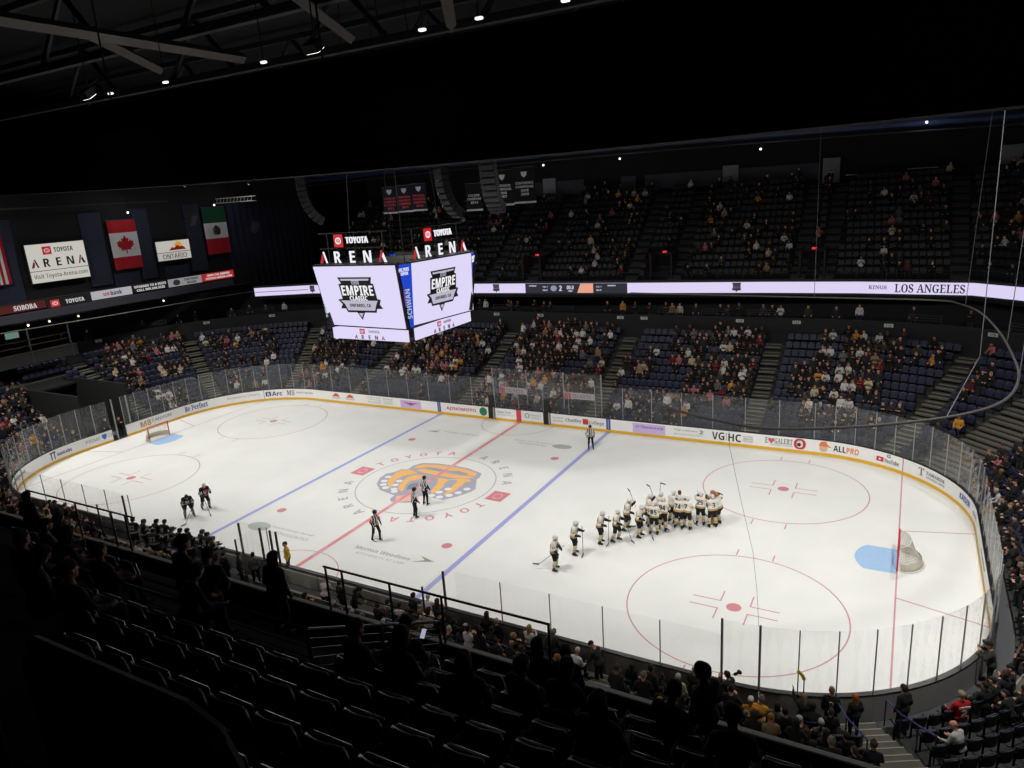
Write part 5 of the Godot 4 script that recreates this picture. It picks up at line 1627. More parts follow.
# ---------------------------------------------------------------- scoreboard over centre ice
func scoreboard() -> void:
	var t := thing("scoreboard", "four sided hanging scoreboard with lit lavender screens over centre ice", "scoreboard", Vector3(-0.6, 12.5, -0.3))
	var o := Vector3(-0.6, 12.5, -0.3)
	var black := mat(0.025, 0.025, 0.028, 0.5)
	var scr := glow(0.895, 0.865, 1.0, 0.93)
	var ink := mat(0.02, 0.02, 0.022, 0.6)
	var white := glow(0.95, 0.95, 0.98, 0.95)
	# corners of the two screens in view: upper left, upper right, lower right, lower left
	var sa: Array = [Vector3(-3.75, 14.48, 3.6), Vector3(2.0, 14.48, 3.4), Vector3(1.95, 10.87, 2.85), Vector3(-4.15, 10.87, 2.85)]
	sa[3] = Vector3(-3.62, 10.95, 3.05)
	sa[0] = Vector3(-3.95, 14.46, 3.45)
	var sb: Array = [Vector3(2.42, 14.48, 2.45), Vector3(2.95, 14.48, -2.95), Vector3(2.2, 10.9, -3.55), Vector3(2.1, 10.87, 2.35)]
	var sides: Array = [sa, sb]
	var mir := func(p: Vector3) -> Vector3: return Vector3(-1.2 - p.x, p.y, -0.4 - p.z)
	sides.append(sa.map(mir))
	sides.append(sb.map(mir))
	for n in 4:
		var c: Array = sides[n]
		var ex: Vector3 = (c[1] - c[0]).normalized()
		var ey: Vector3 = ((c[0] + c[1]) - (c[2] + c[3])).normalized()
		var ez := ex.cross(ey).normalized()
		ey = ez.cross(ex)
		var b := Basis(ex, ey, ez)
		var m: Vector3 = (c[0] + c[1] + c[2] + c[3]) * 0.25
		# frame and screen, following the four corners exactly
		var loc := PackedVector2Array()
		var big := PackedVector2Array()
		for p in c:
			var q: Vector3 = b.inverse() * (p - m)
			loc.append(Vector2(q.x, q.y))
			big.append(Vector2(q.x + 0.09 * signf(q.x), q.y + 0.09 * signf(q.y)))
		part(t, "screen_frame", prism(big, 0.3), black, m - o - ez * 0.17, b)
		part(t, "screen", prism(loc, 0.05), scr, m - o, b)
		var w: float = c[0].distance_to(c[1])
		var off := ez * 0.04
		# the event badge: bar, date, two words, ribbon, point
		var ctr := m - o + off + ex * (-0.12 if n % 2 == 0 else -0.1) - ey * 0.07
		var kx := 1.0 if n % 2 == 0 else 0.93
		emblem(t, ctr, b, kx)
		var al := AreaLight3D.new()
		al.name = "screen_light"
		al.area_size = Vector2(w * 0.95, 3.3)
		al.light_color = Color(0.9, 0.87, 1.0)
		al.light_energy = 3.0
		al.area_range = 90
		al.area_attenuation = 2
		al.shadow_enabled = true
		t.add_child(al, true)
		al.transform = Transform3D(Basis(-ex, ey, -ez), m - o + ez * 0.3)
		# the lower strip
		var lo0: Vector3 = c[3] + Vector3(0, -0.12, 0) + ex * 0.12 - ez * 0.1
		var lo1: Vector3 = c[2] + Vector3(0, -0.12, 0) - ex * (0.0 if n % 2 == 0 else 0.12) - ez * 0.1
		var mid := (lo0 + lo1) * 0.5 + Vector3(0, -0.36, 0)
		var lx := (lo1 - lo0).normalized()
		var lb := Basis(lx, Vector3.UP, lx.cross(Vector3.UP).normalized())
		part(t, "lower_screen", box(lo0.distance_to(lo1), 0.7, 0.12, 0.02), scr, mid - o, lb)
		badge(t, mid - o + lb * Vector3(-0.5, 0.16, 0.07), 0.36, 0.3, glow(0.85, 0.25, 0.35, 0.7), glow(0.95, 0.9, 0.92, 0.8), lb)
		part(t, "screen_words", lettering("TOYOTA", sans_bold, 0.16, 0.8, 0.02), mat(0.6, 0.55, 0.62), mid - o + lb * Vector3(0.35, 0.16, 0.07), lb)
		arena_word(t, mid - o + lb * Vector3(0, -0.18, 0.07), 2.1, 0.24, mat(0.35, 0.33, 0.4), mat(0.7, 0.35, 0.45), lb)
		if n > 1:
			continue
		# channel letters standing on top
		var tx := Basis(ex, Vector3.UP, ex.cross(Vector3.UP).normalized())
		var top: Vector3 = (c[0] + c[1]) * 0.5 - tx.z * 0.35
		var sh := -0.15 if n % 2 == 0 else 0.2
		arena_word(t, top - o + tx * Vector3(sh, 0.5, 0.1), 4.65, 0.66, white, glow(0.8, 0.1, 0.12, 0.8), tx)
		badge(t, top - o + tx * Vector3(-0.95 + sh * 0.6, 1.42, 0.1), 0.66, 0.72, glow(0.85, 0.08, 0.14, 0.75), white, tx)
		part(t, "toyota_letters", lettering("TOYOTA", sans_bold, 0.36, 1.6, 0.06), white, top - o + tx * Vector3(0.4 + sh * 0.6, 1.44, 0.1), tx)
		for y in [0.14, 0.98, 1.85]:
			part(t, "letter_rail", box(5.0, 0.05, 0.06, 0.01), black, top - o + tx * Vector3(sh, y, -0.05), tx)
		for x in [-2.0, 0.0, 2.0]:
			part(t, "letter_post", box(0.06, 1.85, 0.06, 0.01), black, top - o + tx * Vector3(x, 0.92, -0.06), tx)
	# blue corner strips
	for n in 4:
		var a: Array = sides[n]
		var nx: Array = [1, 2, 3, 0]
		var b2: Array = sides[[1, 2, 3, 0][n]]
		var up0: Vector3 = a[1]
		var up1: Vector3 = b2[0]
		var lo0: Vector3 = a[2]
		var lo1: Vector3 = b2[3]
		var v := PackedVector3Array()
		quad(v, up0, up1, lo1, lo0)
		var inn := (o - (up0 + lo1) * 0.5) * Vector3(1, 0, 1)
		inn = inn.normalized() * 0.08
		quad(v, up0 + inn, lo0 + inn, lo1 + inn, up1 + inn)
		quad(v, up0, up0 + inn, up1 + inn, up1)
		var vv := PackedVector3Array()
		for p in v:
			vv.append(p - o)
		part(t, "corner_screen", tri_mesh(vv), glow(0.03, 0.27, 0.85, 0.8))
		var ey: Vector3 = (up0 + up1 - lo0 - lo1).normalized()
		var ex: Vector3 = (up1 - up0).normalized()
		var ez := ex.cross(ey).normalized()
		ex = ey.cross(ez)
		var b := Basis(ex, ey, ez)
		var hi := (up0 + up1) * 0.5 - o + ez * 0.03
		var low := (lo0 + lo1) * 0.5 - o + ez * 0.03
		part(t, "strip_words", lettering("FILTERS", sans_bold, 0.2, 0.62, 0.02), white, hi.lerp(low, 0.08), b)
		part(t, "strip_words", lettering("OPEN", sans_bold, 0.18, 0.45, 0.02), white, hi.lerp(low, 0.14), b)
		var v90 := Basis(ey, -ex, ez)
		part(t, "strip_words", lettering("SCHWAN", sans_bold, 0.3, 1.7, 0.02), glow(0.78, 0.85, 0.8, 0.7), hi.lerp(low, 0.62) + ex * 0.06, v90)
		part(t, "strip_bar", box(0.1, 0.9, 0.02, 0.004), glow(0.5, 0.3, 0.75, 0.7), hi.lerp(low, 0.52) - ex * 0.13, b)
	# inner drum and hanging cables
	part(t, "core", box(4.6, 3.6, 4.6, 0.1), black, Vector3(0, 0.15, 0))
	part(t, "bottom_plate", box(5.0, 0.15, 5.0, 0.03), black, Vector3(0, -2.3, 0))
	for q in [[-2, -2], [2, -2], [2, 2], [-2, 2]]:
		part(t, "cable", tube([Vector3(q[0], 1.9, q[1]), Vector3(q[0] * 0.6, 17.4, q[1] * 0.6)], 0.025, -1, 5), mat(0.12, 0.12, 0.12, 0.5, 0.4))


func emblem(t: Node, c: Vector3, b: Basis, kx: float) -> void:
	var ink := mat(0.02, 0.02, 0.022, 0.6)
	var pale := glow(0.8, 0.78, 0.86, 0.8)
	var white := glow(0.97, 0.97, 0.98, 0.95)
	var p := func(_k: int, nm: String, a: Array, m: Material, z: float) -> void:
		var q := PackedVector2Array()
		for i in a:
			q.append(Vector2(i[0] * kx, i[1]) * 0.87)
		part(t, nm, prism(q, 0.02), m, c + b.z * z, b)
	p.call(0, "emblem_plate", [[-1.42, 1.42], [1.42, 1.42], [1.3, 1.02], [1.5, 0.95], [1.58, -0.05], [1.85, -0.1], [1.7, -0.42], [1.9, -0.7], [1.4, -0.72], [1.3, -0.98], [0.32, -0.98], [0.0, -1.5], [-0.32, -0.98], [-1.1, -0.98], [-1.25, -0.72], [-1.65, -0.72], [-1.45, -0.42], [-1.75, -0.1], [-1.35, -0.05], [-1.42, 0.9], [-1.5, 0.93], [-1.2, 1.02]], ink, 0.0)
	p.call(0, "emblem_bar", [[-1.22, 1.32], [1.22, 1.32], [1.16, 1.2], [-1.16, 1.2]], pale, 0.006)
	p.call(0, "emblem_ribbon", [[-1.5, -0.16], [1.6, -0.16], [1.42, -0.42], [1.22, -0.84], [-1.05, -0.84], [-1.22, -0.42]], pale, 0.006)
	p.call(0, "emblem_date", [[-0.3, 1.2], [0.32, 1.2], [0.32, 0.95], [-0.3, 0.95]], pale, 0.007)
	p.call(0, "emblem_point", [[-0.2, -1.03], [0.2, -1.03], [0.0, -1.32]], pale, 0.006)
	part(t, "emblem_words", lettering("EMPIRE", sans_bold, 0.58, 2.3 * kx, 0.03), white, c + b * Vector3(0.06, 0.46, 0.012), b)
	part(t, "emblem_words", lettering("CLASSIC", sans_bold, 0.26, 1.3 * kx, 0.03), white, c + b * Vector3(0.05, 0.0, 0.014), b)
	part(t, "emblem_words", lettering("ONTARIO, CA", sans_bold, 0.22, 1.55 * kx, 0.02), mat(0.1, 0.1, 0.16), c + b * Vector3(0.07, -0.44, 0.02), b)
	part(t, "emblem_words", lettering("2025", sans_bold, 0.16, 0.5 * kx, 0.02), mat(0.2, 0.19, 0.3), c + b * Vector3(0.0, 0.935, 0.02), b)


# ---------------------------------------------------------------- banners, speakers, netting pipe, cables
func banner(x: float, y: float, z: float, w: float, h: float, label: String, cloth: Material, lines: Array, ink: Material, mark: Material, hem := true) -> void:
	var t := thing("banner", label, "banner", Vector3(x, y, z), 0.25)
	part(t, "cloth", box(w, h, 0.03, 0.006), cloth)
	if hem:
		part(t, "pale_hem", box(w, 0.16, 0.04, 0.008), mat(0.8, 0.78, 0.8, 0.8), Vector3(0, -h / 2 + 0.05, 0.005))
	part(t, "top_pole", tube([Vector3(-w / 2, h / 2, 0), Vector3(w / 2, h / 2, 0)], 0.03), mat(0.3, 0.3, 0.3, 0.5, 0.3))
	part(t, "emblem", prism(PackedVector2Array([Vector2(-0.26, 0.2), Vector2(0.26, 0.2), Vector2(0.2, -0.08), Vector2(0, -0.26), Vector2(-0.2, -0.08)]) , 0.02), mark, Vector3(0, h * 0.3, 0.02))
	for k in lines.size():
		part(t, "banner_words", lettering(lines[k], sans_bold, 0.2, minf(w * 0.8, 0.17 * lines[k].length()), 0.012), ink, Vector3(0, h * 0.06 - 0.3 * k, 0.022))
	for s in [-1.0, 1.0]:
		part(t, "cord", tube([Vector3(s * w / 2, h / 2, 0), Vector3(s * w / 2, h / 2 + 9, 0)], 0.012, -1, 4), mat(0.1, 0.1, 0.1))


func hanging_things() -> void:
	var navy := fabric("banner navy", Color(0.12, 0.13, 0.22))
	var red := fabric("banner red", Color(0.9, 0.36, 0.34))
	var pale := fabric("banner pale", Color(0.88, 0.88, 0.88))
	var blackc := fabric("banner black", Color(0.06, 0.06, 0.07))
	banner(-16.2, 17.9, -20, 1.45, 2.4, "navy banner with red lettering, leftmost of three hanging left of the speaker", navy, ["CALDER CUP", "CHAMPIONS", "PACIFIC", "2015"], red, pale)
	banner(-14.5, 17.95, -20, 1.45, 2.4, "navy banner with red lettering, middle of three hanging left of the speaker", navy, ["WESTERN", "CONFERENCE", "CHAMPIONS", "2016"], red, pale)
	banner(-12.85, 18.0, -20, 1.45, 2.4, "navy banner with red lettering, rightmost of three hanging left of the speaker", navy, ["PACIFIC", "DIVISION", "CHAMPIONS", "2016"], red, pale)
	banner(-7.0, 17.7, -20, 1.5, 2.3, "narrow black banner with white lettering between the two speaker columns", blackc, ["CALDER", "CHAMPIONS", "2014"], pale, blackc)
	banner(-4.1, 18.3, -20, 1.9, 2.9, "black banner with white lettering, left one of the pair right of the speaker", blackc, ["DIVISION", "CHAMPIONS", "2006", "2007"], pale, pale)
	banner(-2.0, 18.4, -20, 1.9, 2.9, "black banner with white lettering, right one of the pair right of the speaker", blackc, ["CONFERENCE", "CHAMPIONS", "2008", "2009"], pale, pale)
	var pen := thing("pennant", "long white pointed pennant hanging behind the middle speaker column", "pennant", Vector3(-10.2, 18.4, -19.6))
	part(pen, "cloth", prism(PackedVector2Array([Vector2(-0.3, 1.2), Vector2(0.3, 1.3), Vector2(0.1, -1.5)]), 0.03), fabric("pennant white", Color(0.75, 0.75, 0.75)))
	# speaker columns: curved stacks of cabinets
	var n := 0
	for q in [[Vector3(-17.3, 20.6, -10), 11, -0.75, 1.7], [Vector3(-3.5, 20.6, -10), 11, -0.3, 0.95], [Vector3(0.45, 21.0, -10), 12, 0.2, 1.15]]:
		n += 1
		var t := thing("speaker_column", "curved hanging column of dark loudspeaker cabinets, %s" % ["left of the scoreboard", "above the scoreboard beside the pennant", "left of the pair of white lettered banners"][n - 1], "speaker", q[0])
		var at := Vector3.ZERO
		for k in q[1]:
			var a = 0.02 * k * k * 0.55
			var b := Basis(Vector3.UP, q[2]) * Basis(Vector3.RIGHT, a)
			part(t, "cabinet", box(q[3], 0.4, 0.7, 0.03), mat(0.13, 0.13, 0.14, 0.6), at, b)
			part(t, "grille", box(q[3] - 0.1, 0.3, 0.02, 0.005), mat(0.2, 0.2, 0.21, 0.7), at + b * Vector3(0, 0, 0.36), b)
			at += b * Vector3(0, -0.43, 0.0)
		part(t, "hanger", tube([Vector3(0, 0.2, 0), Vector3(0, 9, 0)], 0.05), mat(0.1, 0.1, 0.1))
	# short lit truss at the corner and two box speakers
	var tr := thing("light_truss", "short pale lighting truss hanging at the right end of the flag wall", "truss", Vector3(-33.5, 18.95, -17))
	var tm := mat(0.72, 0.72, 0.7, 0.4, 0.3)
	for y in [-0.22, 0.22]:
		for z in [-0.2, 0.2]:
			part(tr, "chord", tube([Vector3(-2.4, y, z), Vector3(2.9, y, z)], 0.045), tm)
	for k in 11:
		part(tr, "lattice_bar", tube([Vector3(-2.4 + 0.5 * k, -0.22, 0.2), Vector3(-2.15 + 0.5 * k, 0.22, 0.2)], 0.03, -1, 4), tm)
	part(tr, "hanger", tube([Vector3(0, 0.2, 0), Vector3(0, 11, 0)], 0.03), mat(0.1, 0.1, 0.1))
	for q in [[Vector3(-40.6, 17.3, -17.2), 0.5, "grey box speaker between the two right flags"], [Vector3(-39.5, 15.9, -24.5), 0.6, "grey box speaker right of the last flag"]]:
		var t := thing("wall_speaker", q[2], "speaker", q[0], PI / 2)
		part(t, "cabinet", box(0.7, 1.2, 0.6, 0.05), mat(0.2, 0.2, 0.21, 0.6), Vector3.ZERO, Basis(Vector3.RIGHT, q[1]))
		part(t, "grille", box(0.6, 1.0, 0.03, 0.01), mat(0.3, 0.3, 0.3, 0.7), Basis(Vector3.RIGHT, q[1]) * Vector3(0, 0, 0.31), Basis(Vector3.RIGHT, q[1]))
		part(t, "bracket", tube([Vector3.ZERO, Vector3(0, 0.2, -1.6)], 0.05), mat(0.1, 0.1, 0.1))
	# netting pipe hanging in a loop over the right end, with its cables
	var np := thing("net_pipe", "curved pipe loop hung over the right end to carry the safety netting", "pipe")
	var raw: Array = [Vector2(8.3, -16.5), Vector2(20.4, -15.5), Vector2(27.86, -14.9), Vector2(29.35, -13.6), Vector2(30.2, -10.6), Vector2(30.6, -6), Vector2(30.7, -1.73), Vector2(30.58, 2.79), Vector2(29.85, 6.28), Vector2(28.45, 8.45), Vector2(26.2, 10.23), Vector2(23.95, 11.36), Vector2(22.76, 11.64), Vector2(21.75, 11.42), Vector2(20.66, 11.09), Vector2(19.0, 10.2)]
	var cv := Curve3D.new()
	for i in raw.size():
		var p: Vector2 = raw[i]
		var tg: Vector2 = (raw[mini(i + 1, raw.size() - 1)] - raw[maxi(i - 1, 0)]) * 0.16
		cv.add_point(Vector3(p.x, 10, p.y), Vector3(-tg.x, 0, -tg.y), Vector3(tg.x, 0, tg.y))
	var pts: Array = Array(cv.get_baked_points())
	var thin: Array = []
	for i in range(0, pts.size(), 3):
		thin.append(pts[i])
	part(np, "pipe", tube(thin, 0.05, -1, 8), mat(0.28, 0.27, 0.26, 0.4, 0.2))
	var cable := mat(0.36, 0.36, 0.38, 0.5, 0.2)
	for q in [[Vector3(21.3, 10, -15.45), Vector3(21.2, 29, -15.6)], [Vector3(29.6, 10, -13.2), Vector3(30.2, 29, -13.2)], [Vector3(28.08, 10.0, 8.67), Vector3(29.5, 10.07, 0)], [Vector3(29.5, 10.07, 0), Vector3(29.4, 29, 0)], [Vector3(30.7, 10, -3), Vector3(31.2, 29, -3)], [Vector3(30.5, 10, 3.5), Vector3(31.0, 29, 3.5)]]:
		part(np, "cable", tube(q, 0.018, -1, 5), cable)
	var nc := thing("net_edge", "thin dark net edge cord hanging down to the glass over the right end", "cord")
	part(nc, "cord", tube([Vector3(21.72, 9.96, 11.42), Vector3(21.81, 9.25, 11.7), Vector3(22.29, 7.57, 12.1), Vector3(22.79, 5.95, 12.5), Vector3(23.0, 4.75, 12.8), Vector3(23.13, 3.55, 13.02)], 0.006, -1, 5), mat(0.4, 0.4, 0.4, 0.8))


# ---------------------------------------------------------------- goals
func goals() -> void:
	var n := 0
	for s in [-1.0, 1.0]:
		n += 1
		var t := thing("hockey_goal", ["red framed hockey goal with white netting at the far left end", "red framed hockey goal with white netting at the right end"][n - 1], "goal", Vector3(s * 27.13, 0, 0), 0 if s > 0 else PI)
		var red := mat(0.78, 0.12, 0.18, 0.4)
		part(t, "goal_post", tube([Vector3(0, 0, -0.915), Vector3(0, 1.22, -0.915)], 0.04, -1, 8), red)
		part(t, "goal_post", tube([Vector3(0, 0, 0.915), Vector3(0, 1.22, 0.915)], 0.04, -1, 8), red)
		part(t, "crossbar", tube([Vector3(0, 1.22, -0.95), Vector3(0, 1.22, 0.95)], 0.045, -1, 8), red)
		var base: Array = []
		for k in 13:
			var a := PI * k / 12 - PI / 2
			base.append(Vector3(0.15 + cos(a) * 0.95, 0.04, sin(a) * 1.05))
		part(t, "base_frame", tube(base, 0.04, -1, 6), mat(0.85, 0.85, 0.85, 0.5))
		var top: Array = []
		for k in 13:
			var a := PI * k / 12 - PI / 2
			top.append(Vector3(cos(a) * 0.5, 1.2, sin(a) * 0.9))
		part(t, "top_frame", tube(top, 0.025, -1, 6), mat(0.85, 0.85, 0.85, 0.5))
		# netting: real cords, joined
		var v := PackedVector3Array()
		for k in 25:
			var f := k / 24.0
			var a := PI * f - PI / 2
			var p0 := Vector3(cos(a) * 0.5, 1.2, sin(a) * 0.9)
			var p1 := Vector3(0.15 + cos(a) * 0.95, 0.04, sin(a) * 1.05)
			tube_tris(v, [p0, p0.lerp(p1, 0.5) - Vector3(0.08 * cos(a), 0, 0), p1], 0.011, -1, 3)
			tube_tris(v, [p0, Vector3(0, 1.21, p0.z)], 0.011, -1, 3)
		for j in range(0, 10):
			var f := j / 10.0
			var row: Array = []
			for k in 13:
				var a := PI * k / 12 - PI / 2
				row.append(Vector3(cos(a) * 0.5, 1.2, sin(a) * 0.9).lerp(Vector3(0.15 + cos(a) * 0.95, 0.04, sin(a) * 1.05), f) - Vector3(0.08 * cos(a) * sin(PI * f), 0, 0))
			tube_tris(v, row, 0.011, -1, 3)
		var net := part(t, "netting", tri_mesh(v), mat(0.82, 0.8, 0.74, 0.9))
		net.set_meta("kind", "stuff")
		# the white skirt inside the base and top
		var sk := PackedVector3Array()
		for k in 12:
			var a := PI * k / 12 - PI / 2
			var b := PI * (k + 1) / 12 - PI / 2
			quad(sk, Vector3(0.15 + cos(a) * 0.9, 0.0, sin(a) * 1.0), Vector3(0.12 + cos(a) * 0.86, 0.4, sin(a) * 0.98), Vector3(0.12 + cos(b) * 0.86, 0.4, sin(b) * 0.98), Vector3(0.15 + cos(b) * 0.9, 0.0, sin(b) * 1.0))
			v = PackedVector3Array()
		part(t, "skirt", tri_mesh(sk), mat(0.8, 0.78, 0.72, 0.9))


# ---------------------------------------------------------------- people: a smooth skin over tapered bones, meshed as surface nets
# a bone is [from, to, radius from, radius to, region]; regions are drawn with materials of their own
const SKIN := 0
const TOP := 1
const BOTTOM := 2
const SHOE := 3
const TRIM := 4
const SOCK := 5
const STRIPE := 6


func nets(out: Dictionary, bones: Array, cell: float, k: float, xf := Transform3D(), striped := false) -> void:
	var lo := Vector3(1e9, 1e9, 1e9)
	var hi := -lo
	for b in bones:
		var r: float = maxf(b[2], b[3]) + cell * 2.5
		for e in 2:
			var p: Vector3 = b[e]
			lo = lo.min(p - Vector3(r, r, r))
			hi = hi.max(p + Vector3(r, r, r))
	var nx := int((hi.x - lo.x) / cell) + 2
	var ny := int((hi.y - lo.y) / cell) + 2
	var nz := int((hi.z - lo.z) / cell) + 2
	var nxy := nx * ny
	var F := PackedFloat32Array()
	F.resize(nxy * nz)
	F.fill(9.0)
	var near := F.duplicate()
	var reg := PackedByteArray()
	reg.resize(nxy * nz)
	for b in bones:
		var a: Vector3 = b[0]
		var ab: Vector3 = b[1] - b[0]
		var l2 := maxf(ab.length_squared(), 1e-8)
		var ra: float = b[2]
		var dr: float = b[3] - b[2]
		var rg: int = b[4]
		var m := maxf(b[2], b[3]) + cell * 2.2 + k * 0.5
		var p0: Vector3 = (a.min(b[1]) - Vector3(m, m, m) - lo) / cell
		var p1: Vector3 = (a.max(b[1]) + Vector3(m, m, m) - lo) / cell
		for z in range(maxi(0, int(p0.z)), mini(nz, int(p1.z) + 2)):
			for y in range(maxi(0, int(p0.y)), mini(ny, int(p1.y) + 2)):
				var i := z * nxy + y * nx
				for x in range(maxi(0, int(p0.x)), mini(nx, int(p1.x) + 2)):
					var d := lo + Vector3(x, y, z) * cell - a
					var t := clampf(d.dot(ab) / l2, 0, 1)
					var v := (d - ab * t).length() - ra - dr * t
					var j := i + x
					if v < near[j]:
						near[j] = v
						reg[j] = rg
					var f := F[j]
					var h := k - absf(f - v)
					F[j] = minf(f, v) - (h * h / k * 0.25 if h > 0 else 0.0)
	# one vertex in each crossed cell
	var at := PackedInt32Array()
	at.resize(nxy * nz)
	at.fill(-1)
	var pts := PackedVector3Array()
	var offs := PackedInt32Array([0, 1, nx, nx + 1, nxy, nxy + 1, nxy + nx, nxy + nx + 1])
	for z in nz - 1:
		for y in ny - 1:
			var i0 := z * nxy + y * nx
			for x in nx - 1:
				var i := i0 + x
				if F[i] > cell * 3:
					continue
				var mask := 0
				for c in 8:
					if F[i + offs[c]] < 0:
						mask |= 1 << c
				if mask == 0 or mask == 255:
					continue
				var s := Vector3.ZERO
				var n := 0
				for e in EDGES:
					var u: int = e[0]
					var w: int = e[1]
					if ((mask >> u) & 1) != ((mask >> w) & 1):
						var fu := F[i + offs[u]]
						var fw := F[i + offs[w]]
						var t := fu / (fu - fw)
						var cu := Vector3(u & 1, (u >> 1) & 1, u >> 2)
						var cw := Vector3(w & 1, (w >> 1) & 1, w >> 2)
						s += cu.lerp(cw, t)
						n += 1
				at[i] = pts.size()
				pts.append(lo + (Vector3(x, y, z) + s / n) * cell)
	# one quad round each crossed edge
	var idx := {}
	var normal := PackedVector3Array()
	normal.resize(pts.size())
	var ax := [1, nx, nxy]
	for z in range(1, nz - 1):
		for y in range(1, ny - 1):
			var i0 := z * nxy + y * nx
			for x in range(1, nx - 1):
				var i := i0 + x
				var f := F[i]
				if f > cell * 2 or f < -cell * 2:
					continue
				for e in 3:
					var g := F[i + ax[e]]
					if (f < 0) == (g < 0):
						continue
					var da: int = ax[(e + 1) % 3]
					var db: int = ax[(e + 2) % 3]
					var q0 := at[i - da - db]
					var q1 := at[i - db]
					var q2 := at[i]
					var q3 := at[i - da]
					if q0 < 0 or q1 < 0 or q2 < 0 or q3 < 0:
						continue
					if f < 0:   # outside lies along +axis: front faces run clockwise
						var t := q1
						q1 = q3
						q3 = t
					var r := reg[i] if f < 0 else reg[i + ax[e]]
					if striped and r == TOP:
						var mx := pts[q0].x
						if fposmod(mx * 1.0 + 100.035, 0.14) < 0.07:
							r = STRIPE
					if not idx.has(r):
						idx[r] = PackedInt32Array()
					idx[r].append_array([q0, q1, q2, q0, q2, q3])
					var nn := (pts[q2] - pts[q0]).cross(pts[q1] - pts[q0])
					normal[q0] += nn
					normal[q1] += nn
					normal[q2] += nn
					nn = (pts[q3] - pts[q0]).cross(pts[q2] - pts[q0])
					normal[q0] += nn
					normal[q2] += nn
					normal[q3] += nn
	for r in idx:
		if not out.has(r):
			out[r] = [PackedVector3Array(), PackedVector3Array(), PackedInt32Array()]
		var o: Array = out[r]
		var vv: PackedVector3Array = o[0]
		var vn: PackedVector3Array = o[1]
		var vi: PackedInt32Array = o[2]
		var remap := {}
		for q in idx[r]:
			if not remap.has(q):
				remap[q] = vv.size()
				vv.append(xf * pts[q])
				vn.append((xf.basis * normal[q]).normalized())
			vi.append(remap[q])
		out[r] = [vv, vn, vi]


const EDGES := [[0, 1], [2, 3], [4, 5], [6, 7], [0, 2], [1, 3], [4, 6], [5, 7], [0, 4], [1, 5], [2, 6], [3, 7]]


func regions_mesh(out: Dictionary) -> Array:   # [mesh, regions in surface order]
	var m := ArrayMesh.new()
	var keys := out.keys()
	keys.sort()
	for r in keys:
		var a := []
		a.resize(Mesh.ARRAY_MAX)
		a[Mesh.ARRAY_VERTEX] = out[r][0]
		a[Mesh.ARRAY_NORMAL] = out[r][1]
		a[Mesh.ARRAY_INDEX] = out[r][2]
		m.add_surface_from_arrays(Mesh.PRIMITIVE_TRIANGLES, a)
	return [m, keys]


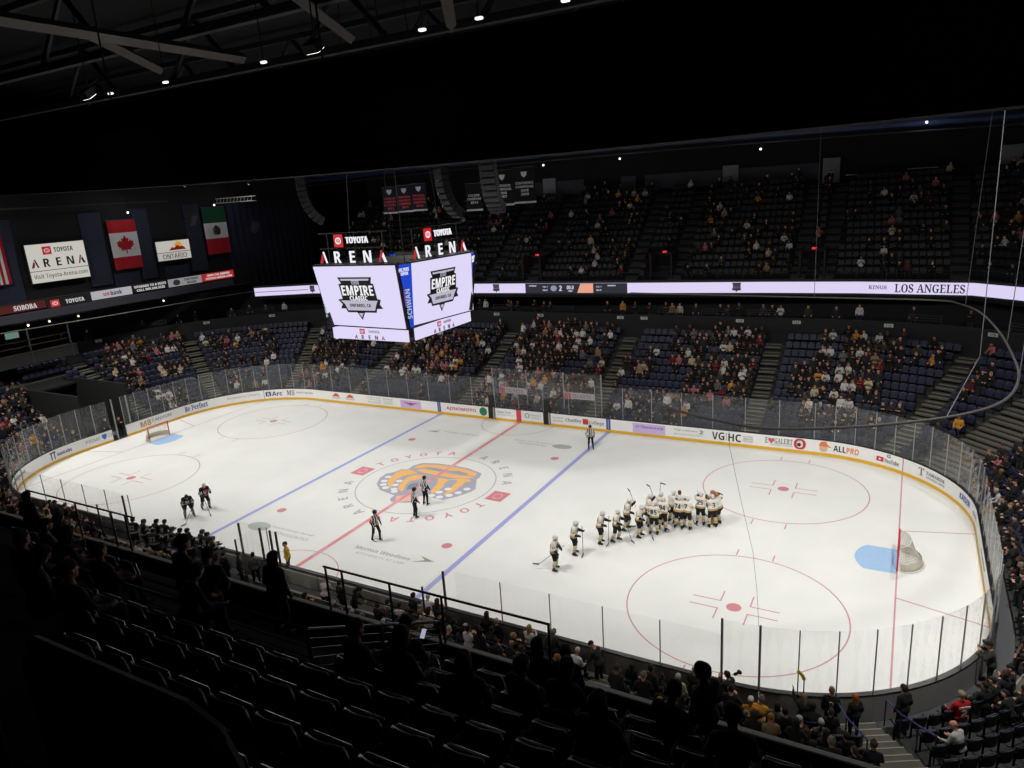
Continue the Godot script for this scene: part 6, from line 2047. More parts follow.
# a figure facing +z with its feet at the origin. p: hip, lean, arms [[elbow, wrist] offsets from shoulder and elbow], legs [[knee, ankle] offsets], head [yaw, pitch], style, cell, fine
func figure(p: Dictionary) -> Dictionary:
	var style: String = p.get("style", "civ")
	var k: float = p.get("bulk", 1.0)
	var cell: float = p.get("cell", 0.04)
	var hip: Vector3 = p.get("hip", Vector3(0, 0.94, 0))
	var lb := Basis(Vector3.UP, p.get("twist", 0.0)) * Basis(Vector3.RIGHT, p.get("lean", 0.0))
	var up := func(x: float, y: float, z: float) -> Vector3: return hip + lb * Vector3(x, y, z)
	var arms: Array = p.get("arms", [[Vector3(0.07, -0.27, -0.02), Vector3(0.0, -0.23, 0.1)], [Vector3(-0.07, -0.27, -0.02), Vector3(0.0, -0.23, 0.1)]])
	var legs: Array = p.get("legs", [[Vector3(0.02, -0.43, 0.03), Vector3(0.02, -0.42, -0.04)], [Vector3(-0.02, -0.43, 0.03), Vector3(-0.02, -0.42, -0.04)]])
	var hr: Array = p.get("head", [0.0, 0.0])
	var hockey := style == "player"
	var B: Array = []
	B.append([hip + Vector3(-0.08, 0, 0), hip + Vector3(0.08, 0, 0), 0.135 * k, 0.135 * k, BOTTOM])
	B.append([up.call(0, 0.06, 0.0), up.call(0, 0.22, 0.01), 0.15 * k, 0.14 * k, TOP])
	B.append([up.call(-0.07, 0.33, 0), up.call(0.07, 0.33, 0), 0.14 * k, 0.14 * k, TOP])
	B.append([up.call(-0.13, 0.45, -0.01), up.call(0.13, 0.45, -0.01), 0.088 * k, 0.088 * k, TOP])
	B.append([up.call(0, 0.46, 0), up.call(0, 0.6, 0.02), 0.06, 0.055, SKIN])
	if hockey:
		B.append([up.call(-0.1, 0.13, 0), up.call(0.1, 0.13, 0), 0.16 * k, 0.16 * k, TOP])
		B.append([up.call(-0.1, 0.035, 0), up.call(0.1, 0.035, 0), 0.168 * k, 0.168 * k, TRIM])
		B.append([up.call(-0.1, -0.03, 0), up.call(0.1, -0.03, 0), 0.168 * k, 0.168 * k, BOTTOM])
		B.append([up.call(-0.19, 0.46, -0.01), up.call(0.19, 0.46, -0.01), 0.115, 0.115, TOP])
	else:
		B.append([up.call(-0.07, 0.02, 0), up.call(0.07, 0.02, 0), 0.142 * k, 0.142 * k, TOP])
	var wrists: Array = []
	for s in 2:
		var x := 0.19 if s == 0 else -0.19
		var sh: Vector3 = up.call(x * k, 0.45, -0.01)
		var el: Vector3 = sh + arms[s][0]
		var wr: Vector3 = el + arms[s][1]
		wrists.append([el, wr])
		var ra := 0.085 if hockey else 0.066
		B.append([sh, el, ra, ra * 0.82, TOP])
		B.append([el, wr, ra * 0.82, ra * 0.6, TOP])
		if hockey:
			B.append([el.lerp(wr, 0.25), el.lerp(wr, 0.5), ra * 0.86, ra * 0.8, STRIPE])
			B.append([sh.lerp(el, 0.55), sh.lerp(el, 0.7), ra * 0.93, ra * 0.9, TRIM])
		if not hockey and not p.get("fine", false):
			B.append([wr, wr + (wr - el).normalized() * 0.1, 0.04, 0.034, SKIN])
		var hp: Vector3 = hip + Vector3(0.1 if s == 0 else -0.1, -0.02, 0)
		var kn: Vector3 = hp + legs[s][0]
		var an: Vector3 = kn + legs[s][1]
		var sh_f: Basis = Basis(Vector3.UP, p.get("toe", 0.15) * (1 if s == 0 else -1))
		if hockey:
			B.append([hp, hp.lerp(kn, 0.85), 0.135, 0.105, BOTTOM])
			B.append([kn, kn.lerp(an, 0.7), 0.088, 0.075, SOCK])
			B.append([kn.lerp(an, 0.5), kn.lerp(an, 0.62), 0.083, 0.079, TRIM])
			B.append([kn.lerp(an, 0.78), an, 0.07, 0.062, SHOE])
			B.append([an + Vector3(0, -0.05, -0.05), an + Vector3(0, -0.05, 0) + sh_f * Vector3(0, 0, 0.16), 0.05, 0.045, SHOE])
			B.append([an + Vector3(0, -0.1, -0.07), an + Vector3(0, -0.1, 0) + sh_f * Vector3(0, 0, 0.18), 0.02, 0.02, SHOE])
		else:
			B.append([hp, kn, 0.098 * k, 0.07, BOTTOM])
			B.append([kn, an, 0.07, 0.05, BOTTOM])
			B.append([an + Vector3(0, -0.035, -0.03), an + Vector3(0, -0.045, 0) + sh_f * Vector3(0, 0, 0.15), 0.045, 0.036, SHOE])
	# head: skull, face, jaw, nose, ears
	var hb := lb * Basis(Vector3.UP, hr[0]) * Basis(Vector3.RIGHT, hr[1])
	var hc: Vector3 = up.call(0, 0.6, 0.02) + hb * Vector3(0, 0.1, 0.02)
	var H: Array = [[Vector3(0, 0.035, -0.025), Vector3(0, 0.03, 0.02), 0.092, 0.084, SKIN], [Vector3(0, -0.03, 0.03), Vector3(0, -0.075, 0.042), 0.072, 0.05, SKIN], [Vector3(0, -0.1, -0.02), Vector3(0, -0.02, -0.015), 0.055, 0.06, SKIN],
		[Vector3(0, 0.0, 0.1), Vector3(0, -0.032, 0.116), 0.013, 0.018, SKIN], [Vector3(0.083, 0.015, -0.005), Vector3(0.086, -0.03, 0.0), 0.018, 0.013, SKIN], [Vector3(-0.083, 0.015, -0.005), Vector3(-0.086, -0.03, 0.0), 0.018, 0.013, SKIN],
		[Vector3(-0.03, 0.022, 0.092), Vector3(0.03, 0.022, 0.092), 0.016, 0.016, SKIN], [Vector3(-0.022, -0.068, 0.088), Vector3(0.022, -0.068, 0.088), 0.01, 0.01, SKIN]]
	var out := {}
	if p.get("fine", false):
		nets(out, B, cell, 0.05, Transform3D(), style == "ref")
		nets(out, H, 0.012, 0.012, Transform3D(hb, hc))
		for s in 2:
			var w: Vector3 = wrists[s][1]
			var d: Vector3 = (w - wrists[s][0]).normalized()
			hand_bones(out, w, d, lb * Vector3(0, 0, 1), 1.0 if s == 0 else -1.0)
	else:
		for b in H:
			B.append([hc + hb * b[0], hc + hb * b[1], maxf(b[2], cell * 0.5), maxf(b[3], cell * 0.5), SKIN])
		nets(out, B, cell, 0.05, Transform3D(), style == "ref")
	var rm := regions_mesh(out)
	return {"mesh": rm[0], "regions": rm[1], "head": Transform3D(hb, hc), "wrists": wrists, "back": Transform3D(lb * Basis(Vector3.UP, PI), up.call(0, 0.3, 0) + lb * Vector3(0, 0, -0.15 * k)), "data": out}


# a palm, four bent fingers of different lengths and a thumb
func hand_bones(out: Dictionary, w: Vector3, d: Vector3, fwd: Vector3, side: float) -> void:
	var n := (fwd - d * fwd.dot(d)).normalized()   # the way the knuckles' row runs
	var pn := d.cross(n).normalized() * side       # towards the palm
	var H: Array = [[w - d * 0.02, w + d * 0.03, 0.03, 0.028, SKIN], [w + d * 0.03 - n * 0.02, w + d * 0.085 - n * 0.028, 0.022, 0.016, SKIN], [w + d * 0.03 + n * 0.015, w + d * 0.09 + n * 0.026, 0.022, 0.016, SKIN], [w + d * 0.06, w + d * 0.09, 0.02, 0.016, SKIN]]
	for f in 4:
		var base := w + d * (0.092 - 0.004 * absf(f - 1.0)) + n * (0.031 - 0.0205 * f)
		var l: float = [0.036, 0.041, 0.038, 0.029][f]
		var m := base + (d * 0.9 + pn * 0.35).normalized() * l
		H.append([base, m, 0.0095, 0.009, SKIN])
		H.append([m, m + (d * 0.5 + pn * 0.85).normalized() * l * 0.9, 0.009, 0.0075, SKIN])
	var tb := w + d * 0.025 + n * 0.028
	var tm := tb + (n * 0.75 + d * 0.75 + pn * 0.25).normalized() * 0.042
	H.append([tb, tm, 0.013, 0.0105, SKIN])
	H.append([tm, tm + (d + pn * 0.3).normalized() * 0.03, 0.0105, 0.008, SKIN])
	nets(out, H, 0.008, 0.006)


func hair(kind: String) -> Mesh:
	if hairs.has(kind):
		return hairs[kind]
	var H: Array = []
	var cap := [[Vector3(0, 0.052, -0.035), Vector3(0, 0.06, 0.018), 0.094, 0.085, 0], [Vector3(0, 0.0, -0.05), Vector3(0, 0.03, -0.04), 0.083, 0.09, 0]]
	match kind:
		"short":
			H = cap
		"long":
			H = cap + [[Vector3(0, 0, -0.06), Vector3(0, -0.26, -0.085), 0.085, 0.07, 0], [Vector3(0.07, 0.02, -0.01), Vector3(0.085, -0.2, -0.02), 0.035, 0.03, 0], [Vector3(-0.07, 0.02, -0.01), Vector3(-0.085, -0.2, -0.02), 0.035, 0.03, 0]]
		"tail":
			H = cap + [[Vector3(0, 0.04, -0.12), Vector3(0, 0.0, -0.16), 0.03, 0.035, 0], [Vector3(0, 0.0, -0.16), Vector3(0, -0.18, -0.14), 0.035, 0.02, 0]]
		"bun":
			H = cap + [[Vector3(0, 0.13, -0.07), Vector3(0, 0.14, -0.07), 0.05, 0.05, 0]]
		"cap":
			H = [[Vector3(0, 0.055, -0.03), Vector3(0, 0.06, 0.015), 0.097, 0.09, 0], [Vector3(-0.04, 0.055, 0.1), Vector3(0.04, 0.055, 0.1), 0.016, 0.016, 0], [Vector3(-0.03, 0.045, 0.15), Vector3(0.03, 0.045, 0.15), 0.014, 0.014, 0]]
		"beanie":
			H = [[Vector3(0, 0.05, -0.03), Vector3(0, 0.075, 0.01), 0.104, 0.09, 0], [Vector3(0, 0.15, -0.01), Vector3(0, 0.17, -0.01), 0.03, 0.035, 0]]
		"hood":
			H = [[Vector3(0, 0.05, -0.04), Vector3(0, 0.05, 0.0), 0.115, 0.1, 0], [Vector3(0, -0.06, -0.07), Vector3(0, -0.14, -0.06), 0.11, 0.12, 0]]
		"helmet":
			H = [[Vector3(0, 0.055, -0.04), Vector3(0, 0.06, 0.03), 0.11, 0.102, 0], [Vector3(0.094, 0.03, -0.02), Vector3(0.1, -0.03, -0.005), 0.03, 0.024, 0], [Vector3(-0.098, 0.03, -0.02), Vector3(-0.1, -0.03, -0.005), 0.03, 0.024, 0], [Vector3(0, -0.01, -0.08), Vector3(0, -0.02, -0.07), 0.07, 0.07, 0]]
		"mask":
			H = [[Vector3(0, 0.05, -0.03), Vector3(0, 0.03, 0.04), 0.125, 0.115, 0], [Vector3(0, -0.06, 0.06), Vector3(0, -0.09, 0.05), 0.09, 0.08, 0]]
	var out := {}
	nets(out, H, 0.022, 0.02)
	hairs[kind] = regions_mesh(out)[0]
	return hairs[kind]


func glove_mesh() -> Mesh:
	if not cache.has("glove"):
		var out := {}
		nets(out, [[Vector3(0, -0.12, 0), Vector3(0, 0.0, 0), 0.075, 0.062, 0], [Vector3(0, 0.0, 0), Vector3(0, 0.07, 0), 0.06, 0.052, 0], [Vector3(0.03, 0.08, 0.01), Vector3(0.03, 0.12, 0.045), 0.026, 0.024, 0], [Vector3(0, 0.085, 0.01), Vector3(0, 0.13, 0.045), 0.026, 0.024, 0], [Vector3(-0.03, 0.08, 0.01), Vector3(-0.03, 0.12, 0.045), 0.026, 0.022, 0], [Vector3(0.055, 0.02, 0.02), Vector3(0.06, 0.07, 0.05), 0.028, 0.022, 0]], 0.024, 0.02)
		cache["glove"] = regions_mesh(out)[0]
	return cache["glove"]


func along(d: Vector3) -> Basis:   # a basis whose y runs along d
	var y := d.normalized()
	var x := y.cross(Vector3.FORWARD if absf(y.z) < 0.9 else Vector3.UP).normalized()
	return Basis(x, y, x.cross(y))


func body(fig: Dictionary, at: Vector3, turn: float, label: String, mats_by: Dictionary, hair_kind := "", hair_mat: Material = null, group := "", scale := 1.0) -> MeshInstance3D:
	var o := MeshInstance3D.new()
	o.name = numbered("person")
	o.mesh = fig.mesh
	for i in fig.regions.size():
		o.set_surface_override_material(i, mats_by.get(fig.regions[i], mats_by[TOP]))
	add_child(o, true)
	o.transform = Transform3D(Basis(Vector3.UP, turn).scaled(Vector3.ONE * scale), at)
	meta(o, label, "person", group)
	if hair_kind and hair_mat:
		var nm: String = {"cap": "cap", "beanie": "knit_hat", "hood": "hood", "helmet": "helmet", "mask": "goalie_mask"}.get(hair_kind, "hair")
		part(o, nm, hair(hair_kind), hair_mat, fig.head.origin, fig.head.basis)
	return o


func make_poses() -> void:
	var lap := [[Vector3(0.06, -0.25, 0.08), Vector3(-0.06, -0.1, 0.23)], [Vector3(-0.06, -0.25, 0.08), Vector3(0.06, -0.1, 0.23)]]
	var clap := [[Vector3(0.07, -0.22, 0.13), Vector3(-0.17, 0.1, 0.2)], [Vector3(-0.07, -0.22, 0.13), Vector3(0.17, 0.1, 0.2)]]
	var phone := [[Vector3(0.05, -0.22, 0.13), Vector3(-0.12, 0.16, 0.18)], [Vector3(-0.06, -0.25, 0.06), Vector3(0.06, -0.12, 0.22)]]
	var sit := [[Vector3(0.05, -0.01, 0.42), Vector3(0.0, -0.4, 0.04)], [Vector3(-0.05, -0.01, 0.42), Vector3(0.0, -0.4, 0.04)]]
	var seat := Vector3(0, 0.52, 0)
	poses["sit"] = figure({"hip": seat, "legs": sit, "arms": lap, "lean": -0.08, "cell": 0.045})
	poses["sit_lean"] = figure({"hip": seat, "legs": sit, "arms": lap, "lean": 0.3, "cell": 0.045, "head": [0.3, -0.2]})
	poses["sit_clap"] = figure({"hip": seat, "legs": sit, "arms": clap, "lean": 0.02, "cell": 0.045, "head": [-0.3, 0.0]})
	poses["sit_phone"] = figure({"hip": seat, "legs": sit, "arms": phone, "lean": 0.0, "cell": 0.045, "head": [0.2, 0.35]})
	poses["stand"] = figure({"cell": 0.045})
	poses["stand_clap"] = figure({"arms": clap, "cell": 0.045, "head": [0.3, 0.0]})
	poses["stand_look"] = figure({"arms": phone, "cell": 0.045, "head": [-0.5, 0.1], "lean": 0.05})
	# finer figures for the people who show larger
	poses["fine_sit"] = figure({"hip": seat, "legs": sit, "arms": lap, "lean": -0.05, "cell": 0.03, "fine": true})
	poses["fine_lean"] = figure({"hip": seat, "legs": sit, "arms": lap, "lean": 0.28, "cell": 0.03, "head": [0.35, 0.1], "fine": true})
	poses["fine_phone"] = figure({"hip": seat, "legs": sit, "arms": phone, "lean": 0.1, "cell": 0.03, "head": [0.1, 0.45], "fine": true})
	poses["fine_stand"] = figure({"cell": 0.03, "fine": true, "head": [0.1, 0.0]})
	poses["fine_side"] = figure({"cell": 0.026, "fine": true, "head": [0.15, 0.05], "arms": [[Vector3(0.07, -0.27, 0.0), Vector3(-0.06, -0.16, 0.18)], [Vector3(-0.07, -0.27, 0.0), Vector3(0.06, -0.16, 0.18)]]})
	poses["fine_down"] = figure({"cell": 0.03, "fine": true, "lean": 0.35, "head": [0.0, 0.5], "arms": [[Vector3(0.05, -0.26, 0.06), Vector3(-0.04, -0.17, 0.18)], [Vector3(-0.05, -0.26, 0.06), Vector3(0.04, -0.17, 0.18)]]})
	poses["fine_camera"] = figure({"cell": 0.03, "fine": true, "lean": 0.12, "head": [0.0, 0.1], "arms": [[Vector3(0.14, -0.12, 0.18), Vector3(-0.2, 0.16, 0.14)], [Vector3(-0.14, -0.12, 0.18), Vector3(0.2, 0.16, 0.14)]]})
	poses["fine_up"] = figure({"cell": 0.03, "fine": true, "lean": 0.08, "arms": [[Vector3(0.12, 0.1, 0.2), Vector3(0.0, 0.25, 0.05)], [Vector3(-0.07, -0.27, 0.02), Vector3(0.02, -0.18, 0.16)]], "head": [0.4, 0.0]})


# ---------------------------------------------------------------- on the ice
func stick(hands: Vector3, blade: Vector3, label: String, dark := false) -> void:
	var d := (blade - hands).normalized()
	var butt := hands - d * 0.25
	var t := thing("hockey_stick", label, "hockey stick", butt)
	var m := mat(0.13, 0.13, 0.14, 0.5) if dark else mat(0.45, 0.43, 0.4, 0.5)
	part(t, "shaft", tube([Vector3.ZERO, blade - butt], 0.014, -1, 6), m)
	var f := Vector3(d.x, 0, d.z)
	f = f.normalized() if f.length() > 0.05 else Vector3(1, 0, 0)
	var side := Vector3(-f.z, 0, f.x)
	var b := blade - butt
	var poly := tube([b, b + f * 0.12 + side * 0.03, b + f * 0.3 + side * 0.09], 0.036, 0.028, 6)
	part(t, "blade", poly, mat(0.08, 0.08, 0.08, 0.6))
	part(t, "grip_tape", tube([Vector3.ZERO, d * 0.2], 0.022, -1, 6), mat(0.75, 0.75, 0.72, 0.8))


func skater(p: Dictionary, at: Vector2, turn: float, label: String, cloth: Dictionary, helmet: Material, gloves: Material, number := "", ink: Material = null, hairkind := "helmet", y := 0.0) -> Dictionary:
	p["style"] = p.get("style", "player")
	p["cell"] = 0.032
	p["hip"] = p.get("hip", Vector3(0, 1.02, 0))
	if not p.has("legs"):
		p["legs"] = [[Vector3(0.05, -0.43, 0.08), Vector3(0.03, -0.43, -0.08)], [Vector3(-0.05, -0.43, 0.08), Vector3(-0.03, -0.43, -0.08)]]
	var f := figure(p)
	var base := Vector3(at.x, y + 0.01, at.y)
	var o := body(f, base, turn, label, cloth, hairkind, helmet)
	for s in 2:
		var w: Array = f.wrists[s]
		part(o, "glove", glove_mesh(), gloves, w[1], along(w[1] - w[0]))
	if number:
		var bk: Transform3D = f.back
		part(o, "jersey_number", lettering(number, sans_bold, 0.27, 0.16 * number.length(), 0.012), ink, bk.origin - bk.basis.z * 0.002, bk.basis)
		var fr := Basis(bk.basis * Basis(Vector3.UP, PI))
		part(o, "chest_crest", prism(PackedVector2Array([Vector2(-0.11, 0.1), Vector2(0.11, 0.1), Vector2(0.09, -0.05), Vector2(0, -0.14), Vector2(-0.09, -0.05)]), 0.03), ink, bk.origin - bk.basis.z * 0.315, fr)
		part(o, "crest_mark", prism(PackedVector2Array([Vector2(-0.06, 0.06), Vector2(0.06, 0.06), Vector2(0, -0.08)]), 0.03), cloth[TRIM], bk.origin - bk.basis.z * 0.325, fr)
	var xf := o.transform
	return {"node": o, "l": xf * f.wrists[0][1], "r": xf * f.wrists[1][1], "xf": xf}


func on_the_ice() -> void:
	var white := fabric("white jersey", Color(0.86, 0.85, 0.82))
	var black := fabric("black cloth team", Color(0.045, 0.045, 0.05))
	var gold := fabric("gold trim", Color(0.72, 0.58, 0.36))
	var sock := fabric("white sock", Color(0.78, 0.74, 0.66))
	var skate := mat(0.03, 0.03, 0.032, 0.35)
	var skin := mat(0.75, 0.55, 0.44, 0.7)
	var wh := mat(0.85, 0.85, 0.84, 0.3)
	var ink := mat(0.06, 0.06, 0.065, 0.7)
	var glove := mat(0.07, 0.07, 0.07, 0.6)
	var team := {SKIN: skin, TOP: white, BOTTOM: black, SHOE: skate, TRIM: gold, SOCK: sock, STRIPE: black}
	var D := PI / 180
	var down := [[Vector3(0.12, -0.22, 0.08), Vector3(-0.05, -0.18, 0.16)], [Vector3(-0.12, -0.22, 0.08), Vector3(0.02, -0.2, 0.14)]]
	var mid := [[Vector3(0.1, -0.22, 0.12), Vector3(-0.08, -0.02, 0.24)], [Vector3(-0.12, -0.24, 0.02), Vector3(0.08, -0.08, 0.22)]]
	var raise := [[Vector3(0.1, -0.16, 0.18), Vector3(0.02, 0.16, 0.17)], [Vector3(-0.12, -0.24, 0.03), Vector3(0.08, -0.1, 0.22)]]
	var hug := [[Vector3(0.12, 0.02, 0.2), Vector3(-0.1, 0.02, 0.22)], [Vector3(-0.12, -0.02, 0.2), Vector3(0.1, 0.02, 0.22)]]
	var stride := [[Vector3(0.06, -0.42, 0.16), Vector3(0.02, -0.42, -0.12)], [Vector3(-0.06, -0.43, -0.04), Vector3(-0.03, -0.4, -0.16)]]
	# x, z, facing, arms, number, stick: blade offset from the hands (world), what marks him out
	var rows := [
		[12.51, 6.8, 100, down, "61", Vector3(-0.95, -0.78, 0.55), "first at the left end of the white line, stick trailing low behind him"],
		[12.77, 5.03, 105, mid, "49", Vector3(0.12, -1.15, 0.25), "second from the left end of the white line, stick upright before him"],
		[13.55, 3.47, 100, mid, "26", Vector3(0.08, -1.15, 0.3), "third from the left end of the white line, leaning on his stick"],
		[14.28, 3.01, 95, mid, "18", Vector3(0.45, -1.0, 0.25), "fourth from the left end of the white line, stick held across"],
		[14.33, 1.6, 110, raise, "13", Vector3(-0.3, 0.55, -0.2), "fifth from the left, holding his stick blade upwards"],
		[15.18, 2.05, 85, mid, "17", Vector3(0.3, -1.05, 0.3), "sixth from the left, standing a step nearer the camera"],
		[15.81, 1.52, 190, down, "85", Vector3(-0.7, -0.75, 0.3), "back turned, wide number 85, left of number 94"],
		[15.21, 0.7, 120, raise, "", Vector3(-0.25, 0.6, -0.1), "half hidden behind number 85, stick blade raised highest"],
		[16.09, 0.91, 185, down, "94", Vector3(0.5, -0.9, 0.3), "back turned, number 94, beside number 85"],
		[15.77, 0.29, 160, raise, "", Vector3(0.05, 0.75, 0.0), "half hidden behind number 94, stick pointing straight up"],
		[16.8, 0.41, 175, hug, "74", Vector3(0.4, -0.95, 0.3), "back turned, number 74, in the middle of the cluster"],
		[16.27, -0.1, 150, mid, "", Vector3(0.3, -1.0, 0.3), "at the back of the cluster, dark gloves, behind number 74"],
		[16.67, -0.29, 200, mid, "", Vector3(0.3, -1.0, 0.3), "bareheaded at the back of the cluster behind number 74"],
		[17.22, 0.32, 165, mid, "7", Vector3(0.45, -0.95, 0.2), "back turned, number 7, right edge of the cluster"],
		[17.75, -0.42, 180, hug, "25", Vector3(0.4, -0.9, 0.3), "alone between the cluster and the goalie, number 25"],
		[18.42, -0.37, 215, hug, "3", Vector3(0.7, 0.5, 0.2), "number 3, hugging the goalie at the right end"],
	]
	var n := 0
	for r in rows:
		var q: Dictionary = skater({"arms": r[3], "lean": 0.1 + 0.06 * (n % 3), "head": [0.15 * (n % 3 - 1), 0.1], "legs": stride} if n in [3, 4, 8] else {"arms": r[3], "lean": 0.08 + 0.05 * (n % 3), "head": [0.2 * (n % 3 - 1), 0.1]}, Vector2(r[0], r[1]), r[2] * D, "white-jersey skater %s" % r[6], team, mat(0.3, 0.2, 0.13, 0.8) if n == 12 else wh, glove, r[4], ink, "short" if n == 12 else "helmet")
		var h: Vector3 = q.l
		var bl: Vector3 = h + r[5]
		if bl.y < 0.06:
			bl.y = 0.06
		stick(h, bl, "wooden stick of the white skater who is %s from the left of the line" % ordinal(n + 1), n % 3 == 1)
		n += 1
	# goalies at the right end of the line with broad brown and gold leg pads
	for g in [[18.62, -0.75, 250, "white goalie with broad tan leg pads at the right end of the line"], [18.16, -0.87, 120, "second white goalie behind the hugging pair, mask pushed up"]]:
		var q: Dictionary = skater({"arms": hug, "lean": 0.15, "bulk": 1.12}, Vector2(g[0], g[1]), g[2] * D, g[3], team, mat(0.66, 0.42, 0.26, 0.5), mat(0.62, 0.5, 0.32, 0.7), "", null, "mask")
		for s in [-1.0, 1.0]:
			part(q.node, "leg_pad", box(0.27, 0.82, 0.16, 0.05), mat(0.70, 0.55, 0.30, 0.7), Vector3(s * 0.16, 0.5, 0.16), Basis(Vector3.RIGHT, -0.1))
		part(q.node, "chest_mark", box(0.3, 0.2, 0.03, 0.01), gold, Vector3(0, 1.3, 0.19))
	# two dark skaters at the left blue line
	var dark := {SKIN: skin, TOP: fabric("dark jersey", Color(0.05, 0.05, 0.055)), BOTTOM: black, SHOE: skate, TRIM: fabric("dark trim", Color(0.5, 0.5, 0.5)), SOCK: fabric("dark sock", Color(0.4, 0.4, 0.41)), STRIPE: fabric("dark stripe", Color(0.62, 0.62, 0.62))}
	var bh := mat(0.05, 0.05, 0.055, 0.3)
	var q1: Dictionary = skater({"arms": down, "lean": 0.75, "legs": [[Vector3(0.1, -0.4, 0.16), Vector3(0.05, -0.44, -0.1)], [Vector3(-0.1, -0.4, 0.12), Vector3(-0.04, -0.44, -0.1)]], "hip": Vector3(0, 0.99, -0.1)}, Vector2(-10.9, 9.6), 60 * D, "dark-jersey skater bent forward near the left blue line", dark, bh, glove, "8", mat(0.75, 0.75, 0.75))
	stick(q1.l, Vector3(-10.2, 0.06, 10.4), "stick of the bent dark skater near the left blue line", true)
	q1 = skater({"arms": mid, "lean": 0.35, "legs": stride}, Vector2(-10.85, 8.4), 75 * D, "upright dark-jersey skater with red chest mark near the left blue line", dark, mat(0.7, 0.7, 0.7, 0.3), glove, "21", mat(0.75, 0.75, 0.75))
	part(q1.node, "chest_mark", box(0.2, 0.16, 0.03, 0.01), mat(0.75, 0.25, 0.2), Vector3(0, 1.33, 0.34))
	stick(q1.r, Vector3(-9.9, 0.06, 8.9), "stick of the upright dark skater near the left blue line", true)
	# officials
	var zebra := {SKIN: skin, TOP: fabric("official white", Color(0.8, 0.8, 0.8)), STRIPE: fabric("official black", Color(0.05, 0.05, 0.05)), BOTTOM: fabric("official trousers", Color(0.02, 0.02, 0.022)), SHOE: skate}
	var walk := [[Vector3(0.03, -0.44, 0.16), Vector3(0.02, -0.42, -0.06)], [Vector3(-0.03, -0.44, -0.06), Vector3(-0.02, -0.41, -0.14)]]
	var hang := [[Vector3(0.1, -0.26, 0.02), Vector3(-0.03, -0.2, 0.15)], [Vector3(-0.1, -0.26, 0.02), Vector3(0.03, -0.2, 0.15)]]
	n = 0
	for r in [[2.16, 7.7, 80, walk, "striped official with an orange armband walking on the centre line"], [2.43, 4.5, 150, null, "striped official at the near edge of the centre emblem"], [2.0, 2.85, 170, null, "striped official standing on the orange centre emblem"], [7.79, -9.13, 20, null, "lone striped official on the far end of the right blue line"]]:
		var p := {"style": "ref", "cell": 0.026, "fine": true, "hip": Vector3(0, 1.0, 0), "arms": hang, "lean": 0.06, "head": [0.2, 0.15], "legs": [[Vector3(0.03, -0.44, 0.05), Vector3(0.03, -0.43, -0.06)], [Vector3(-0.03, -0.44, 0.05), Vector3(-0.03, -0.43, -0.06)]]}
		if r[3] != null:
			p["legs"] = r[3]
		var f := figure(p)
		var o := body(f, Vector3(r[0], 0.02, r[1]), r[2] * D, r[4], zebra, "helmet", mat(0.04, 0.04, 0.045, 0.3))
		if n == 0:
			part(o, "armband", tube([f.wrists[0][0] + Vector3(0, 0.12, -0.01), f.wrists[0][0] + Vector3(0, 0.03, 0)], 0.075, -1, 8), mat(0.9, 0.35, 0.1, 0.7))
			part(o, "armband", tube([f.wrists[1][0] + Vector3(0, 0.12, -0.01), f.wrists[1][0] + Vector3(0, 0.03, 0)], 0.075, -1, 8), mat(0.9, 0.35, 0.1, 0.7))
		for s in 2:
			part(o, "skate_blade", box(0.015, 0.04, 0.3, 0.003), mat(0.7, 0.7, 0.72, 0.3, 0.8), Vector3((0.13 if s == 0 else -0.13), 0.02, 0.0))
		n += 1
	# the gate man in yellow
	var yl := {SKIN: skin, TOP: fabric("yellow jacket", Color(0.76, 0.6, 0.2)), BOTTOM: fabric("navy trousers", Color(0.06, 0.06, 0.09)), SHOE: mat(0.05, 0.05, 0.05)}
	body(poses.fine_stand, Vector3(0.2, 0.02, 12.2), -0.6, "person in a yellow jacket standing on the ice at the bench gate", yl, "short", mat(0.2, 0.14, 0.1, 0.9))
	# a dark figure in the gate at the left end
	var dk := {SKIN: skin, TOP: fabric("black coat", Color(0.03, 0.03, 0.035)), BOTTOM: fabric("black coat", Color(0.03, 0.03, 0.035)), SHOE: mat(0.03, 0.03, 0.03)}
	body(poses.stand_clap, Vector3(-31.2, 0.0, 0.75), PI / 2, "person in black standing in the open gate at the left end", dk, "cap", mat(0.03, 0.03, 0.03))
	body(poses.stand, Vector3(-32.2, 0.0, 1.3), PI / 2, "person in black further back in the tunnel at the left end", dk, "short", mat(0.08, 0.06, 0.05))


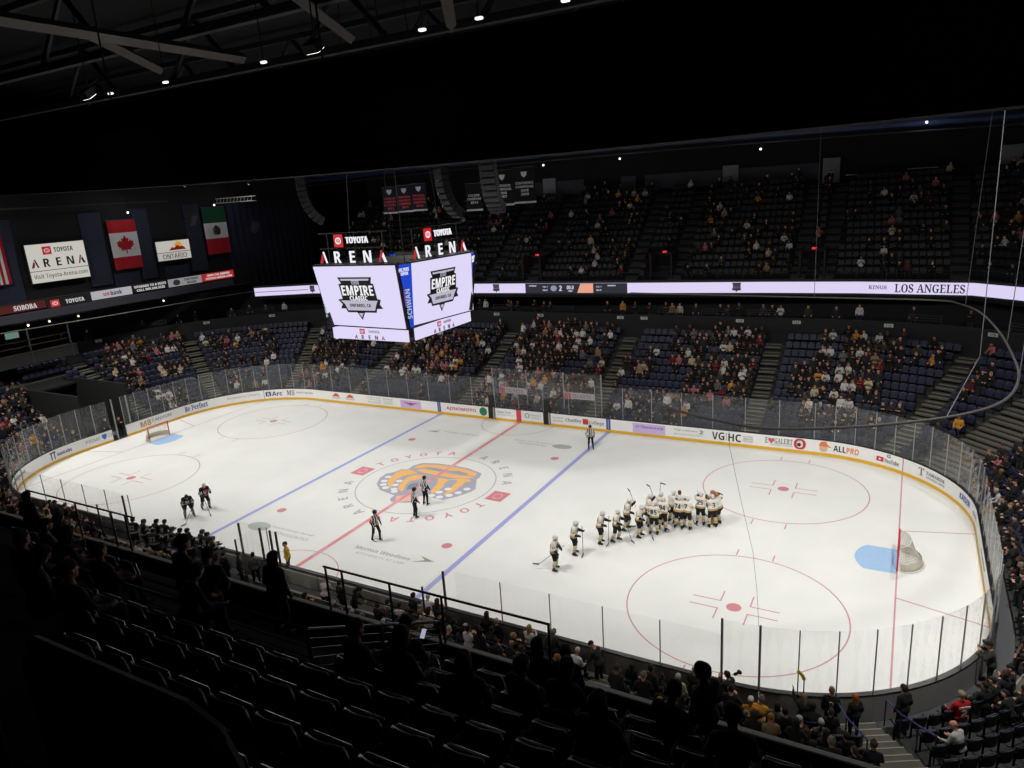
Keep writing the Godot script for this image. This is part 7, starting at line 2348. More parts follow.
# ---------------------------------------------------------------- the two benches on the near side
func benches() -> void:
	var root := structure("trim_3", "players benches behind the near boards")
	var deckm := mat(0.25, 0.25, 0.26, 0.8)
	for q in [[-11.4, -2.1], [0.7, 10.3]]:
		var w: float = q[1] - q[0]
		var cx: float = (q[0] + q[1]) / 2
		part(root, "bench_floor", box(w, 0.2, 1.5, 0.02), deckm, Vector3(cx, 0.1, 13.9))
		part(root, "bench_seat", box(w, 0.06, 0.36, 0.015), mat(0.5, 0.45, 0.38, 0.6), Vector3(cx, 0.66, 14.3))
		for k in 5:
			part(root, "seat_leg", box(0.08, 0.42, 0.3, 0.01), mat(0.3, 0.3, 0.3), Vector3(q[0] + 0.3 + (w - 0.6) * k / 4, 0.42, 14.3))
		part(root, "bench_back", box(w, 0.9, 0.06, 0.015), mat(0.4, 0.4, 0.41, 0.6), Vector3(cx, 0.65, 14.72))
		for k in 4:   # the pale inner face of the boards in front of the bench
			part(root, "inner_panel", box(w / 4 - 0.05, 0.72, 0.03, 0.01), mat(0.8, 0.8, 0.78, 0.6), Vector3(q[0] + w * (k + 0.5) / 4, 0.58, 13.14))
	var skin := mat(0.7, 0.52, 0.42, 0.7)
	var dark := {SKIN: skin, TOP: fabric("dark jersey", Color(0.05, 0.05, 0.055)), BOTTOM: fabric("black cloth team", Color(0.045, 0.045, 0.05)), SHOE: mat(0.03, 0.03, 0.032, 0.35), TRIM: fabric("dark trim", Color(0.5, 0.5, 0.5)), SOCK: fabric("dark sock", Color(0.4, 0.4, 0.41)), STRIPE: fabric("dark stripe", Color(0.62, 0.62, 0.62))}
	var grey := mat(0.6, 0.6, 0.6)
	var glove := mat(0.08, 0.08, 0.08, 0.6)
	var rest := [[Vector3(0.1, -0.2, 0.15), Vector3(-0.02, -0.08, 0.25)], [Vector3(-0.1, -0.2, 0.15), Vector3(0.02, -0.08, 0.25)]]
	var n := 0
	for q in [[-9.0, 13.75, "17"], [-8.3, 13.5, "44"], [-7.75, 13.4, "9"], [-7.3, 14.3, "23"], [-6.6, 13.8, "55"], [-6.0, 13.8, "10"], [-5.55, 13.6, "28"], [-5.0, 13.9, "71"], [-4.75, 13.42, "19"], [-4.15, 13.5, "36"], [-5.8, 14.35, "4"], [-9.7, 13.9, "32"], [-3.5, 13.7, "62"]]:
		skater({"arms": rest, "lean": 0.12 + 0.05 * (n % 3), "head": [0.25 * (n % 3 - 1), 0.05]}, Vector2(q[0], q[1]), PI + 0.3 * ((n % 4) - 1.5), "dark-jersey player number %s standing at the crowded left bench, %s from its left end" % [q[2], ["second", "third", "fourth", "fifth", "seventh", "eighth", "tenth", "eleventh", "12th", "13th", "ninth", "first", "last"][n]], dark, mat(0.05, 0.05, 0.055, 0.3) if n % 4 else mat(0.2, 0.2, 0.21, 0.3), glove, q[2], grey, "helmet", 0.2)
		n += 1
	var suit := {SKIN: skin, TOP: fabric("charcoal suit", Color(0.04, 0.04, 0.045)), BOTTOM: fabric("charcoal suit", Color(0.04, 0.04, 0.045)), SHOE: mat(0.03, 0.03, 0.03)}
	var ash := {SKIN: skin, TOP: fabric("ash jacket", Color(0.3, 0.3, 0.31)), BOTTOM: fabric("charcoal suit", Color(0.04, 0.04, 0.045)), SHOE: mat(0.03, 0.03, 0.03)}
	var pale := {SKIN: skin, TOP: fabric("pale print shirt", Color(0.72, 0.68, 0.7)), BOTTOM: fabric("grey jeans", Color(0.12, 0.12, 0.15)), SHOE: mat(0.1, 0.1, 0.1)}
	var hairc := mat(0.06, 0.045, 0.04, 0.9)
	body(poses.fine_stand, Vector3(-1.85, 0.1, 14.3), PI, "coach in a dark suit at the right end of the left bench", suit, "short", hairc)
	body(poses.fine_stand, Vector3(-1.05, 0.1, 14.1), PI - 0.5, "coach in dark jacket and cap between the benches", suit, "cap", mat(0.03, 0.03, 0.03))
	body(poses.fine_stand, Vector3(-0.35, 0.1, 13.8), PI + 0.6, "person in an ash grey jacket beside the gate glass", ash, "short", hairc)
	body(poses.fine_down, Vector3(4.7, 0.1, 14.3), PI + 0.3, "person in a pale print shirt at the empty right bench", pale, "cap", mat(0.05, 0.05, 0.05))
	body(poses.fine_stand, Vector3(5.5, 0.1, 14.15), PI - 0.4, "person in black standing at the empty right bench", suit, "short", hairc)
	body(poses.fine_down, Vector3(6.3, 0.1, 14.2), PI - 1.2, "dark figure holding a pale towel at the empty right bench", suit, "long", hairc)
	body(poses.fine_phone, Vector3(8.0, 0.1, 14.1), PI, "person in grey sitting on the empty right bench", ash, "short", hairc)
	body(poses.fine_phone, Vector3(8.7, 0.1, 14.1), PI + 0.4, "person in pale shirt sitting at the right part of the empty bench", pale, "short", hairc)
	body(poses.fine_stand, Vector3(9.2, 0.1, 13.7), PI - 0.3, "man in a dark suit at the right end of the empty bench", suit, "short", hairc)
	body(poses.fine_clap if poses.has("fine_clap") else poses.fine_down, Vector3(9.9, 0.1, 13.7), PI + 0.4, "person in white leaning over the boards at the right end of the bench", {SKIN: skin, TOP: fabric("white shirt", Color(0.75, 0.75, 0.78)), BOTTOM: fabric("grey jeans", Color(0.12, 0.12, 0.15)), SHOE: mat(0.1, 0.1, 0.1)}, "cap", mat(0.7, 0.7, 0.72))


# ---------------------------------------------------------------- spectators
var tops: Array = [["black", Color(0.045, 0.045, 0.05), "jersey"], ["charcoal", Color(0.12, 0.12, 0.13), "hoodie"], ["white", Color(0.75, 0.74, 0.73), "jersey"], ["grey", Color(0.36, 0.36, 0.37), "hoodie"], ["gold", Color(0.72, 0.5, 0.14), "jersey"], ["maroon", Color(0.38, 0.08, 0.1), "sweater"], ["tan", Color(0.5, 0.4, 0.31), "jacket"], ["navy", Color(0.08, 0.09, 0.17), "jacket"], ["cream", Color(0.68, 0.63, 0.52), "sweater"], ["pink", Color(0.62, 0.36, 0.38), "top"], ["black", Color(0.05, 0.05, 0.055), "jacket"], ["olive", Color(0.2, 0.2, 0.15), "jacket"]]
var hair_colours: Array = [["black", Color(0.035, 0.03, 0.03)], ["dark brown", Color(0.09, 0.06, 0.045)], ["brown", Color(0.2, 0.13, 0.085)], ["blond", Color(0.55, 0.43, 0.27)], ["grey", Color(0.42, 0.41, 0.4)]]
var skins: Array = [Color(0.75, 0.55, 0.44), Color(0.6, 0.42, 0.32), Color(0.42, 0.28, 0.2), Color(0.82, 0.63, 0.53)]
var bottoms: Array = [Color(0.05, 0.05, 0.06), Color(0.1, 0.12, 0.18), Color(0.16, 0.15, 0.14)]
const HAIRS := ["short", "short", "short", "long", "long", "tail", "cap", "cap", "beanie", "bun"]


func outfit(ti: int) -> Dictionary:
	var t: Array = tops[ti]
	return {SKIN: matc(skins[rng.randi() % skins.size()], 0.7), TOP: fabric("top %d" % ti, t[1]), BOTTOM: matc(bottoms[rng.randi() % 3], 0.9), SHOE: mat(0.06, 0.06, 0.06, 0.6)}


func ordinal(n: int) -> String:
	if n % 100 in [11, 12, 13]:
		return "%dth" % n
	return "%d%s" % [n, ["th", "st", "nd", "rd", "th", "th", "th", "th", "th", "th"][n % 10]]


func fan(pose: String, xf: Transform3D, label: String, group := "", ti := -1, hk := "", hi := -1) -> MeshInstance3D:
	if ti < 0:
		ti = [0, 0, 0, 1, 1, 10, 10, rng.randi() % tops.size(), rng.randi() % tops.size(), rng.randi() % tops.size()][rng.randi() % 10]
	if not hk:
		hk = HAIRS[rng.randi() % HAIRS.size()]
	if hi < 0:
		hi = [0, 0, 1, 1, 2, 2, 3, 4][rng.randi() % 8]
	var hc: Color = hair_colours[hi][1]
	if hk in ["cap", "beanie"]:
		hc = [Color(0.04, 0.04, 0.045), Color(0.6, 0.6, 0.6), Color(0.2, 0.2, 0.22), Color(0.5, 0.37, 0.13)][hi % 4]
	var o := body(poses[pose], Vector3.ZERO, 0, "", outfit(ti), hk, matc(hc, 0.9), group, rng.randf_range(0.93, 1.04))
	var sc := o.transform.basis
	o.transform = Transform3D(xf.basis * sc, xf.origin)
	if label == "auto":
		label = "%s-%s person with %s" % [tops[ti][0], tops[ti][2], ({"cap": "a cap", "beanie": "a knit hat"}.get(hk, "%s %s" % [hair_colours[hi][0], {"short": "short hair", "long": "long hair", "tail": "ponytail", "bun": "hair bun"}.get(hk, "hair")]))]
	meta(o, label, "person", group)
	return o


var taken := {}
var unseen_near: Array = []


func seen(p: Vector3) -> bool:   # whether the photograph could show a head there: inside the frame and not under the parapet
	var c: Camera3D = get_node("camera")
	var q := c.transform.affine_inverse() * p
	if q.z > -1:
		return false
	var u := 512 + 713.7 * q.x / -q.z
	var v := 384 - 713.7 * q.y / -q.z
	return u > -8 and u < 1032 and v > 0 and v < 772 and (p.z < 13.5 or p.y > 18.0 - 0.864 * (34.72 - p.z))
var named_fans := 0


# the people just behind the near boards, one by one: row by row from the right corner to the left
func near_crowd() -> void:
	special_fans()
	# density of the rows by stretch of the near side: [s from, s to, first row, last row, share taken]
	var plan: Array = [[57.0, 66.0, 0, 6, 0.5], [66.0, 71.0, 0, 4, 0.85], [71.0, 74.6, 0, 3, 0.7], [76.1, 83.0, 0, 3, 0.97], [84.3, 92.0, 0, 2, 0.9], [92.0, 101.0, 2, 3, 0.55], [101.0, 114.0, 2, 3, 0.85], [114.0, 123.0, 0, 3, 0.9], [123.0, 131.5, 0, 4, 0.8]]
	for k in 7:
		var count := 0
		var s := 131.5   # from the left end
		while s > 57:
			s -= 0.53 / stretch(s, row_d(k))
			if in_aisle(s, row_d(k)) and s < 83:
				continue
			var share := 0.0
			for p in plan:
				if s >= p[0] and s < p[1] and k >= p[2] and k <= p[3]:
					share = p[4]
			if rng.randf() > share or taken.has("%d %d" % [k, int(s / 0.7)]):
				continue
			var xf := outl(s, row_d(k) + 0.12)
			xf.origin.y = row_y(k)
			xf.basis = xf.basis * Basis(Vector3.UP, rng.randf_range(-0.35, 0.35))
			var stand := rng.randf() < 0.25
			var pose: String = ["stand", "stand_clap", "stand_look"][rng.randi() % 3] if stand else ["sit", "sit_lean", "sit_clap", "sit_phone", "sit"][rng.randi() % 5]
			if stand:
				xf.origin += xf.basis.z * 0.3
			if not seen(xf.origin + Vector3(0, 1.68 if stand else 1.2, 0)) or named_fans > 215:
				unseen_near.append([xf, stand])
				continue
			count += 1
			var o := fan(pose, xf, "auto", "spectators behind the near boards")
			o.set_meta("label", "%s, %s from the left in near %s row" % [o.get_meta("label"), ordinal(count), ORD[k]])
			named_fans += 1


func special_fans() -> void:
	var put := func(label: String, pose: String, s: float, k: float, d: float, top: Array, hk: String, hc: Color, turn := 0.0, sc := 1.0) -> MeshInstance3D:
		var xf := outl(s, d)
		xf.origin.y = maxf(0.0, row_y(k)) if k >= 0 else 0.0
		var cl := {SKIN: matc(skins[0], 0.7), TOP: fabric("own " + str(top), Color(top[0], top[1], top[2])), BOTTOM: matc(bottoms[0], 0.9), SHOE: mat(0.06, 0.06, 0.06)}
		var o := body(poses[pose], xf.origin, 0, label, cl, hk, matc(hc, 0.9))
		o.transform = Transform3D(xf.basis * Basis(Vector3.UP, turn) * Basis.IDENTITY.scaled(Vector3.ONE * sc), xf.origin)
		taken["%d %d" % [int(k), int(s / 0.7)]] = true
		return o
	var black := Color(0.04, 0.035, 0.03)
	var brown := Color(0.13, 0.08, 0.06)
	var bl := [0.04, 0.04, 0.045]
	var o: MeshInstance3D = put.call(str("person in a red jersey with number 2 in the near right corner"), "fine_sit", 72.8, 0.0, 1.5, [0.66, 0.05, 0.08], "cap", Color(0.5, 0.46, 0.4), -0.2, 1.12)
	var bk: Transform3D = poses.fine_sit.back
	for i in range(-1, 2):
		for kk in 3:
			taken["%d %d" % [kk, int(72.8 / 0.7) + i]] = true
			taken["%d %d" % [kk + 1, int(74.0 / 0.7) + i]] = true
	part(o, "jersey_number", lettering("2", sans_bold, 0.22, 0.17, 0.03), mat(0.8, 0.78, 0.76), bk * Vector3(0, -0.06, 0.01), bk.basis)
	part(o, "jersey_name", lettering("NORTH", sans_bold, 0.08, 0.32, 0.03), mat(0.8, 0.78, 0.76), bk * Vector3(0, 0.13, 0.01), bk.basis)
	put.call(str("bald person in a white jersey, third row of the near right corner"), "fine_lean", 74.0, 2.0, 3.05, [0.72, 0.71, 0.7], "", black, 0.3)
	put.call(str("person all in black standing at the corner steps"), "fine_stand", 74.35, 0.0, 1.15, bl, "short", brown, 0.2, 1.05)
	put.call(str("person in an olive jacket filming at the right corner glass"), "fine_camera", 69.9, -1.0, 0.55, [0.16, 0.17, 0.13], "cap", black, 0.4, 1.03)
	put.call(str("person in a tan top standing beside the filming man in the corner"), "fine_down", 69.0, 0.0, 1.4, [0.4, 0.33, 0.28], "short", brown, 1.0)
	put.call(str("person in a grey jersey and jeans leaning in the corner behind the filming man"), "fine_phone", 68.5, 1.0, 2.2, [0.35, 0.35, 0.36], "cap", black, 0.5)
	put.call(str("big dark figure in a brown hoodie at the lower right corner of the view"), "fine_stand", 73.1, 3.0, 4.3, [0.09, 0.075, 0.07], "hood", Color(0.09, 0.075, 0.07), 0.5, 1.05)
	put.call(str("photographer in dark olive standing at the near glass beside the heavy post"), "fine_camera", 79.2, -1.0, 0.5, [0.1, 0.11, 0.09], "short", black, 0.9)
	o = put.call(str("person in a gold jersey with number 12 and a white cap"), "fine_sit", 78.5, 0.0, 1.4, [0.72, 0.5, 0.1], "cap", Color(0.75, 0.75, 0.73), 0.0, 1.05)
	part(o, "jersey_number", lettering("12", sans_bold, 0.22, 0.26, 0.03), mat(0.1, 0.09, 0.08), bk * Vector3(0, -0.04, 0.01), bk.basis)
	o = put.call(str("person in a black jersey with number 21 in front of the parapet"), "fine_sit", 77.9, 1.0, 2.3, bl, "short", black, 0.0, 1.05)
	part(o, "jersey_number", lettering("21", sans_bold, 0.2, 0.24, 0.03), mat(0.7, 0.7, 0.7), bk * Vector3(0, -0.04, 0.01), bk.basis)
	o = put.call(str("blond person in a black jersey with number 9 standing at the near glass"), "fine_stand", 76.2, -1.0, 0.6, bl, "bun", Color(0.5, 0.38, 0.24), -0.3)
	part(o, "jersey_number", lettering("9", sans_bold, 0.2, 0.14, 0.03), mat(0.6, 0.6, 0.6), (poses.fine_stand.back as Transform3D) * Vector3(0, 0, 0.01), poses.fine_stand.back.basis)
	put.call(str("orange-haired person in black behind the number 9 jersey"), "fine_stand", 75.7, 0.0, 1.1, bl, "long", Color(0.6, 0.33, 0.12), 0.2, 0.92)
	put.call(str("person in a gold knit hat holding up a stick with a yellow blade"), "fine_up", 77.1, 0.0, 1.2, [0.12, 0.11, 0.1], "long", Color(0.5, 0.42, 0.33), 0.0, 0.92)
	put.call(str("white-haired person in a black and white jersey beside the corner steps"), "fine_sit", 76.85, 1.0, 2.25, [0.3, 0.3, 0.31], "short", Color(0.6, 0.58, 0.56))
	put.call(str("tall person in a cap bending down behind the near boards gate"), "fine_down", 83.85, -1.0, 0.75, [0.13, 0.13, 0.14], "cap", black, 1.3, 1.03)
	put.call(str("person in a white jersey at the glass beside the bending man"), "fine_lean", 84.6, 0.0, 1.3, [0.75, 0.74, 0.73], "cap", Color(0.7, 0.69, 0.66), -0.2)
	put.call(str("red-blond long haired person in black beside the bending man"), "fine_sit", 84.9, 1.0, 2.1, bl, "long", Color(0.5, 0.3, 0.17), 1.9)
	put.call(str("long haired silhouette at the near boards gate, right of the bending man"), "fine_stand", 82.4, 0.0, 1.25, [0.05, 0.045, 0.045], "long", brown, 0.0, 0.8)
	put.call(str("dark figure standing at the right end of the black safety rail"), "fine_stand", 85.75, -1.0, 0.6, [0.08, 0.08, 0.08], "short", black)
	put.call(str("tall long haired person in black standing at the near glass"), "fine_stand", 88.75, -1.0, 0.6, bl, "long", Color(0.16, 0.1, 0.07))
	put.call(str("blond person in black beside the tall long haired person at the glass"), "fine_stand", 88.2, -1.0, 0.75, bl, "short", Color(0.55, 0.45, 0.33), 0.2, 0.95)
	put.call(str("child in a gold shirt behind the right bench"), "fine_stand", 93.2, 0.0, 1.9, [0.68, 0.5, 0.14], "short", Color(0.4, 0.28, 0.18), 0.2, 0.72)
	put.call(str("child in a white and gold shirt leaning on the bench end"), "fine_down", 91.6, 0.0, 1.5, [0.68, 0.64, 0.55], "tail", Color(0.5, 0.38, 0.24), 0.0, 0.75)
	# a pale pavement of steps between the two corner rails and the raised stick
	var t := thing("hockey_stick", "toy stick with a yellow blade held up in the near crowd", "hockey stick", Vector3.ZERO)
	var sx := outl(77.1, 1.1)
	t.position = sx.origin + Vector3(0, 1.3, 0)
	part(t, "shaft", tube([Vector3(0.0, 0, 0), Vector3(0.0, 1.15, 0.05)], 0.02, -1, 6), mat(0.05, 0.05, 0.05, 0.5))
	part(t, "blade", tube([Vector3(0.0, 1.15, 0.05), Vector3(-0.06, 1.3, 0.06), Vector3(-0.2, 1.42, 0.06)], 0.06, 0.05, 6), mat(0.75, 0.6, 0.1, 0.5))
	var pc := thing("camera", "small dark video camera held up by the man in olive at the corner glass", "camera", outl(69.75, 0.25).origin + Vector3(0, 1.62, 0), 0.6)
	part(pc, "camera_body", box(0.16, 0.13, 0.2, 0.02), mat(0.03, 0.03, 0.03, 0.4))
	part(pc, "lens", tube([Vector3(0, 0, 0.1), Vector3(0, 0, 0.24)], 0.045, -1, 10), mat(0.02, 0.02, 0.02, 0.2))
	pc = thing("camera", "dark camera raised by the photographer beside the heavy glass post", "camera", outl(78.95, 0.1).origin + Vector3(0, 1.6, 0), -0.6)
	part(pc, "camera_body", box(0.16, 0.12, 0.1, 0.02), mat(0.03, 0.03, 0.03, 0.4))
	part(pc, "lens", tube([Vector3(0, 0, 0.05), Vector3(0, 0, 0.24)], 0.05, -1, 10), mat(0.02, 0.02, 0.02, 0.2))




# dark figures on the near upper deck, below the camera
func foreground_people() -> void:
	var skin := mat(0.6, 0.42, 0.33, 0.7)
	var put := func(label: String, pose: String, x: float, z: float, y: float, top: Color, hk: String, hc: Color, turn := 0.0, sc := 1.0) -> MeshInstance3D:
		return body(poses[pose], Vector3(x, y, z), PI + turn, label, {SKIN: skin, TOP: fabric("fg " + str(top), top), BOTTOM: fabric("fg trousers", Color(0.03, 0.03, 0.04)), SHOE: mat(0.04, 0.04, 0.04)}, hk, matc(hc, 0.9), "", sc)
	var black := Color(0.025, 0.022, 0.02)
	var brown := Color(0.07, 0.05, 0.04)
	var dark := Color(0.03, 0.03, 0.035)
	put.call(str("tall man in a dark hoodie standing in the near deck, face turned left"), "fine_side", 24.72, 26.65, fg_y(2) - 0.0, Color(0.19, 0.19, 0.25), "short", black, 1.15, 1.0)
	put.call(str("long haired dark figure standing in the stair opening by the barred rail"), "fine_stand", 16.35, 26.3, 9.85, dark, "long", black)
	put.call(str("long haired silhouette standing against the ice beside the left safety rail"), "fine_stand", 5.8, 25.45, 9.12, dark, "long", black, 0.2)
	put.call(str("broad silhouette in a cap standing behind the barred rail"), "fine_stand", 16.7, 28.3, fg_y(4), dark, "cap", black, -0.2, 1.06)
	put.call(str("dark figure leaning beside the broad silhouette in the cap"), "fine_down", 17.3, 28.4, fg_y(4), dark, "short", black, 0.6)
	put.call(str("long haired silhouette standing at the parapet in the middle of the view"), "fine_stand", 21.75, 25.8, 9.12, dark, "long", black, -0.2)
	put.call(str("shorter silhouette standing right of the long haired one at the parapet"), "fine_stand", 22.25, 25.75, 9.12, dark, "short", black, 0.2, 0.97)
	var rows := [["pale-lit head of a person seated in the near deck, left of a matching pair", 22.85, 4, "short", Color(0.16, 0.13, 0.11)], ["seated person with long brown hair, right one of a matching pair in the near deck", 23.35, 4, "long", Color(0.14, 0.1, 0.08)],
		["dark seated person below the lone long haired silhouette", 22.55, 5, "long", brown], ["seated dark person at the front right of the near deck beside the standing man", 24.45, 3, "short", black], ["dark head low in the middle of the near deck seats", 24.2, 5, "long", brown],
		["dark seated head right below the tall standing man", 25.4, 4, "short", black], ["seated person behind the barred rail, left one", 20.95, 5, "short", brown], ["seated person behind the barred rail, right one", 21.55, 5, "long", brown], ["seated person bowed over a lit phone behind the barred rail", 21.0, 4, "cap", black],
		["dark seated person just left of the barred rail corner", 17.6, 5, "short", brown], ["seated dark head left of the stair opening", 15.6, 5, "short", brown], ["dark seated person at the far left of the near deck", 11.0, 3, "long", black], ["dark seated person with a cap at the far left of the near deck", 12.4, 4, "cap", black],
		["dark seated person with long hair behind the leaning handrail pole", 14.3, 5, "long", brown], ["dark seated person in the sixth row at the left edge", 15.1, 6, "short", black], ["large dark seated head at the left edge near the partition wall", 17.0, 7, "long", brown], ["dark seated person beside the large head near the partition wall", 17.9, 7, "cap", black]]
	var n := 0
	for r in rows:
		var j: int = r[2]
		put.call(str(r[0]), ["fine_sit", "fine_lean", "fine_sit", "fine_phone"][n % 4] if n != 8 else "fine_phone", r[1], fg_z(j) - 0.2, fg_y(j) + (0.02 if j != 1 else 0.0), [dark, Color(0.05, 0.045, 0.05), Color(0.08, 0.08, 0.085)][n % 3], r[3], r[4], 0.25 * (n % 3 - 1))
		n += 1
	var ph := thing("phone", "small lit phone in the hands of the bowed person behind the barred rail", "phone", Vector3(21.02, fg_y(4) + 0.92, fg_z(4) - 0.62), 0.2)
	part(ph, "phone_body", box(0.075, 0.15, 0.012, 0.004), mat(0.04, 0.04, 0.04, 0.3), Vector3.ZERO, Basis(Vector3.RIGHT, -0.9))
	part(ph, "lit_screen", box(0.068, 0.135, 0.004, 0.001), glow(0.8, 0.82, 0.9, 0.6), Basis(Vector3.RIGHT, -0.9) * Vector3(0, 0, 0.008), Basis(Vector3.RIGHT, -0.9))


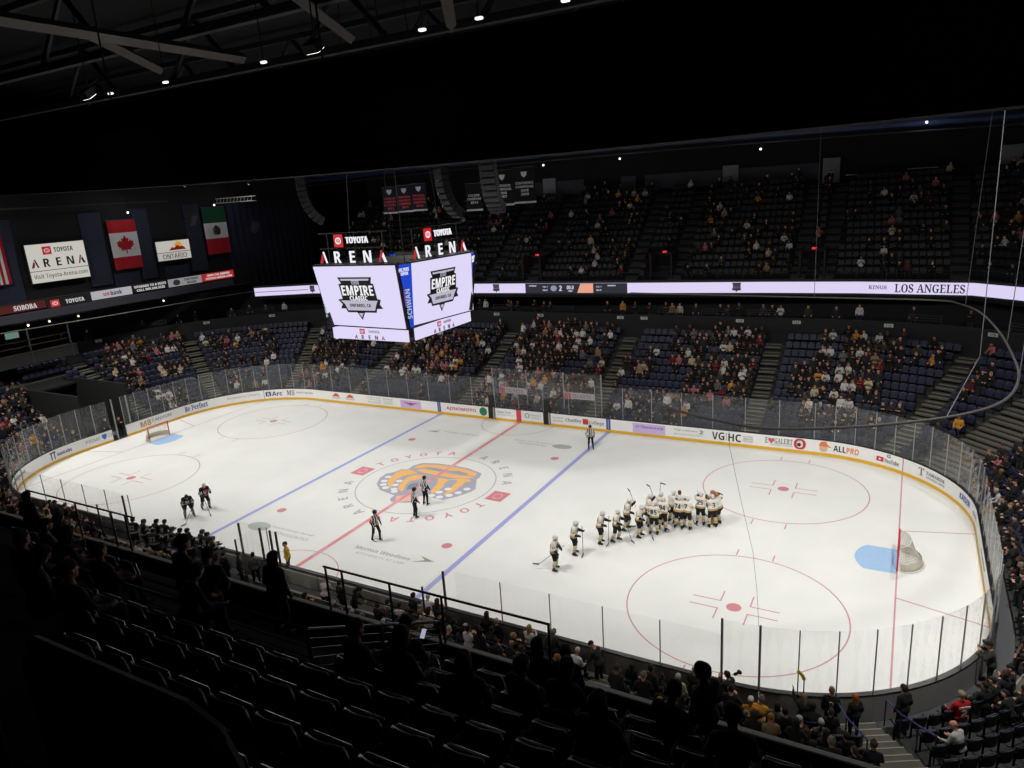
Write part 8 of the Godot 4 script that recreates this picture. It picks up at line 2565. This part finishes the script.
# everyone further off: the nearest of the far side one by one, the rest as one crowd
func far_crowd() -> void:
	var spots: Array = []   # [xf, row]
	var zones: Array = [[12.6, 15.6, 7.9, 12.3, 0.35], [17.1, 24.3, 7.9, 11.6, 0.65], [18.7, 22.8, 4.1, 6.9, 0.8], [25.2, 26.2, 10.8, 11.7, 0.6], [25.1, 27.0, 3.8, 7.6, 0.5], [27.4, 29.8, 6.1, 6.9, 0.6], [12.2, 14.0, 3.3, 10.6, 0.5], [15.2, 24.7, 0, 3.7, 0.6], [25.2, 27.3, 0.3, 3.7, 0.4], [28.8, 31.2, 0, 2.7, 0.4], [31.5, 35.3, 10.3, 12, 0.5], [35.6, 38.9, 10.4, 12, 0.75], [31.2, 35.4, 8.0, 9.7, 0.5], [29.6, 31.0, 6.0, 9.2, 0.4], [34.2, 39.1, 3.2, 7.6, 0.85], [41.3, 43.4, 4.7, 8.2, 0.75], [31.5, 35.6, 0, 2.6, 0.45], [36.9, 38.6, 0.7, 2.3, 0.3], [39.5, 43.8, 1.4, 3.4, 0.35], [43.0, 45.5, 9.1, 12, 0.55], [43.5, 46.0, 4.6, 8.5, 0.9], [45.6, 47.6, 9.5, 12, 0.22], [48.2, 49.0, 7.0, 9.6, 0.45], [43.9, 47.2, 1.9, 4.1, 0.45], [48.9, 50.2, 2.7, 5.0, 0.5], [47.2, 47.9, 3.9, 5.2, 0.3], [148.8, 153.4, 8.8, 11.4, 0.45], [147.6, 149.8, 5.6, 11.5, 0.5], [149.9, 153.8, 5.2, 7.3, 0.35], [155.4, 157.4, 3.6, 7.4, 0.6], [148.9, 159.0, 0, 3.4, 0.3], [145.7, 147.8, 0, 3.2, 0.5], [145.4, 146.6, 4.6, 7.5, 0.6], [145.8, 147.6, 9.5, 12, 0.55], [134.0, 138.7, 2.3, 10.9, 0.5], [132.5, 137.2, 0, 3.6, 0.45], [156.1, 159.0, 1.4, 8.0, 0.55], [0.2, 1.0, 1.4, 8.0, 0.55], [4.8, 13.9, 2.6, 10.3, 0.62], [13.0, 16.2, 6.4, 12, 0.4], [50.0, 57.0, 0, 9, 0.35], [57, 66, 6.6, 10, 0.4], [0, 159, 0, 12, 0.02]]
	for k in 13:
		var s := 0.3
		while s < LOOP:
			s += 0.53 / stretch(s, row_d(k))
			if (s > 66 and s < 131.5) or (s > 57 and s < 66 and k < 7):
				continue
			if in_aisle(s, row_d(k)) or (in_tunnel(s) and k < 11):
				continue
			var share := 0.0
			for z in zones:
				if s >= z[0] and s < z[1] and k >= z[2] - 0.5 and k <= z[3] + 0.5:
					share = maxf(share, minf(0.92, z[4] * 1.3))
			if rng.randf() < share:
				var xf := outl(s, row_d(k) + 0.12)
				xf.origin.y = row_y(k)
				xf.basis = xf.basis * Basis(Vector3.UP, rng.randf_range(-0.4, 0.4))
				spots.append([xf, k, s])
	# suite level
	var s := 144.0
	while s < LOOP + 50:
		s += 0.7
		if rng.randf() < 0.4:
			var xf := outl(s, 13.4 + rng.randf() * 1.5)
			xf.origin.y = 5.82
			spots.append([xf, 20, s])
	# the nearest rows on the right half are built singly, up to the limit of three hundred people in view
	var budget := maxi(0, 318 - named_fans - 105)
	spots.sort_custom(func(a, b): return (a[0] as Transform3D).origin.distance_to(Vector3(26.7, 18, 34.7)) < (b[0] as Transform3D).origin.distance_to(Vector3(26.7, 18, 34.7)))
	var mass: Array = unseen_near.duplicate()
	for q in spots:
		var stand = rng.randf() < 0.14 or q[1] == 20
		var xf: Transform3D = q[0]
		if stand and q[1] < 20:
			xf.origin += xf.basis.z * 0.3
		if budget > 0 and seen(xf.origin + Vector3(0, 1.0, 0)):
			budget -= 1
			var sec := "behind the right net" if q[2] > 57 else ("of the far right corner" if q[2] > 43.9 else "of the far side's right half")
			var o := fan(["stand", "stand_clap", "stand_look"][rng.randi() % 3] if stand else ["sit", "sit_lean", "sit_clap", "sit_phone"][rng.randi() % 4], xf, "auto", "")
			var lab: String = o.get_meta("label")
			o.set_meta("label", "%s, %s row %s" % [lab, ORD[mini(q[1], 9)], sec])
			o.set_meta("group", "distant spectators: %s %s" % [lab, sec])
		else:
			mass.append([xf, stand])
	# upper deck
	var deck := rib.slice(1)
	for j in UP_ROWS:
		var path_j := rib_path(deck, 0.35 + 0.78 * j + 0.5)
		var L := path_len(path_j)
		var u := 0.3
		while u < L - 8:
			u += 0.56
			var xf := path_at(path_j, u)
			var x := xf.origin.x
			var ok := true
			for a in upper_aisles:
				if absf(x - a) < 0.9:
					ok = false
			for a in [-6.2, 6.6, 19.4]:
				if absf(x - a) < 1.4 and j < 4:
					ok = false
			var clump := 0.5 + 0.5 * sin(x * 0.55 + j * 0.3) * cos(x * 0.23 - j * 0.45 + 1.0)
			if ok and rng.randf() < 0.12 + 0.42 * clump * clump:
				xf.origin.y = up_y(j)
				xf.basis = xf.basis * Basis(Vector3.UP, rng.randf_range(-0.4, 0.4))
				mass.append([xf, rng.randf() < 0.1])
	var root := Node3D.new()
	root.name = "crowd"
	add_child(root, true)
	meta(root, "distant crowd of seated and standing spectators filling the far stands", "crowd", "", "stuff")
	var kinds: Array = [["sit", "short", 1], ["sit_lean", "long", 2], ["sit_clap", "cap", 0], ["sit_phone", "short", 3], ["stand", "short", 0], ["stand_clap", "long", 1]]
	var lists: Array = [[], [], [], [], [], []]
	for q in mass:
		lists[(4 + rng.randi() % 2) if q[1] else rng.randi() % 4].append(q[0])
	var dyed := StandardMaterial3D.new()
	dyed.albedo_color = Color.WHITE
	dyed.vertex_color_use_as_albedo = true
	dyed.roughness = 0.95
	for i in 6:
		var kd: Array = kinds[i]
		var fig: Dictionary = poses[kd[0]]
		var m := ArrayMesh.new()
		for r in fig.regions.size():
			m.add_surface_from_arrays(Mesh.PRIMITIVE_TRIANGLES, (fig.mesh as ArrayMesh).surface_get_arrays(r))
			var rg: int = fig.regions[r]
			m.surface_set_material(r, dyed if rg == TOP else (matc(skins[i % 4], 0.7) if rg == SKIN else matc(bottoms[i % 3], 0.9)))
		var hm: ArrayMesh = hair(kd[1])
		var st := SurfaceTool.new()
		st.append_from(hm, 0, fig.head)
		st.commit(m)
		m.surface_set_material(m.get_surface_count() - 1, matc(hair_colours[kd[2]][1] if kd[1] != "cap" else Color(0.3, 0.3, 0.32), 0.9))
		var mm := MultiMesh.new()
		mm.transform_format = MultiMesh.TRANSFORM_3D
		mm.use_colors = true
		mm.mesh = m
		mm.instance_count = lists[i].size()
		for n in lists[i].size():
			mm.set_instance_transform(n, lists[i][n])
			var roll := rng.randf()
			var c: Color = tops[0 if roll < 0.42 else (1 if roll < 0.58 else (2 if roll < 0.68 else rng.randi() % tops.size()))][1]
			mm.set_instance_color(n, c.srgb_to_linear())
		var o := MultiMeshInstance3D.new()
		o.name = "spectators"
		o.multimesh = mm
		root.add_child(o, true)
		o.set_meta("kind", "stuff")
